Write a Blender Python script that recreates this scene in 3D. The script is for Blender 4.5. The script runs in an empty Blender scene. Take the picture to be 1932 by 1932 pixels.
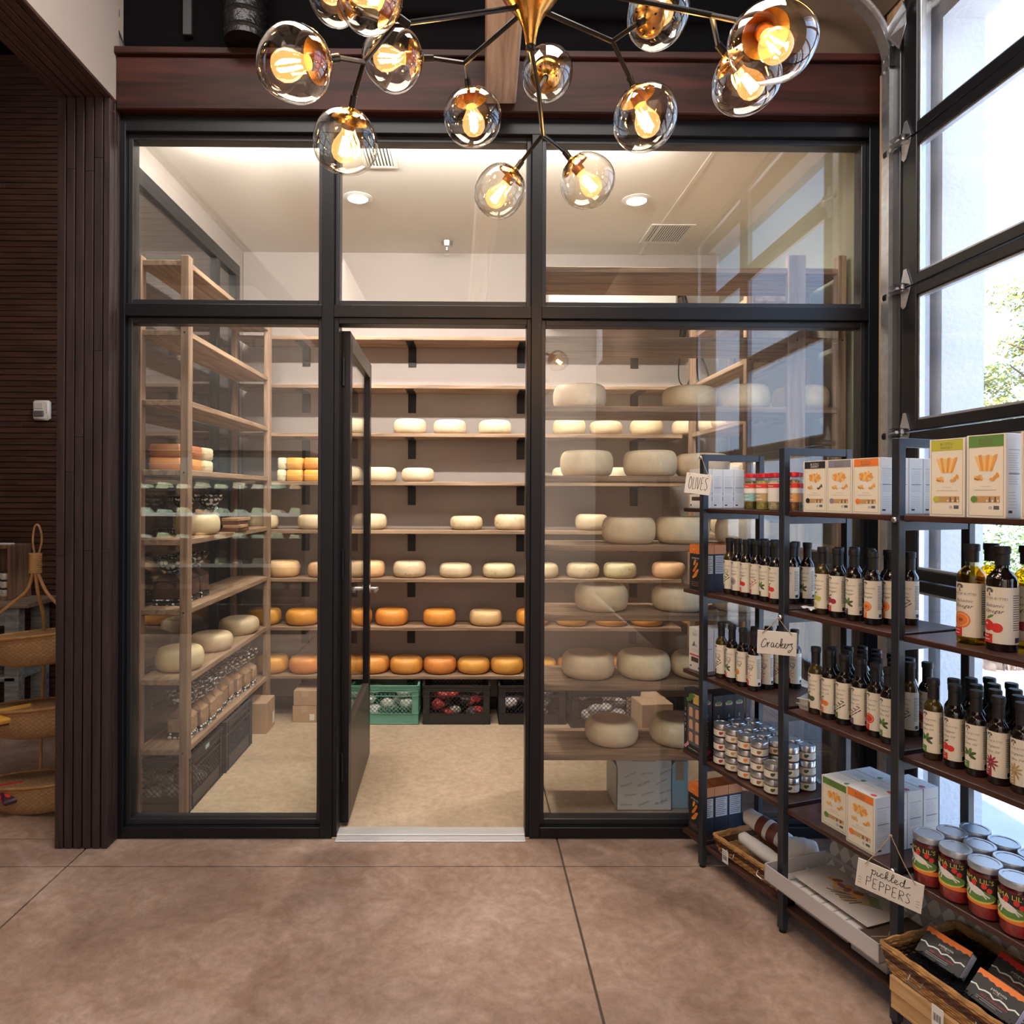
import bpy, bmesh, math, random
from mathutils import Vector, Matrix
random.seed(7)
SC = bpy.context.scene
COL = SC.collection
PI = math.pi
# ---------------------------------------------------------------- camera, world, sun, exposure
F_PX, CX, CY, HC, DC = 1288.0, 896.0, 932.0, 1.65, 3.269
YAW, ROLL = math.radians(-0.5), math.radians(0.25)
cam_data = bpy.data.cameras.new('camera')
cam = bpy.data.objects.new('camera', cam_data); COL.objects.link(cam); SC.camera = cam
cam_data.sensor_fit = 'HORIZONTAL'; cam_data.sensor_width = 36
cam_data.lens = F_PX / 1932 * 36
cam_data.shift_x = (966 - CX) / 1932; cam_data.shift_y = (CY - 966) / 1932
cam_data.clip_start = 0.05; cam_data.clip_end = 300
CAMROT = Matrix.Rotation(YAW, 4, 'Z') @ Matrix.Rotation(PI / 2, 4, 'X') @ Matrix.Rotation(ROLL, 4, 'Z')
cam.matrix_world = Matrix.Translation((0, -DC, HC)) @ CAMROT
CAMPOS = Vector((0, -DC, HC))
world = bpy.data.worlds.new('sky'); SC.world = world; world.use_nodes = True
wn = world.node_tree.nodes; wl = world.node_tree.links; wn.clear()
w_out = wn.new('ShaderNodeOutputWorld'); w_bg = wn.new('ShaderNodeBackground')
w_tc = wn.new('ShaderNodeTexCoord'); w_sx = wn.new('ShaderNodeSeparateXYZ'); w_cr = wn.new('ShaderNodeValToRGB')
wl.new(w_tc.outputs['Generated'], w_sx.inputs[0]); wl.new(w_sx.outputs['Z'], w_cr.inputs[0])
w_cr.color_ramp.elements[0].position = 0.0; w_cr.color_ramp.elements[0].color = (0.52, 0.71, 1.0, 1)
w_cr.color_ramp.elements[1].position = 0.9; w_cr.color_ramp.elements[1].color = (0.32, 0.52, 0.95, 1)
wl.new(w_cr.outputs[0], w_bg.inputs[0]); w_bg.inputs[1].default_value = 3.0
wl.new(w_bg.outputs[0], w_out.inputs[0])
def add_light(name, kind, loc, energy, color=(1, 1, 1), size=1.0, size_y=None, target=None, spread=None, angle=None):
    d = bpy.data.lights.new(name, kind); d.energy = energy; d.color = color
    if kind == 'AREA':
        d.size = size
        if size_y: d.shape = 'RECTANGLE'; d.size_y = size_y
        if spread: d.spread = spread
    elif kind == 'SUN': d.angle = angle or 0.01
    elif kind == 'SPOT':
        d.spot_size = spread or 1.8; d.spot_blend = 0.8; d.shadow_soft_size = size
    else: d.shadow_soft_size = size
    o = bpy.data.objects.new(name, d); COL.objects.link(o); o.location = loc
    if target is not None:
        o.rotation_euler = (Vector(target) - Vector(loc)).to_track_quat('-Z', 'Y').to_euler()
    return o
add_light('sun', 'SUN', (4, -10, 12), 10.0, (1.0, 0.95, 0.86), target=(4.9, -5.5, 4.5), angle=0.012)
# unseen added fill: one area light overhead, one bounced off the rear wall
add_light('shop_overhead_fill', 'AREA', (-0.2, -1.7, 4.65), 135, (1.0, 0.92, 0.85), 3.0, 1.2, target=(-0.2, -1.9, 0))
add_light('rear_bounce_fill', 'AREA', (-0.6, -5.4, 4.5), 860, (1.0, 0.935, 0.87), 4.0, 1.0, target=(-0.6, -8.0, 2.2))
add_light('side_room_light', 'AREA', (-3.0, 0.2, 4.6), 15, (1.0, 0.70, 0.45), 1.2, 1.2, target=(-3.0, 0.6, 0))
# added fill strip, kept out of sight behind the storefront header to brighten the cellar
add_light('cellar_hidden_fill', 'AREA', (-0.25, 0.20, 3.44), 72, (1.0, 0.92, 0.82), 2.5, 0.05, target=(-0.25, 1.2, 2.7))
vs = SC.view_settings
SC.display_settings.display_device = 'sRGB'
vs.view_transform = 'Standard'; vs.look = 'None'; vs.exposure = 0.15; vs.gamma = 1.0; vs.use_curve_mapping = False
cy = SC.cycles
cy.use_denoising = True; cy.max_bounces = 8; cy.diffuse_bounces = 4; cy.glossy_bounces = 4; cy.transmission_bounces = 6
cy.transparent_max_bounces = 24; cy.caustics_reflective = False; cy.caustics_refractive = False
cy.sample_clamp_indirect = 6.0; cy.sample_clamp_direct = 0.0; cy.use_adaptive_sampling = False

# ---------------------------------------------------------------- measuring helpers
def ray(px, py):
    return (CAMROT @ Vector(((px - CX) / F_PX, -(py - CY) / F_PX, -1.0, 0)).to_4d()).to_3d() if False else \
        CAMROT.to_3x3() @ Vector(((px - CX) / F_PX, -(py - CY) / F_PX, -1.0))
def onY(px, py, y):
    r = ray(px, py); return CAMPOS + r * ((y - CAMPOS.y) / r.y)
def onZ(px, py, z):
    r = ray(px, py); return CAMPOS + r * ((z - CAMPOS.z) / r.z)
def onX(px, py, x):
    r = ray(px, py); return CAMPOS + r * ((x - CAMPOS.x) / r.x)
def atD(px, py, d):
    return CAMPOS + ray(px, py) * d

# ---------------------------------------------------------------- materials
MATS = {}
def _nt(name):
    m = bpy.data.materials.new(name); m.use_nodes = True
    n = m.node_tree.nodes; n.clear()
    return m, n, m.node_tree.links
def mat(name, col, rough=0.5, metal=0.0, spec=0.5, coat=0.0, emit=None, estr=0.0, var=0.0, scale=20.0, bump=0.0, bscale=60.0, rnd=0.0, sss=0.0):
    """principled with optional noise colour variation and bump in object space"""
    if name in MATS: return MATS[name]
    m, n, l = _nt(name)
    o = n.new('ShaderNodeOutputMaterial'); p = n.new('ShaderNodeBsdfPrincipled'); l.new(p.outputs[0], o.inputs[0])
    p.inputs['Base Color'].default_value = (*col, 1); p.inputs['Roughness'].default_value = rough
    p.inputs['Metallic'].default_value = metal; p.inputs['Specular IOR Level'].default_value = spec
    p.inputs['Coat Weight'].default_value = coat
    if sss: p.inputs['Subsurface Weight'].default_value = sss; p.inputs['Subsurface Radius'].default_value = (0.03, 0.02, 0.01); p.inputs['Subsurface Scale'].default_value = 0.3
    if emit: p.inputs['Emission Color'].default_value = (*emit, 1); p.inputs['Emission Strength'].default_value = estr
    if var or bump or rnd:
        tc = n.new('ShaderNodeTexCoord')
    if var or rnd:
        nz = n.new('ShaderNodeTexNoise'); nz.inputs['Scale'].default_value = scale; nz.inputs['Detail'].default_value = 5
        if rnd:
            oi = n.new('ShaderNodeObjectInfo'); va = n.new('ShaderNodeVectorMath'); va.operation = 'ADD'
            l.new(tc.outputs['Object'], va.inputs[0]); l.new(oi.outputs['Random'], va.inputs[1]); l.new(va.outputs[0], nz.inputs['Vector'])
        else: l.new(tc.outputs['Object'], nz.inputs['Vector'])
        mr = n.new('ShaderNodeMapRange'); mr.inputs[3].default_value = 1 - var; mr.inputs[4].default_value = 1 + var
        mr.inputs[1].default_value = 0.3; mr.inputs[2].default_value = 0.7
        l.new(nz.outputs[0], mr.inputs[0])
        hs = n.new('ShaderNodeHueSaturation'); hs.inputs['Color'].default_value = (*col, 1); l.new(mr.outputs[0], hs.inputs['Value'])
        if rnd:
            m2 = n.new('ShaderNodeMapRange'); m2.inputs[3].default_value = 0.5 - rnd * 0.12; m2.inputs[4].default_value = 0.5 + rnd * 0.12
            l.new(oi.outputs['Random'], m2.inputs[0]); l.new(m2.outputs[0], hs.inputs['Hue'])
        l.new(hs.outputs[0], p.inputs['Base Color'])
    if bump:
        nb = n.new('ShaderNodeTexNoise'); nb.inputs['Scale'].default_value = bscale; nb.inputs['Detail'].default_value = 4
        l.new(tc.outputs['Object'], nb.inputs['Vector'])
        bp = n.new('ShaderNodeBump'); bp.inputs['Strength'].default_value = bump; bp.inputs['Distance'].default_value = 0.01
        l.new(nb.outputs[0], bp.inputs['Height']); l.new(bp.outputs[0], p.inputs['Normal'])
    MATS[name] = m; return m
def wood(name, c1, c2, axis='X', scale=1.0, rough=0.5, bump=0.15, stretch=14.0, spec=0.5):
    """wood with grain running along the local axis"""
    if name in MATS: return MATS[name]
    m, n, l = _nt(name)
    o = n.new('ShaderNodeOutputMaterial'); p = n.new('ShaderNodeBsdfPrincipled'); l.new(p.outputs[0], o.inputs[0])
    p.inputs['Roughness'].default_value = rough; p.inputs['Specular IOR Level'].default_value = spec
    tc = n.new('ShaderNodeTexCoord'); oi = n.new('ShaderNodeObjectInfo'); va = n.new('ShaderNodeVectorMath'); va.operation = 'ADD'
    ml = n.new('ShaderNodeVectorMath'); ml.operation = 'SCALE'; ml.inputs['Scale'].default_value = 17.0
    cb = n.new('ShaderNodeCombineXYZ')
    for i in range(3): l.new(oi.outputs['Random'], cb.inputs[i])
    l.new(cb.outputs[0], ml.inputs[0])
    l.new(tc.outputs['Object'], va.inputs[0]); l.new(ml.outputs[0], va.inputs[1])
    mp = n.new('ShaderNodeMapping'); s = [stretch * scale] * 3; s['XYZ'.index(axis)] = 1.0 * scale
    mp.inputs['Scale'].default_value = s; l.new(va.outputs[0], mp.inputs[0])
    nz = n.new('ShaderNodeTexNoise'); nz.inputs['Scale'].default_value = 2.2; nz.inputs['Detail'].default_value = 7; nz.inputs['Distortion'].default_value = 0.8
    l.new(mp.outputs[0], nz.inputs[0])
    cr = n.new('ShaderNodeValToRGB'); e = cr.color_ramp.elements
    e[0].position = 0.33; e[0].color = (*c1, 1); e[1].position = 0.68; e[1].color = (*c2, 1)
    l.new(nz.outputs[0], cr.inputs[0]); l.new(cr.outputs[0], p.inputs['Base Color'])
    if bump:
        bp = n.new('ShaderNodeBump'); bp.inputs['Strength'].default_value = bump; bp.inputs['Distance'].default_value = 0.004
        l.new(nz.outputs[0], bp.inputs['Height']); l.new(bp.outputs[0], p.inputs['Normal'])
    MATS[name] = m; return m
def clear(name, tint=(1, 1, 1), f0=0.04, rough=0.0, bump=0.0, bscale=8.0, boost=1.0, haze=0.0, glow=None):
    """thin clear pane: Schlick mix of straight transmission and mirror reflection"""
    if name in MATS: return MATS[name]
    m, n, l = _nt(name)
    o = n.new('ShaderNodeOutputMaterial'); mx = n.new('ShaderNodeMixShader'); tr = n.new('ShaderNodeBsdfTransparent'); gl = n.new('ShaderNodeBsdfGlossy')
    tr.inputs[0].default_value = (*tint, 1); gl.inputs['Roughness'].default_value = rough
    g = n.new('ShaderNodeNewGeometry'); dp = n.new('ShaderNodeVectorMath'); dp.operation = 'DOT_PRODUCT'
    l.new(g.outputs['Incoming'], dp.inputs[0]); l.new(g.outputs['Normal'], dp.inputs[1])
    if bump:
        tc = n.new('ShaderNodeTexCoord'); nb = n.new('ShaderNodeTexNoise'); nb.inputs['Scale'].default_value = bscale; nb.inputs['Detail'].default_value = 1
        l.new(tc.outputs['Object'], nb.inputs['Vector'])
        bp = n.new('ShaderNodeBump'); bp.inputs['Strength'].default_value = bump; bp.inputs['Distance'].default_value = 0.02
        l.new(nb.outputs[0], bp.inputs['Height']); l.new(bp.outputs[0], gl.inputs['Normal']); l.new(bp.outputs[0], dp.inputs[1])
    ab = n.new('ShaderNodeMath'); ab.operation = 'ABSOLUTE'; l.new(dp.outputs['Value'], ab.inputs[0])
    sb = n.new('ShaderNodeMath'); sb.operation = 'SUBTRACT'; sb.inputs[0].default_value = 1.0; sb.use_clamp = True; l.new(ab.outputs[0], sb.inputs[1])
    pw = n.new('ShaderNodeMath'); pw.operation = 'POWER'; pw.inputs[1].default_value = 5.0 / boost; l.new(sb.outputs[0], pw.inputs[0])
    ma = n.new('ShaderNodeMath'); ma.operation = 'MULTIPLY_ADD'; ma.inputs[1].default_value = 1 - f0; ma.inputs[2].default_value = f0; ma.use_clamp = True
    l.new(pw.outputs[0], ma.inputs[0]); l.new(ma.outputs[0], mx.inputs[0]); l.new(tr.outputs[0], mx.inputs[1]); l.new(gl.outputs[0], mx.inputs[2])
    if glow:
        em = n.new('ShaderNodeEmission'); em.inputs[0].default_value = (*glow[:3], 1); em.inputs[1].default_value = glow[3]; ad = n.new('ShaderNodeAddShader')
        l.new(mx.outputs[0], ad.inputs[0]); l.new(em.outputs[0], ad.inputs[1]); l.new(ad.outputs[0], o.inputs[0])
    elif haze:
        df = n.new('ShaderNodeBsdfDiffuse'); df.inputs[0].default_value = (0.8, 0.85, 0.85, 1)
        m2 = n.new('ShaderNodeMixShader'); m2.inputs[0].default_value = haze
        l.new(mx.outputs[0], m2.inputs[1]); l.new(df.outputs[0], m2.inputs[2]); l.new(m2.outputs[0], o.inputs[0])
    else: l.new(mx.outputs[0], o.inputs[0])
    MATS[name] = m; return m

# ---------------------------------------------------------------- mesh builder
def catmull(pts, sub=6, closed=False):
    pts = [Vector(p) for p in pts]; out = []; n = len(pts)
    if n < 3: return pts
    rng = n if closed else n - 1
    for i in range(rng):
        p0 = pts[(i - 1) % n] if (closed or i > 0) else pts[0] * 2 - pts[1]
        p1 = pts[i]; p2 = pts[(i + 1) % n]
        p3 = pts[(i + 2) % n] if (closed or i + 2 < n) else pts[-1] * 2 - pts[-2]
        for k in range(sub):
            t = k / sub
            out.append(0.5 * ((2 * p1) + (p2 - p0) * t + (2 * p0 - 5 * p1 + 4 * p2 - p3) * t * t + (3 * p1 - p0 - 3 * p2 + p3) * t ** 3))
    if not closed: out.append(pts[-1])
    return out
class MB:
    def __init__(s): s.v = []; s.f = []; s.m = []
    def add(s, vs, fs, mi=0, M=None):
        b = len(s.v)
        s.v += [tuple(M @ Vector(v)) if M is not None else tuple(v) for v in vs]
        for f in fs: s.f.append([b + i for i in f]); s.m.append(mi)
        return s
    def box(s, a, b, mi=0, M=None):
        x0, y0, z0 = a; x1, y1, z1 = b
        return s.add([(x0, y0, z0), (x1, y0, z0), (x1, y1, z0), (x0, y1, z0), (x0, y0, z1), (x1, y0, z1), (x1, y1, z1), (x0, y1, z1)],
              [(0, 3, 2, 1), (4, 5, 6, 7), (0, 1, 5, 4), (1, 2, 6, 5), (2, 3, 7, 6), (3, 0, 4, 7)], mi, M)
    def cbox(s, a, b, c=0.004, mi=0, M=None):
        """box with chamfered vertical and horizontal edges"""
        x0, y0, z0 = a; x1, y1, z1 = b
        c = min(c, (x1 - x0) * .45, (y1 - y0) * .45, (z1 - z0) * .45)
        ring = [(x0 + c, y0), (x1 - c, y0), (x1, y0 + c), (x1, y1 - c), (x1 - c, y1), (x0 + c, y1), (x0, y1 - c), (x0, y0 + c)]
        inn = [(x0 + c, y0 + c), (x1 - c, y0 + c), (x1 - c, y0 + c), (x1 - c, y1 - c), (x1 - c, y1 - c), (x0 + c, y1 - c), (x0 + c, y1 - c), (x0 + c, y0 + c)]
        v = [(x, y, z0) for x, y in inn] + [(x, y, z0 + c) for x, y in ring] + [(x, y, z1 - c) for x, y in ring] + [(x, y, z1) for x, y in inn]
        f = []
        for k in range(3):
            for i in range(8):
                j = (i + 1) % 8; f.append((k * 8 + i, k * 8 + j, k * 8 + 8 + j, k * 8 + 8 + i))
        f.append((0, 6, 4, 2)); f.append((24, 26, 28, 30))
        return s.add(v, f, mi, M)
    def lathe(s, prof, n=24, mi=0, M=None, a0=0.0, a1=2 * PI):
        full = abs(a1 - a0 - 2 * PI) < 1e-6; v = []; f = []; c = n if full else n + 1
        for r, z in prof:
            for i in range(c):
                a = a0 + (a1 - a0) * i / n; v.append((r * math.cos(a), r * math.sin(a), z))
        for k in range(len(prof) - 1):
            for i in range(n):
                j = (i + 1) % c
                f.append((k * c + i, k * c + j, (k + 1) * c + j, (k + 1) * c + i))
        if full:
            if prof[0][0] > 1e-5: f.append(tuple(range(c))[::-1])
            if prof[-1][0] > 1e-5: f.append(tuple(range((len(prof) - 1) * c, len(prof) * c)))
        return s.add(v, f, mi, M)
    def cyl(s, p0, p1, r0, r1=None, n=12, mi=0):
        p0 = Vector(p0); p1 = Vector(p1); d = p1 - p0
        M = Matrix.Translation(p0) @ d.to_track_quat('Z', 'Y').to_matrix().to_4x4()
        return s.lathe([(r0, 0), (r1 if r1 is not None else r0, d.length)], n, mi, M)
    def tube(s, pts, r, n=8, mi=0, closed=False):
        pts = [Vector(p) for p in pts]; m = len(pts); rs = r if isinstance(r, (list, tuple)) else [r] * m
        v = []; f = []; prev = None
        for i, p in enumerate(pts):
            if closed: t = pts[(i + 1) % m] - pts[i - 1]
            else: t = pts[min(i + 1, m - 1)] - pts[max(i - 1, 0)]
            t.normalize()
            if prev is None: up = Vector((0, 0, 1)) if abs(t.z) < 0.9 else Vector((1, 0, 0)); u = t.cross(up).normalized()
            else:
                u = prev - t * prev.dot(t)
                u = u.normalized() if u.length > 1e-6 else t.orthogonal().normalized()
            w = t.cross(u); prev = u
            for k in range(n):
                a = 2 * PI * k / n; v.append(p + (u * math.cos(a) + w * math.sin(a)) * rs[i])
        for i in range(m if closed else m - 1):
            j = (i + 1) % m
            for k in range(n):
                q = (k + 1) % n; f.append((i * n + k, i * n + q, j * n + q, j * n + k))
        if not closed: f.append(tuple(range(n))[::-1]); f.append(tuple(range((m - 1) * n, m * n)))
        return s.add(v, f, mi)
    def prism(s, poly, h0, h1, mi=0, M=None):
        n = len(poly)
        v = [(x, y, h0) for x, y in poly] + [(x, y, h1) for x, y in poly]
        f = [tuple(range(n))[::-1], tuple(range(n, 2 * n))] + [(i, (i + 1) % n, n + (i + 1) % n, n + i) for i in range(n)]
        return s.add(v, f, mi, M)
    def data(s, name, mats, angle=35):
        me = bpy.data.meshes.new(name); me.from_pydata(s.v, [], s.f)
        for m in (mats if isinstance(mats, (list, tuple)) else [mats]): me.materials.append(m)
        me.polygons.foreach_set('material_index', s.m)
        me.polygons.foreach_set('use_smooth', [angle > 0] * len(s.f))
        me.update()
        if angle > 0: me.set_sharp_from_angle(angle=math.radians(angle))
        return me
    def build(s, name, mats, parent=None, angle=35, **kw):
        return put(name, s.data(name, mats, angle), parent, **kw)
def put(name, me, parent=None, loc=None, rot=None, **kw):
    o = bpy.data.objects.new(name, me); COL.objects.link(o)
    if parent: o.parent = parent
    if loc is not None: o.location = loc
    if rot is not None: o.rotation_euler = rot
    for k, v in kw.items():
        o['category' if k == 'cat' else k] = v
    return o
def thing(name, label, cat, loc=(0, 0, 0), rz=0.0, group=None, rot=None):
    o = bpy.data.objects.new(name, None); COL.objects.link(o); o.location = loc
    o.rotation_euler = rot or (0, 0, rz); o['label'] = label; o['category'] = cat; o.empty_display_size = 0.05
    if group: o['group'] = group
    return o
def struct(name, mb, mats, angle=35, **kw): return mb.build(name, mats, None, angle, kind='structure', **kw)
def dup(root, loc, rz=None, label=None, group=None, parent=None):
    def cp(o, par):
        c = o.copy(); COL.objects.link(c); c.parent = par
        for ch in o.children: cp(ch, c)
        return c
    r = cp(root, None); r.location = loc
    if rz is not None: r.rotation_euler = (0, 0, rz)
    if label: r['label'] = label
    if group: r['group'] = group
    return r
ORD = ['first', 'second', 'third', 'fourth', 'fifth', 'sixth', 'seventh', 'eighth', 'ninth', 'tenth', 'eleventh', 'twelfth', 'thirteenth', 'fourteenth', 'fifteenth']

# ---------------------------------------------------------------- flat print (2D art mapped on flat or round faces)
_TXT = {}
def text2d(string, shear=0.0):
    k = (string, shear)
    if k in _TXT: return _TXT[k]
    cu = bpy.data.curves.new('tmp_text', 'FONT'); cu.body = string; cu.size = 1.0; cu.shear = shear; cu.resolution_u = 1
    ob = bpy.data.objects.new('tmp_text', cu); me = ob.to_mesh()
    vs = [(v.co.x, v.co.y) for v in me.vertices]; fs = [tuple(p.vertices) for p in me.polygons]
    ob.to_mesh_clear(); bpy.data.objects.remove(ob); bpy.data.curves.remove(cu)
    x0 = min(v[0] for v in vs); x1 = max(v[0] for v in vs); y0 = min(v[1] for v in vs); y1 = max(v[1] for v in vs)
    _TXT[k] = ([((x - x0), (y - y0)) for x, y in vs], fs, x1 - x0, y1 - y0); return _TXT[k]
class Art:
    def __init__(s): s.v = []; s.f = []; s.m = []; s.mats = []
    def mi(s, m):
        if m not in s.mats: s.mats.append(m)
        return s.mats.index(m)
    def raw(s, vs, fs, m, lay=1):
        b = len(s.v); s.v += [(x, y, lay) for x, y in vs]; k = s.mi(m)
        for f in fs: s.f.append([b + i for i in f]); s.m.append(k)
    def rect(s, x0, y0, x1, y1, m, lay=1, n=1):
        vs = [(x0 + (x1 - x0) * i / n, y) for y in (y0, y1) for i in range(n + 1)]
        s.raw(vs, [(i, i + 1, n + 2 + i, n + 1 + i) for i in range(n)], m, lay)
    def poly(s, pts, m, lay=1): s.raw(pts, [tuple(range(len(pts)))], m, lay)
    def ell(s, cx, cy, rx, ry, m, lay=1, n=10, rot=0.0):
        c, d = math.cos(rot), math.sin(rot)
        s.poly([(cx + rx * math.cos(a) * c - ry * math.sin(a) * d, cy + rx * math.cos(a) * d + ry * math.sin(a) * c) for a in [2 * PI * i / n for i in range(n)]], m, lay)
    def stroke(s, pts, w, m, lay=1, smooth=0):
        if smooth: pts = [(p.x, p.y) for p in catmull([(x, y, 0) for x, y in pts], smooth)]
        vs = []
        for i, p in enumerate(pts):
            a = pts[max(i - 1, 0)]; b = pts[min(i + 1, len(pts) - 1)]
            dx, dy = b[0] - a[0], b[1] - a[1]; L = math.hypot(dx, dy) or 1
            vs += [(p[0] - dy / L * w / 2, p[1] + dx / L * w / 2), (p[0] + dy / L * w / 2, p[1] - dx / L * w / 2)]
        s.raw(vs, [(2 * i, 2 * i + 1, 2 * i + 3, 2 * i + 2) for i in range(len(pts) - 1)], m, lay)
    def text(s, string, cx, cy, h=None, w=None, m=None, lay=2, shear=0.0, left=False, rot=0.0):
        vs, fs, tw, th = text2d(string, shear)
        if w is None: k = h / th; kx = k
        elif h is None: kx = k = w / tw
        else: k = h / th; kx = w / tw
        ox = cx if left else cx - tw * kx / 2; oy = cy - th * k / 2
        pts = [(ox + x * kx, oy + y * k) for x, y in vs]
        if rot: pts = [(cx + (x - cx) * math.cos(rot) - (y - cy) * math.sin(rot), cy + (x - cx) * math.sin(rot) + (y - cy) * math.cos(rot)) for x, y in pts]
        s.raw(pts, fs, m, lay)
    def lines(s, x0, x1, y1, y0, m, n, lay=2, th=0.35):
        """small print too fine to read: rows of thin bars"""
        for i in range(n):
            y = y1 - (y1 - y0) * i / max(n - 1, 1); e = x1 - (x1 - x0) * random.random() * 0.3
            s.rect(x0, y, e, y - (y1 - y0) / n * th, m, lay)
    def flat(s, name, M, off=0.0003):
        me = bpy.data.meshes.new(name); me.from_pydata([tuple(M @ Vector((x, -lay * off, z))) for x, z, lay in s.v], [], s.f)
        return s._fin(me)
    def round(s, name, R, off=0.0003, zc=0.0):
        """x is arc length from the front (-Y), wrapped on radius R"""
        bm = bmesh.new(); vs_ = [bm.verts.new((x, z, lay)) for x, z, lay in s.v]
        for f, k in zip(s.f, s.m):
            try: bf = bm.faces.new([vs_[i] for i in f]); bf.material_index = k
            except ValueError: pass
        bmesh.ops.triangulate(bm, faces=bm.faces[:])
        for _ in range(4):
            long = [e for e in bm.edges if abs(e.verts[0].co.x - e.verts[1].co.x) > R * .20]
            if not long: break
            bmesh.ops.subdivide_edges(bm, edges=long, cuts=1); bmesh.ops.triangulate(bm, faces=[f for f in bm.faces if len(f.verts) > 3])
        for v in bm.verts:
            x, z, lay = v.co; v.co = ((R + lay * off) * math.sin(x / R), -(R + lay * off) * math.cos(x / R), z + zc)
        me = bpy.data.meshes.new(name); bm.to_mesh(me); bm.free()
        for m in s.mats: me.materials.append(m)
        me.update(); return me
    def _fin(s, me):
        for m in s.mats: me.materials.append(m)
        me.polygons.foreach_set('material_index', s.m); me.update(); return me
def ink(name, c, rough=0.6): return mat('print_' + name, c, rough)
I3 = Matrix.Identity(4)
# ================================================================ STRUCTURE
def concrete(name, c1, c2, c3, rough=0.45, mot=.7):
    m, n, l = _nt(name)
    o = n.new('ShaderNodeOutputMaterial'); p = n.new('ShaderNodeBsdfPrincipled'); l.new(p.outputs[0], o.inputs[0])
    tc = n.new('ShaderNodeTexCoord')
    a = n.new('ShaderNodeTexNoise'); a.inputs['Scale'].default_value = 1.3; a.inputs['Detail'].default_value = 8; a.inputs['Roughness'].default_value = 0.62; a.inputs['Distortion'].default_value = 0.7
    b = n.new('ShaderNodeTexNoise'); b.inputs['Scale'].default_value = 26; b.inputs['Detail'].default_value = 6; b.inputs['Roughness'].default_value = 0.7
    c = n.new('ShaderNodeTexNoise'); c.inputs['Scale'].default_value = 0.55; c.inputs['Detail'].default_value = 3
    for q in (a, b, c): l.new(tc.outputs['Object'], q.inputs['Vector'])
    cr = n.new('ShaderNodeValToRGB'); e = cr.color_ramp.elements
    e[0].position = 0.30; e[0].color = (*c1, 1); e[1].position = 0.72; e[1].color = (*c3, 1)
    x = e.new(0.5); x.color = (*c2, 1)
    l.new(a.outputs[0], cr.inputs[0])
    d = n.new('ShaderNodeTexNoise'); d.inputs['Scale'].default_value = 5.5; d.inputs['Detail'].default_value = 9; d.inputs['Roughness'].default_value = 0.72; d.inputs['Distortion'].default_value = 1.6; l.new(tc.outputs['Object'], d.inputs['Vector'])
    cr2 = n.new('ShaderNodeValToRGB'); e2 = cr2.color_ramp.elements; e2[0].position = .36; e2[0].color = (.74, .62, .52, 1); e2[1].position = .66; e2[1].color = (1.16, 1.16, 1.20, 1); l.new(d.outputs[0], cr2.inputs[0])
    mxx = n.new('ShaderNodeMix'); mxx.data_type = 'RGBA'; mxx.blend_type = 'MULTIPLY'; mxx.inputs['Factor'].default_value = mot; l.new(cr.outputs[0], mxx.inputs['A']); l.new(cr2.outputs[0], mxx.inputs['B'])
    mr = n.new('ShaderNodeMapRange'); mr.inputs[1].default_value = 0.3; mr.inputs[2].default_value = 0.7; mr.inputs[3].default_value = 0.80; mr.inputs[4].default_value = 1.18
    l.new(b.outputs[0], mr.inputs[0])
    m2 = n.new('ShaderNodeMapRange'); m2.inputs[1].default_value = 0.35; m2.inputs[2].default_value = 0.65; m2.inputs[3].default_value = 0.88; m2.inputs[4].default_value = 1.1
    l.new(c.outputs[0], m2.inputs[0])
    mu = n.new('ShaderNodeMath'); mu.operation = 'MULTIPLY'; l.new(mr.outputs[0], mu.inputs[0]); l.new(m2.outputs[0], mu.inputs[1])
    hs = n.new('ShaderNodeHueSaturation'); l.new(mxx.outputs['Result'], hs.inputs['Color']); l.new(mu.outputs[0], hs.inputs['Value']); l.new(hs.outputs[0], p.inputs['Base Color'])
    mrr = n.new('ShaderNodeMapRange'); mrr.inputs[3].default_value = rough - 0.1; mrr.inputs[4].default_value = rough + 0.15; l.new(a.outputs[0], mrr.inputs[0]); l.new(mrr.outputs[0], p.inputs['Roughness'])
    bp = n.new('ShaderNodeBump'); bp.inputs['Strength'].default_value = 0.12; bp.inputs['Distance'].default_value = 0.003; l.new(b.outputs[0], bp.inputs['Height']); l.new(bp.outputs[0], p.inputs['Normal'])
    MATS[name] = m; return m
M_floor = concrete('stained_concrete', (0.22, 0.142, 0.106), (0.35, 0.246, 0.192), (0.47, 0.352, 0.29))
M_cfloor = concrete('cellar_concrete', (0.40, 0.31, 0.22), (0.46, 0.36, 0.26), (0.54, 0.44, 0.33), 0.45, .35)
M_joint = mat('joint_fill', (0.10, 0.075, 0.055), 0.9)
M_black = mat('black_steel', (0.006, 0.0065, 0.009), 0.36, spec=0.35)
M_stop = mat('dark_bronze_stop', (0.024, 0.025, 0.029), 0.35, metal=0.2)
M_paint = mat('taupe_wall_paint', (0.40, 0.355, 0.34), 0.85, var=0.03, scale=3)
M_cream = mat('cream_ceiling_paint', (0.80, 0.785, 0.75), 0.9, var=0.02, scale=2)
M_plaster = mat('warm_plaster', (0.40, 0.35, 0.315), 0.85, var=0.03, scale=3)
M_dark = mat('black_ceiling_paint', (0.003, 0.003, 0.0035), 1.0, spec=0.1)
M_brown = mat('brown_upper_wall', (0.11, 0.07, 0.045), 0.9)
M_slatV = wood('stained_slat_upright', (0.017, 0.010, 0.010), (0.046, 0.025, 0.025), 'Z', 1.2, 0.5)
M_slatY = wood('stained_slat_deep', (0.030, 0.014, 0.013), (0.080, 0.038, 0.032), 'Y', 1.2, 0.5)
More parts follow.
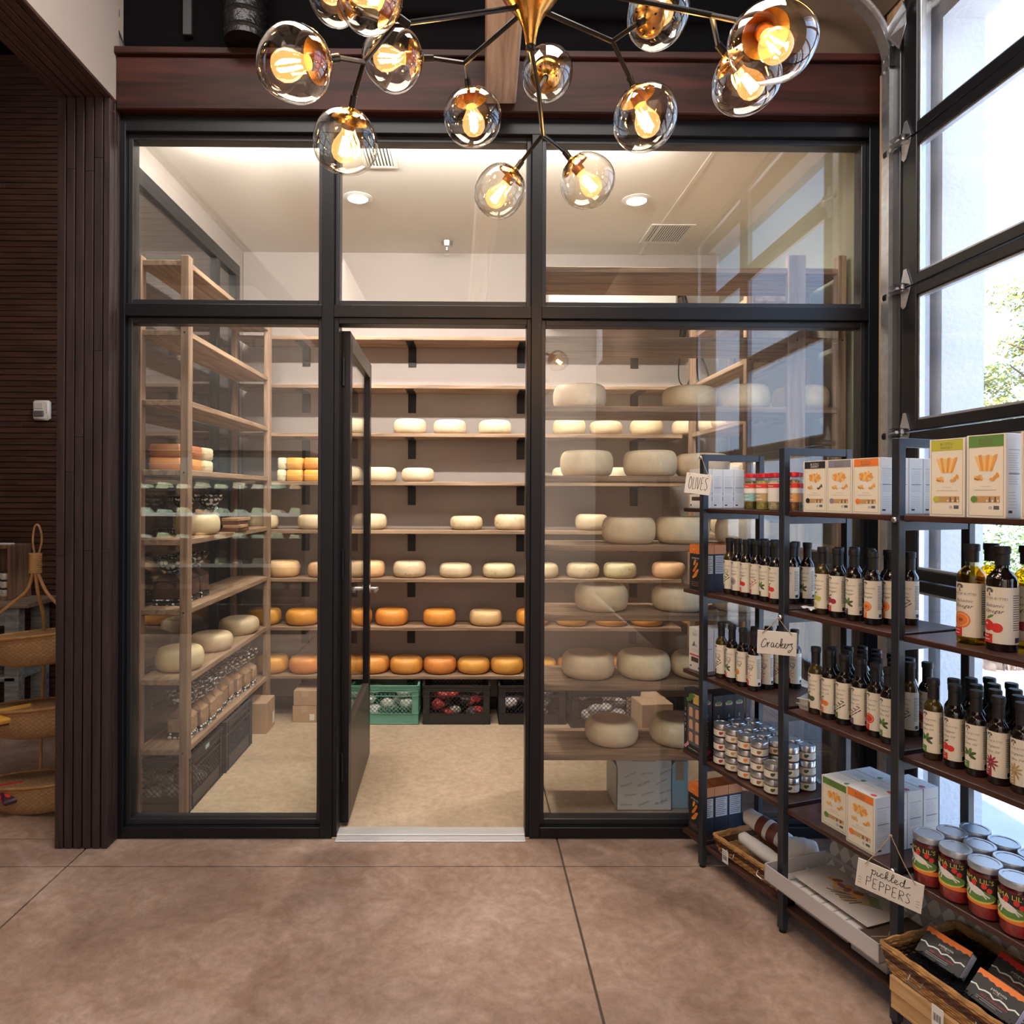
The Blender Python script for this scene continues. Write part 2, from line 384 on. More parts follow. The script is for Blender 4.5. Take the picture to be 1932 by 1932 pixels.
M_slatX = wood('stained_slat_cross', (0.034, 0.015, 0.012), (0.092, 0.042, 0.029), 'X', 1.2, 0.5)
M_beam = wood('dark_stained_beam', (0.014, 0.005, 0.004), (0.055, 0.016, 0.010), 'X', 0.7, 0.5, spec=0.2, stretch=9)
M_grey_wood = wood('weathered_beam', (0.36, 0.26, 0.20), (0.70, 0.54, 0.43), 'Y', 0.8, 0.8, 0.6)
M_glass = clear('pane_glass', (0.97, 0.98, 0.975), 0.038)
M_pgl = clear('cellar_pane_glass', (0.975, 0.98, 0.965), 0.085, boost=1.25, haze=0.01)
M_alu = mat('brushed_aluminium', (0.62, 0.62, 0.62), 0.32, metal=1.0)
M_thr = mat('worn_aluminium_sill', (0.66, 0.66, 0.66), 0.5, metal=0.35)
M_galv = mat('galvanised_steel', (0.60, 0.62, 0.66), 0.34, metal=0.9, var=0.12, scale=30)
M_stucco = mat('white_stucco', (0.78, 0.79, 0.83), 0.95, bump=0.45, bscale=45)
M_white = mat('white_plastic', (0.78, 0.78, 0.76), 0.4)

# ---- floors (shop slabs and cellar slab, saw-cut joints recessed between them)
j1a = onZ(1140, 1932, 0); j1b = onZ(1062, 1600, 0); jy = onZ(700, 1634, 0).y; j2a = onZ(0, 1747, 0); j2b = onZ(156, 1606, 0)
xr = j1a.x; xl = j2b.x; g = 0.004
fl = MB(); fl.box((-9, -9, -0.12), (2.03, 3.2, -0.012))
floor = struct('floor', fl, M_joint, 0)
def slab(x0, y0, x1, y1, m): MB().cbox((x0 + g, y0 + g, -0.011), (x1 - g, y1 - g, 0.0), 0.002, 0).build('slab', m, floor, 0)
for x0, x1 in ((-8.9, xl), (xl, xr), (xr, 2.02)):
    for y0, y1 in ((-8.9, jy), (jy, 0.0)): slab(x0, y0, x1, y1, M_floor)
slab(-8.9, 0.0, -1.9, 3.1, M_floor)
slab(-1.75, 0.004, xr, 1.99, M_cfloor); slab(xr, 0.004, 2.02, 1.99, M_cfloor)
# ---- storefront frame (setting)
YB = 0.115
fr = MB()
def fb(x0, z0, x1, z1, y0=0.0, y1=YB): fr.cbox((x0, y0, z0), (x1, y1, z1), 0.002)
fb(-1.72, 0, -1.645, 3.45); fb(-0.707, 0, -0.650, 3.375); fb(0.296, 0, 0.346, 3.375); fb(1.922, 0, 1.985, 3.45)
fb(-1.645, 3.375, 1.922, 3.45); fb(-1.645, 2.493, -0.707, 2.552); fb(-0.650, 2.493, 0.296, 2.552); fb(0.346, 2.493, 1.922, 2.552)
fb(-1.645, 0, -0.707, 0.052); fb(0.346, 0, 1.922, 0.052)
window_1 = struct('window_1', fr, M_black, 20)
def pane_unit(x0, z0, x1, z1, stop=0.022):
    st = MB(); y0, y1 = 0.030, 0.095
    st.cbox((x0, y0, z0), (x0 + stop, y1, z1), .002); st.cbox((x1 - stop, y0, z0), (x1, y1, z1), .002)
    st.cbox((x0 + stop, y0, z0), (x1 - stop, y1, z0 + stop * 1.3), .002); st.cbox((x0 + stop, y0, z1 - stop * 1.3), (x1 - stop, y1, z1), .002)
    st.build('glazing_stop', M_stop, window_1, 20)
    MB().box((x0 + stop - .004, 0.060, z0 + stop), (x1 - stop + .004, 0.066, z1 - stop)).build('pane', M_pgl, window_1, 0)
pane_unit(-1.645, 2.552, -0.707, 3.375); pane_unit(-0.650, 2.552, 0.296, 3.375); pane_unit(0.346, 2.552, 1.922, 3.375)
pane_unit(-1.645, 0.052, -0.707, 2.493); pane_unit(0.346, 0.052, 1.922, 2.493)
# ---- door frame, open door leaf, threshold
dj = MB(); dj.cbox((-0.650, 0.012, 0), (-0.628, 0.10, 2.493), .002); dj.cbox((0.276, 0.012, 0), (0.296, 0.10, 2.493), .002); dj.cbox((-0.628, 0.012, 2.465), (0.276, 0.10, 2.493), .002)
door_1 = struct('door_1', dj, M_black, 20)
th = MB(); th.cbox((-0.628, -0.035, 0), (0.276, 0.012, 0.006), .002); th.cbox((-0.628, 0.012, 0), (0.276, 0.085, 0.014), .002)
for k in range(7): th.box((-0.626, 0.016 + k * .0095, 0.014), (0.274, 0.0195 + k * .0095, 0.0158))
for k in range(5): th.box((-0.626, -0.031 + k * .008, 0.006), (0.274, -0.028 + k * .008, 0.0072))
th.build('threshold', M_thr, door_1, 20)
# leaf: hinged at the left jamb, opened inward a little past square
HX, HY = -0.612, 0.115
M_kick = mat('bronze_door_panel', (.085, .068, .056), .4, metal=.2)
leaf_w, leaf_t, zt, zb = 0.905, 0.045, 2.455, 0.02
leaf_M = Matrix.Translation((HX, HY, 0)) @ Matrix.Rotation(math.radians(91.6), 4, 'Z')
def lb(mb, a, b, c=.002): mb.cbox(a, b, c, 0, leaf_M)
for nm, a, b in (('stile', (0, -.0225, zb), (.075, .0225, zt)), ('stile', (leaf_w - .075, -.0225, zb), (leaf_w, .0225, zt)),
                 ('top_rail', (.075, -.0225, zt - .09), (leaf_w - .075, .0225, zt)), ('kick_rail', (.075, -.0225, zb), (leaf_w - .075, .0225, zb + .46))):
    mb = MB(); lb(mb, a, b); mb.build(nm, M_kick if nm != 'stile' else M_black, door_1, 20)
mb = MB(); lb(mb, (.07, -.004, zb + .455), (leaf_w - .07, .004, zt - .085), .001); mb.build('pane', M_glass, door_1, 0)
mb = MB()
for q in (1, -1):
    mb.cyl(leaf_M @ Vector((leaf_w - .04, .022 * q, 1.06)), leaf_M @ Vector((leaf_w - .04, .075 * q, 1.06)), .011)
    mb.tube([leaf_M @ Vector(p) for p in ((leaf_w - .04, .07 * q, 1.06), (leaf_w - .09, .072 * q, 1.06), (leaf_w - .15, .066 * q, 1.055))], .008)
    mb.lathe([(0, 0), (.028, 0), (.028, .005), (.0, .006)], 16, 0, leaf_M @ Matrix.Translation((leaf_w - .04, .0225 * q, 1.06)) @ Matrix.Rotation(-PI / 2 * q, 4, 'X'))
mb.build('lever_handle', M_alu, door_1)
for z in (0.3, 1.3, 2.25):
    h = MB(); h.cyl((HX - .01, HY - .012, z - .07), (HX - .01, HY - .012, z + .07), .009); h.cbox((HX - .004, HY + .001, z - .07), (HX + .02, HY + .006, z + .07), .001); h.build('hinge', M_black, door_1)
mb = MB(); mb.box((-.012, .0235, 0), (.012, .0245, .03), 0, leaf_M @ Matrix.Translation((.06, 0, .34))); mb.build('white_sticker', M_white, door_1, 0)
# ---- beam over the storefront, upper wall, overhead beam, ceiling
struct('trim_1', MB().cbox((-1.667, -0.05, 3.452), (1.99, 0.13, 3.70), .006), M_beam)
struct('trim_2', MB().cbox((-1.667, -0.07, 3.702), (1.99, 0.13, 3.735), .004), M_beam)
up = MB(); up.box((-1.667, 0.02, 3.735), (1.45, 0.13, 4.75)); struct('wall_upper', up, M_dark, 0)
struct('wall_upper_right', MB().box((1.45, 0.0, 3.735), (2.02, 0.13, 4.75)), M_brown, 0)
struct('trim_3', MB().cbox((-.073, -7.6, 0), (.073, 0, .30), .008), M_grey_wood)
o = bpy.data.objects['trim_3']; o.location = (0.140, -0.052, 3.487); o.rotation_euler = (0, 0, math.radians(-1.2))
struct('ceiling', MB().box((-1.91, -8.0, 4.75), (2.4, 0.13, 4.85)), M_dark, 0)
struct('wall_behind', MB().box((-6.5, -8.1, 0), (2.4, -8.0, 5.1)), M_plaster, 0)
# ---- left: slatted pillar, plastered header over the wide opening, side room
px0, px1, py0, py1 = -1.908, -1.667, -0.097, 0.12
pillar = struct('pillar', MB().box((px0 + .012, py0 + .014, 0), (px1 - .012, py1, 3.48)), M_dark, 0)
pitch = (px1 - px0) / 5.65
random.seed(3)
for k in range(6):
    a = px0 + k * pitch; b = min(a + pitch - .0065, px1)
    cut = [3.2 - random.random() * .1, 1.3 + random.random() * 1.2] if k in (3, 4, 1) else [1.0 + random.random() * 1.5]
    zs = [0.004] + sorted(cut) + [3.478]
    for z0, z1 in zip(zs, zs[1:]): MB().cbox((a, py0, z0), (b, py0 + .014, z1 - .0012), .0012).build('slat', M_slatV, pillar, 20)
for k in range(3):
    a = py0 + .0145 + k * .031
    for z0, z1 in ((0.004, 1.8), (1.801, 3.478)): MB().cbox((px1 - .012, a, z0), (px1, min(a + .026, -0.001), z1), .0012).build('slat', M_slatV, pillar, 20)
header = struct('wall_left', MB().box((px0, -8.0, 3.494), (px1, 0.10, 5.1)), M_plaster, 0)
for k in range(6):
    a = px0 + k * pitch; b = min(a + pitch - .0065, px1)
    for y0, y1 in ((-8.0, -4.2), (-4.198, -1.5), (-1.498, 0.1)): MB().cbox((a, y0, 3.480), (b, y1, 3.4935), .0012).build('slat', M_slatY, header, 20)
mb = MB().tube([onY(213.5 + a, b, -.062) for a, b in ((0, 105), (-1.5, 125), (.5, 150), (-1, 175), (1.5, 185), (0, 198), (1.5, 212))], .0022, 5)
mb.build('cord', mat('red_cord', (.55, .02, .02), .6), label='thin red cord hanging down the left end of the dark stained beam', cat='cord')
w_side = struct('wall_side_room', MB().box((-6.5, 2.02, 0), (-1.76, 2.10, 5.1)), M_dark, 0)
zz = 0.005; k = 0
while zz < 5.0:
    sp = -2.9 - random.random() * 1.6
    me = None
    for x0, x1 in ((-5.2, sp), (sp + .0012, -1.765)): MB().cbox((x0, 2.005 - .003 * random.random(), zz), (x1, 2.02, zz + .0395), .0012).build('slat', M_slatX, w_side, 20)
    zz += .0447
struct('ceiling_side_room', MB().box((-6.5, -8.0, 5.1), (-1.667, 2.1, 5.2)), M_dark, 0)
struct('wall_side_room_left', MB().box((-6.6, -8.0, 0), (-6.5, 2.1, 5.1)), M_slatX, 0)
# ---- cheese cellar shell
cz = 3.50
struct('ceiling_cellar', MB().box((-1.75, 0.117, cz), (2.03, 2.0, cz + .1)), M_cream, 0)
struct('wall_back', MB().box((-1.74, 1.985, 0), (2.03, 2.06, cz)), M_paint, 0)
wl_ = MB(); wl_.box((-1.80, .117, 3.36), (-1.742, 1.984, cz)); wl_.box((-1.80, 1.90, 0), (-1.742, 1.984, 3.36)); wl_.box((-1.80, .117, 0), (-1.742, 1.90, .12))
struct('wall_cellar_left', wl_, M_paint, 0)
wr = MB(); wr.box((1.925, .117, 0), (2.0, 1.984, cz)); struct('wall_cellar_right', wr, mat('olive_wall_paint', (.26, .26, .20), .85), 0)
mb = MB()
for a, b in (((-1.79, .13, .12), (-1.75, 1.90, .20)), ((-1.79, .13, 3.27), (-1.735, 1.90, 3.36)), ((-1.79, .13, .2), (-1.735, .21, 3.27)), ((-1.79, 1.81, .2), (-1.735, 1.90, 3.27)),
             ((-1.79, 1.44, .2), (-1.738, 1.50, 3.27)), ((-1.79, .21, 2.50), (-1.74, 1.81, 2.56))): mb.cbox(a, b, .003)
window_2 = struct('window_2', mb, M_stop, 20)
MB().box((-1.768, .2, .19), (-1.762, 1.83, 3.28)).build('pane', M_pgl, window_2, 0)
struct('baseboard_back', MB().cbox((-1.74, 1.972, 0), (1.92, 1.985, .09), .003), M_stop)
# cove along the right of the cellar ceiling
struct('trim_4', MB().cbox((1.30, .12, cz - .003), (1.325, 1.98, cz), .003), M_cream)
# ---- garage door wall on the right
GDIR = Vector((-0.0233, 1.0, 0)).normalized(); GP = Vector((1.953, -.2, 0)); GN = Vector((GDIR.y, -GDIR.x, 0))
def onG(px, py):
    r = ray(px, py); t = (GP - CAMPOS).dot(GN) / r.dot(GN); return CAMPOS + r * t
GM = Matrix.Translation((GP.x, GP.y, 0)) @ Matrix.Rotation(math.atan2(-GDIR.y, -GDIR.x), 4, 'Z')   # local x runs toward the camera, local y into the room(-)/out(+)
zb1, zb2, zb3 = onG(1726, 260).z, onG(1726, 541).z, onG(1722, 815).z
pit = (zb1 - zb3) / 2
gx0 = -(onG(1712, 500) - GP).dot(GDIR)
gx1 = 2.42
gd = MB(); rails = [zb3 - 2 * pit + pit * k for k in range(-0, 5)] + [zb1 + pit]
zlow = zb3 - 2 * pit
def gb(mb, a, b, c=.003): mb.cbox(a, b, c, 0, GM)
sections = [0.0] + [z for z in (zb3 - pit, zb3, zb2, zb1, zb1 + pit) if z > .1]
if sections[1] > 0.9: pass
sections = [0.0, zb3 - 2 * pit if zb3 - 2 * pit > .25 else zb3 - pit] + [z for z in (zb3 - pit, zb3, zb2, zb1, zb1 + pit)]
sections = sorted(set(round(z, 4) for z in sections))
door_2 = None
mb = MB(); gb(mb, (gx0 - .14, -.01, 0), (gx0 - .012, .026, 4.0)); door_2 = struct('door_2', mb, wood('jamb_wood', (.30, .18, .10), (.50, .33, .2), 'Z', .8, .6), 20)
mb = MB(); gb(mb, (gx0 - .15, .027, 0), (gx0 - .02, .12, 4.0)); mb.build('outer_trim', M_stucco, door_2, 20)
mb = MB(); gb(mb, (gx0 - .075, -.028, 0), (gx0 - .012, -.011, 3.7)); mb.build('jamb_board', M_stop, door_2, 20)
stiles = [gx0, gx0 + 1.20, gx0 + 2.33]
for z0, z1 in zip(sections, sections[1:]):
    for k, sx in enumerate(stiles):
        w = .088 if k != 1 else .12
        mb = MB(); gb(mb, (sx, -.022, z0 + .003), (sx + w, .022, z1 - .003)); mb.build('stile', M_black, door_2, 20)
    for k in range(2):
        a = stiles[k] + (.088 if k == 0 else .12); b = stiles[k + 1]
        mb = MB(); gb(mb, (a, -.022, z0 + .003), (b, .022, z0 + .048)); mb.build('rail', M_black, door_2, 20)
        mb = MB(); gb(mb, (a, -.022, z1 - .048), (b, .022, z1 - .003)); mb.build('rail', M_black, door_2, 20)
        mb = MB(); mb.box((a - .005, -.002, z0 + .044), (b + .005, .002, z1 - .044), 0, GM); mb.build('pane', M_glass, door_2, 0)
        mb = MB()
        for q in ((a, z0 + .048, a + .012, z1 - .048), (b - .012, z0 + .048, b, z1 - .048), (a, z0 + .048, b, z0 + .058), (a, z1 - .058, b, z1 - .048)): gb(mb, (q[0], -.012, q[1]), (q[2], .012, q[3]), .001)
        mb.build('glazing_bead', M_galv, door_2, 20)
zt_g = sections[-1]
struct('wall_right', (lambda m: (m.box((gx0 - .6, -.02, zt_g + .02), (6.0, .16, 4.85), 0, GM), m.box((gx1 - .02, -.02, 0), (8.0, .16, 4.85), 0, GM), m)[-1])(MB()), M_brown, 0)
# outdoor portal: stucco jamb and lintel
struct('wall_outside', (lambda m: (m.box((2.10, -.25, -.05), (2.29, .9, 5.0)), m.box((2.10, -7.9, 3.78), (2.29, -.25, 5.0)), m)[-1])(MB()), M_stucco, 0)
gm = mat('sunlit_paving', (.62, .60, .58), .9, var=.08, scale=4)
struct('ground', MB().box((2.35, -40, -.16), (70, 45, -.10)).box((4.0, -40, -.1), (4.005, 45, -.098)), gm, 0)
struct('ground_kerb', MB().cbox((2.03, -9, -.15), (2.36, .9, -.012), .003), gm, 20)
# ================================================================ CHEESE CELLAR
M_shelf = wood('brown_shelf_board', (0.16, 0.095, 0.058), (0.38, 0.255, 0.165), 'X', 1.0, 0.6)
M_shelfY = wood('brown_rack_board', (0.20, 0.12, 0.075), (0.44, 0.30, 0.20), 'Y', 1.0, 0.6)
M_post = wood('brown_rack_post', (0.19, 0.115, 0.075), (0.40, 0.27, 0.185), 'Z', 1.0, 0.6)
ZB = [.324 + .3534 * k for k in range(8)]
LEV = ['lowest shelf', 'second shelf up', 'third shelf up', 'fourth shelf up', 'fifth shelf up', 'sixth shelf up', 'seventh shelf up', 'top shelf']
YF = 1.711          # front edge of the wall shelves
xbr = [onY(p, 800, 1.95).x for p in (378, 576, 777, 983, 1198, 1405)]
for k, z in enumerate(ZB):
    t = thing('wall_shelf', 'brown board on black brackets along the cellar back wall, ' + LEV[k], 'shelf', (0, 0, z), 0, 'wall shelves of the cheese cellar')
    MB().cbox((-1.69, YF, -.028), (1.56, 1.984, 0), .003).build('board', M_shelf, t, 20)
    for x in xbr:
        b = MB(); b.cbox((x - .03, YF + .03, -.034), (x + .03, 1.980, -.0285), .001); b.cbox((x - .03, 1.9765, -.175), (x + .03, 1.984, -.034), .001)
        b.cyl((x, 1.974, -.13), (x, 1.978, -.13), .006, n=8); b.build('bracket', M_black, t, 20)
# ---- racks
BOLT = MB().cyl((0, .001, 0), (0, -.003, 0), .005, n=6).data('bolt_head', M_black)
def rack(label, x0, x1, y0, y1, zs, posts, board_mat, ztop=2.865, th=.03, group=None):
    t = thing('wooden_rack', label, 'rack', (x0, y0, 0))
    for (a, b, c, d) in posts: MB().cbox((a - x0, b - y0, 0), (c - x0, d - y0, ztop), .003).build('post', M_post, t, 20)
    for z in zs: MB().cbox((.012, .012, z - th), (x1 - x0 - .012, y1 - y0 - .012, z), .003).build('shelf', board_mat, t, 20)
    for z in zs[::2]:
        for (a, b, c, d) in posts:
            if b - y0 < .01: put('bolt_head', BOLT, t, loc=((a + c) / 2 - x0, b - y0, z - .015))
    return t
LX0, LX1, LY0, LY1 = -1.712, -1.435, .231, 1.70
ZL = [.333 + .3587 * k for k in range(8)]
rack('wooden shelving rack with open sides standing against the left cellar window', LX0, LX1, LY0, LY1, ZL,
     [(LX1 - .042, LY0, LX1, LY0 + .055), (LX0, LY0, LX0 + .035, LY0 + .055), (LX1 - .042, LY1 - .055, LX1, LY1), (LX0, LY1 - .055, LX0 + .035, LY1)], M_shelfY)
ZR = [.335 + .3525 * k for k in range(8)]
RX0, RX1, RY0, RY1 = .348, 1.905, .165, .585
pxw = onY(1487, 700, RY0).x
rack('wooden rack of eight wide boards right behind the right front pane', RX0, RX1, RY0, RY1, ZR,
     [(RX0, RY0, RX0 + .03, RY0 + .05), (pxw, RY0, pxw + .089, RY0 + .038), (RX1 - .042, RY0, RX1, RY0 + .05), (RX0, RY1 - .05, RX0 + .03, RY1), (RX1 - .042, RY1 - .05, RX1, RY1)], M_shelf)
SX0, SX1, SY0, SY1 = 1.60, 1.915, .66, 1.705
rack('wooden rack on the right cellar wall behind the front rack', SX0, SX1, SY0, SY1, ZR,
     [(SX0, SY0, SX0 + .042, SY0 + .05), (SX0, SY1 - .05, SX0 + .042, SY1), (SX1 - .042, SY0, SX1, SY0 + .05), (SX1 - .042, SY1 - .05, SX1, SY1)], M_shelfY)
# ---- cheese wheels
def cheese_mat(name, col, spk=0.0, rim=None):
    m, n, l = _nt(name)
    o = n.new('ShaderNodeOutputMaterial'); p = n.new('ShaderNodeBsdfPrincipled'); l.new(p.outputs[0], o.inputs[0]); p.inputs['Roughness'].default_value = .45
    tc = n.new('ShaderNodeTexCoord'); oi = n.new('ShaderNodeObjectInfo'); va = n.new('ShaderNodeVectorMath'); va.operation = 'ADD'
    sc = n.new('ShaderNodeMath'); sc.operation = 'MULTIPLY'; sc.inputs[1].default_value = 31; l.new(oi.outputs['Random'], sc.inputs[0])
    l.new(tc.outputs['Object'], va.inputs[0]); l.new(sc.outputs[0], va.inputs[1])
    a = n.new('ShaderNodeTexNoise'); a.inputs['Scale'].default_value = 11; a.inputs['Detail'].default_value = 6; a.inputs['Roughness'].default_value = .65; l.new(va.outputs[0], a.inputs['Vector'])
    mr = n.new('ShaderNodeMapRange'); mr.inputs[1].default_value = .3; mr.inputs[2].default_value = .7; mr.inputs[3].default_value = .86; mr.inputs[4].default_value = 1.08; l.new(a.outputs[0], mr.inputs[0])
    hs = n.new('ShaderNodeHueSaturation'); hs.inputs['Color'].default_value = (*col, 1); l.new(mr.outputs[0], hs.inputs['Value'])
    m2 = n.new('ShaderNodeMapRange'); m2.inputs[3].default_value = .485; m2.inputs[4].default_value = .512; l.new(oi.outputs['Random'], m2.inputs[0]); l.new(m2.outputs[0], hs.inputs['Hue'])
    last = hs.outputs[0]
    if spk:
        v = n.new('ShaderNodeTexNoise'); v.inputs['Scale'].default_value = 38; v.inputs['Detail'].default_value = 2; l.new(va.outputs[0], v.inputs['Vector'])
        cr = n.new('ShaderNodeValToRGB'); cr.color_ramp.elements[0].position = .60; cr.color_ramp.elements[1].position = .70; l.new(v.outputs[0], cr.inputs[0])
        mx = n.new('ShaderNodeMix'); mx.data_type = 'RGBA'; mx.inputs['B'].default_value = (col[0] * .55, col[1] * .45, col[2] * .35, 1)
        mm = n.new('ShaderNodeMath'); mm.operation = 'MULTIPLY'; mm.inputs[1].default_value = spk; l.new(cr.outputs[0], mm.inputs[0])
        l.new(mm.outputs[0], mx.inputs['Factor']); l.new(last, mx.inputs['A']); last = mx.outputs['Result']
    if rim:  # brown mould on the flat top face
        sx = n.new('ShaderNodeSeparateXYZ'); l.new(tc.outputs['Object'], sx.inputs[0])
        r = n.new('ShaderNodeVectorMath'); r.operation = 'LENGTH'; cb = n.new('ShaderNodeCombineXYZ'); l.new(sx.outputs[0], cb.inputs[0]); l.new(sx.outputs[1], cb.inputs[1]); l.new(cb.outputs[0], r.inputs[0])
        q = n.new('ShaderNodeMapRange'); q.inputs[1].default_value = .118; q.inputs[2].default_value = .095; q.inputs[3].default_value = 0; q.inputs[4].default_value = rim[3]; l.new(r.outputs['Value'], q.inputs[0])
        q2 = n.new('ShaderNodeMath'); q2.operation = 'GREATER_THAN'; q2.inputs[1].default_value = .05; l.new(sx.outputs[2], q2.inputs[0])
        q3 = n.new('ShaderNodeMath'); q3.operation = 'MULTIPLY'; l.new(q.outputs[0], q3.inputs[0]); l.new(q2.outputs[0], q3.inputs[1])
        mx = n.new('ShaderNodeMix'); mx.data_type = 'RGBA'; mx.inputs['B'].default_value = (*rim[:3], 1); l.new(q3.outputs[0], mx.inputs['Factor']); l.new(last, mx.inputs['A']); last = mx.outputs['Result']
    l.new(last, p.inputs['Base Color'])
    bp = n.new('ShaderNodeBump'); bp.inputs['Strength'].default_value = .25; bp.inputs['Distance'].default_value = .004; l.new(a.outputs[0], bp.inputs['Height']); l.new(bp.outputs[0], p.inputs['Normal'])
    MATS[name] = m; return m
CH = {'gold': cheese_mat('golden_wax_rind', (.80, .36, .075), rim=(.55, .30, .12, .35)), 'orange': cheese_mat('orange_wax_rind', (.84, .38, .06)),
      'peach': cheese_mat('peach_rind', (.80, .50, .26)), 'cream': cheese_mat('cream_rind', (.76, .63, .40)),
      'speckled cream': cheese_mat('speckled_cream_rind', (.72, .60, .38), .6), 'pale': cheese_mat('pale_rind', (.76, .65, .46)),
      'big': cheese_mat('grey_cream_rind', (.92, .78, .56), .12, rim=(.36, .22, .14, .75))}
CNAME = {'gold': 'golden wax-rind', 'orange': 'glossy orange', 'peach': 'peach-coloured', 'cream': 'cream', 'speckled cream': 'speckled cream', 'pale': 'pale cream', 'big': 'large grey-cream'}
def wheel_mesh(kind, v):
    R, h = (.122, .098) if kind != 'big' else (.140, .118)
    h *= (1.12, 1.06, 1.18)[v]; b = (.042, .050, .046)[v]; prof = [(.001, 0)]
    for i in range(-9, 10):
        a = PI / 2 * i / 9.0; ca, sa = max(math.cos(a), 0.0), math.sin(a)
        prof.append((R - b + b * ca ** .72, h / 2 + h / 2 * (abs(sa) ** .82) * (1 if sa > 0 else -1)))
    prof += [(R * .5, h * 1.002), (.001, h)]
    return MB().lathe(prof, 40).data('round_cheese', CH[kind], 60)
WM = {(k, v): wheel_mesh(k, v) for k in CH for v in range(3)}
random.seed(11)
def wheel(kind, x, y, z, label, group, R=None):
    base = .122 if kind != 'big' else .140
    o = put('round_cheese', WM[(kind, random.randrange(3))], None, (x, y, z), ((random.random() - .5) * .02, (random.random() - .5) * .02, random.random() * 6.28), label=label, cat='cheese', group=group)
    s = (R or base) / base; o.scale = (s, s, s * (1 + (random.random() - .5) * .06))
    return o
back = {0: [(515, 'gold'), (577, 'gold'), (640, 'gold'), (700 - 8, 'gold'), (733, 'gold'), (803, 'gold'), (878, 'gold'), (942, 'gold'), (1011, 'gold'), (1078, 'gold'), (1146, 'gold'), (1215, 'gold')],
        1: [(500, 'gold'), (572, 'orange'), (672, 'orange'), (740, 'orange'), (830, 'orange'), (917, 'peach'), (1005, 'orange'), (1079, 'orange'), (1153, 'orange'), (1220, 'orange'), (1316, 'orange')],
        2: [(535, 'peach'), (613, 'peach'), (696, 'peach'), (773, 'speckled cream'), (860, 'speckled cream'), (942, 'speckled cream'), (1023, 'cream'), (1100, 'speckled cream'), (1170, 'speckled cream'), (1262, 'peach')],
        3: [(494, 'cream'), (593, 'cream'), (699, 'cream'), (880, 'speckled cream'), (963, 'speckled cream'), (1116, 'cream')],
        4: [(652, 'pale'), (717, 'pale'), (788, 'pale'), (1072, 'pale'), (1156, 'pale'), (1380, 'pale')],
        5: [(662, 'pale'), (773, 'pale'), (848, 'pale'), (933, 'pale'), (1073, 'cream'), (1142, 'cream'), (1219, 'cream'), (1298, 'cream')]}
for k, ws in back.items():
    n = len(ws)
    for i, (px, kind) in enumerate(ws):
        p = onY(px, 1000, 1.835)
        if i and abs(p.x - lastx) < .25: p.x = lastx + .25
        lastx = p.x
        wheel(kind, p.x, 1.838 + random.uniform(-.008, .004), ZB[k], f'{CNAME[kind]} cheese, {ORD[i]} from the left on the back wall {LEV[k]}', f'cheese wheels on the {LEV[k]} of the back wall')
right = {5: [1092, 1299, 1400, 1509], 4: [1106, 1226, 1324], 3: [1186, 1287, 1401], 2: [1135, 1281, 1395], 1: [1110, 1215, 1318], 0: [1155, 1277, 1390]}
for k, ws in right.items():
    for i, px in enumerate(ws):
        p = onY(px, 1000, .36 if k not in (0,) else .37)
        wheel('big', p.x, p.y, ZR[k], f'large grey-cream cheese behind right pane, {ORD[i]} from the left, {LEV[k]}', 'large cheese wheels on the right front rack')
for k, n, kind in ((5, 4, 'pale'), (4, 3, 'pale'), (3, 3, 'cream'), (2, 2, 'cream')):
    for i in range(n):
        wheel(kind, 1.755, .80 + i * .255, ZR[k], f'{CNAME[kind]} cheese on the right wall rack, {ORD[i]} from front, {LEV[k]}', 'cheese wheels on the right wall rack')
for (px, py, k, kind, lab) in ((340, 1010, 3, 'cream', 'wide cream cheese wheel on the left rack beside the polka-dot bag'),
                               (334, 1270, 1, 'cream', 'cream cheese wheel at the front of the second shelf up on the left rack'),
                               (405, 1232, 1, 'cream', 'cream cheese wheel in the middle of the second shelf up on the left rack'),
                               (450, 1198, 1, 'cream', 'cream cheese wheel farthest back on the second shelf up of the left rack'),
                               (309, 1200, 1, 'cream', 'cream cheese wheel in the back corner by the window on the left rack second shelf')):
    p = onZ(px, py, ZL[k]); wheel(kind, -1.573, min(p.y + .10, 1.55), ZL[k], lab, 'cream cheese wheels on the left rack', R=.125)
# ---- blocks of cheese
M_blk_o = cheese_mat('orange_block_cheese', (.86, .40, .06)); M_blk_w = cheese_mat('white_block_cheese', (.86, .78, .52)); M_blk_b = cheese_mat('red_brown_block_cheese', (.52, .22, .08))
M_band = mat('pale_wax_seam', (.80, .62, .38), .5)
def block(x, y, z, w, d, h, m, label, group):
    mb = MB(); mb.cbox((-w / 2, -d / 2, 0), (w / 2, d / 2, h), .010)
    s = MB(); s.cbox((-w / 2 - .001, -d / 2 - .001, h * .48), (w / 2 + .001, d / 2 + .001, h * .48 + .004), .009)
    t = thing('cheese_block', label, 'cheese', (x, y, z), random.uniform(-.04, .04), group)
    mb.build('block', m, t, 60); s.build('seam', M_band, t, 60)
zs5 = ZB[4]
for j, (a, b) in enumerate((((521, 538), 'w'), ((539, 570), 'o'), ((571, 604), 'o'), ((605, 634), 'o'))):
    for lv in range(2):
        x0, x1 = onY(a[0], 900, 1.72).x, onY(a[1], 900, 1.72).x
        block((x0 + x1) / 2, 1.835, zs5 + lv * .088, x1 - x0 - .004, .2, .085, M_blk_w if b == 'w' else M_blk_o,
              f'{"white" if b == "w" else "orange"} cheese block, {"upper" if lv else "lower"} of the {ORD[j]} pair on the back wall', 'stacked cheese blocks on the back wall')
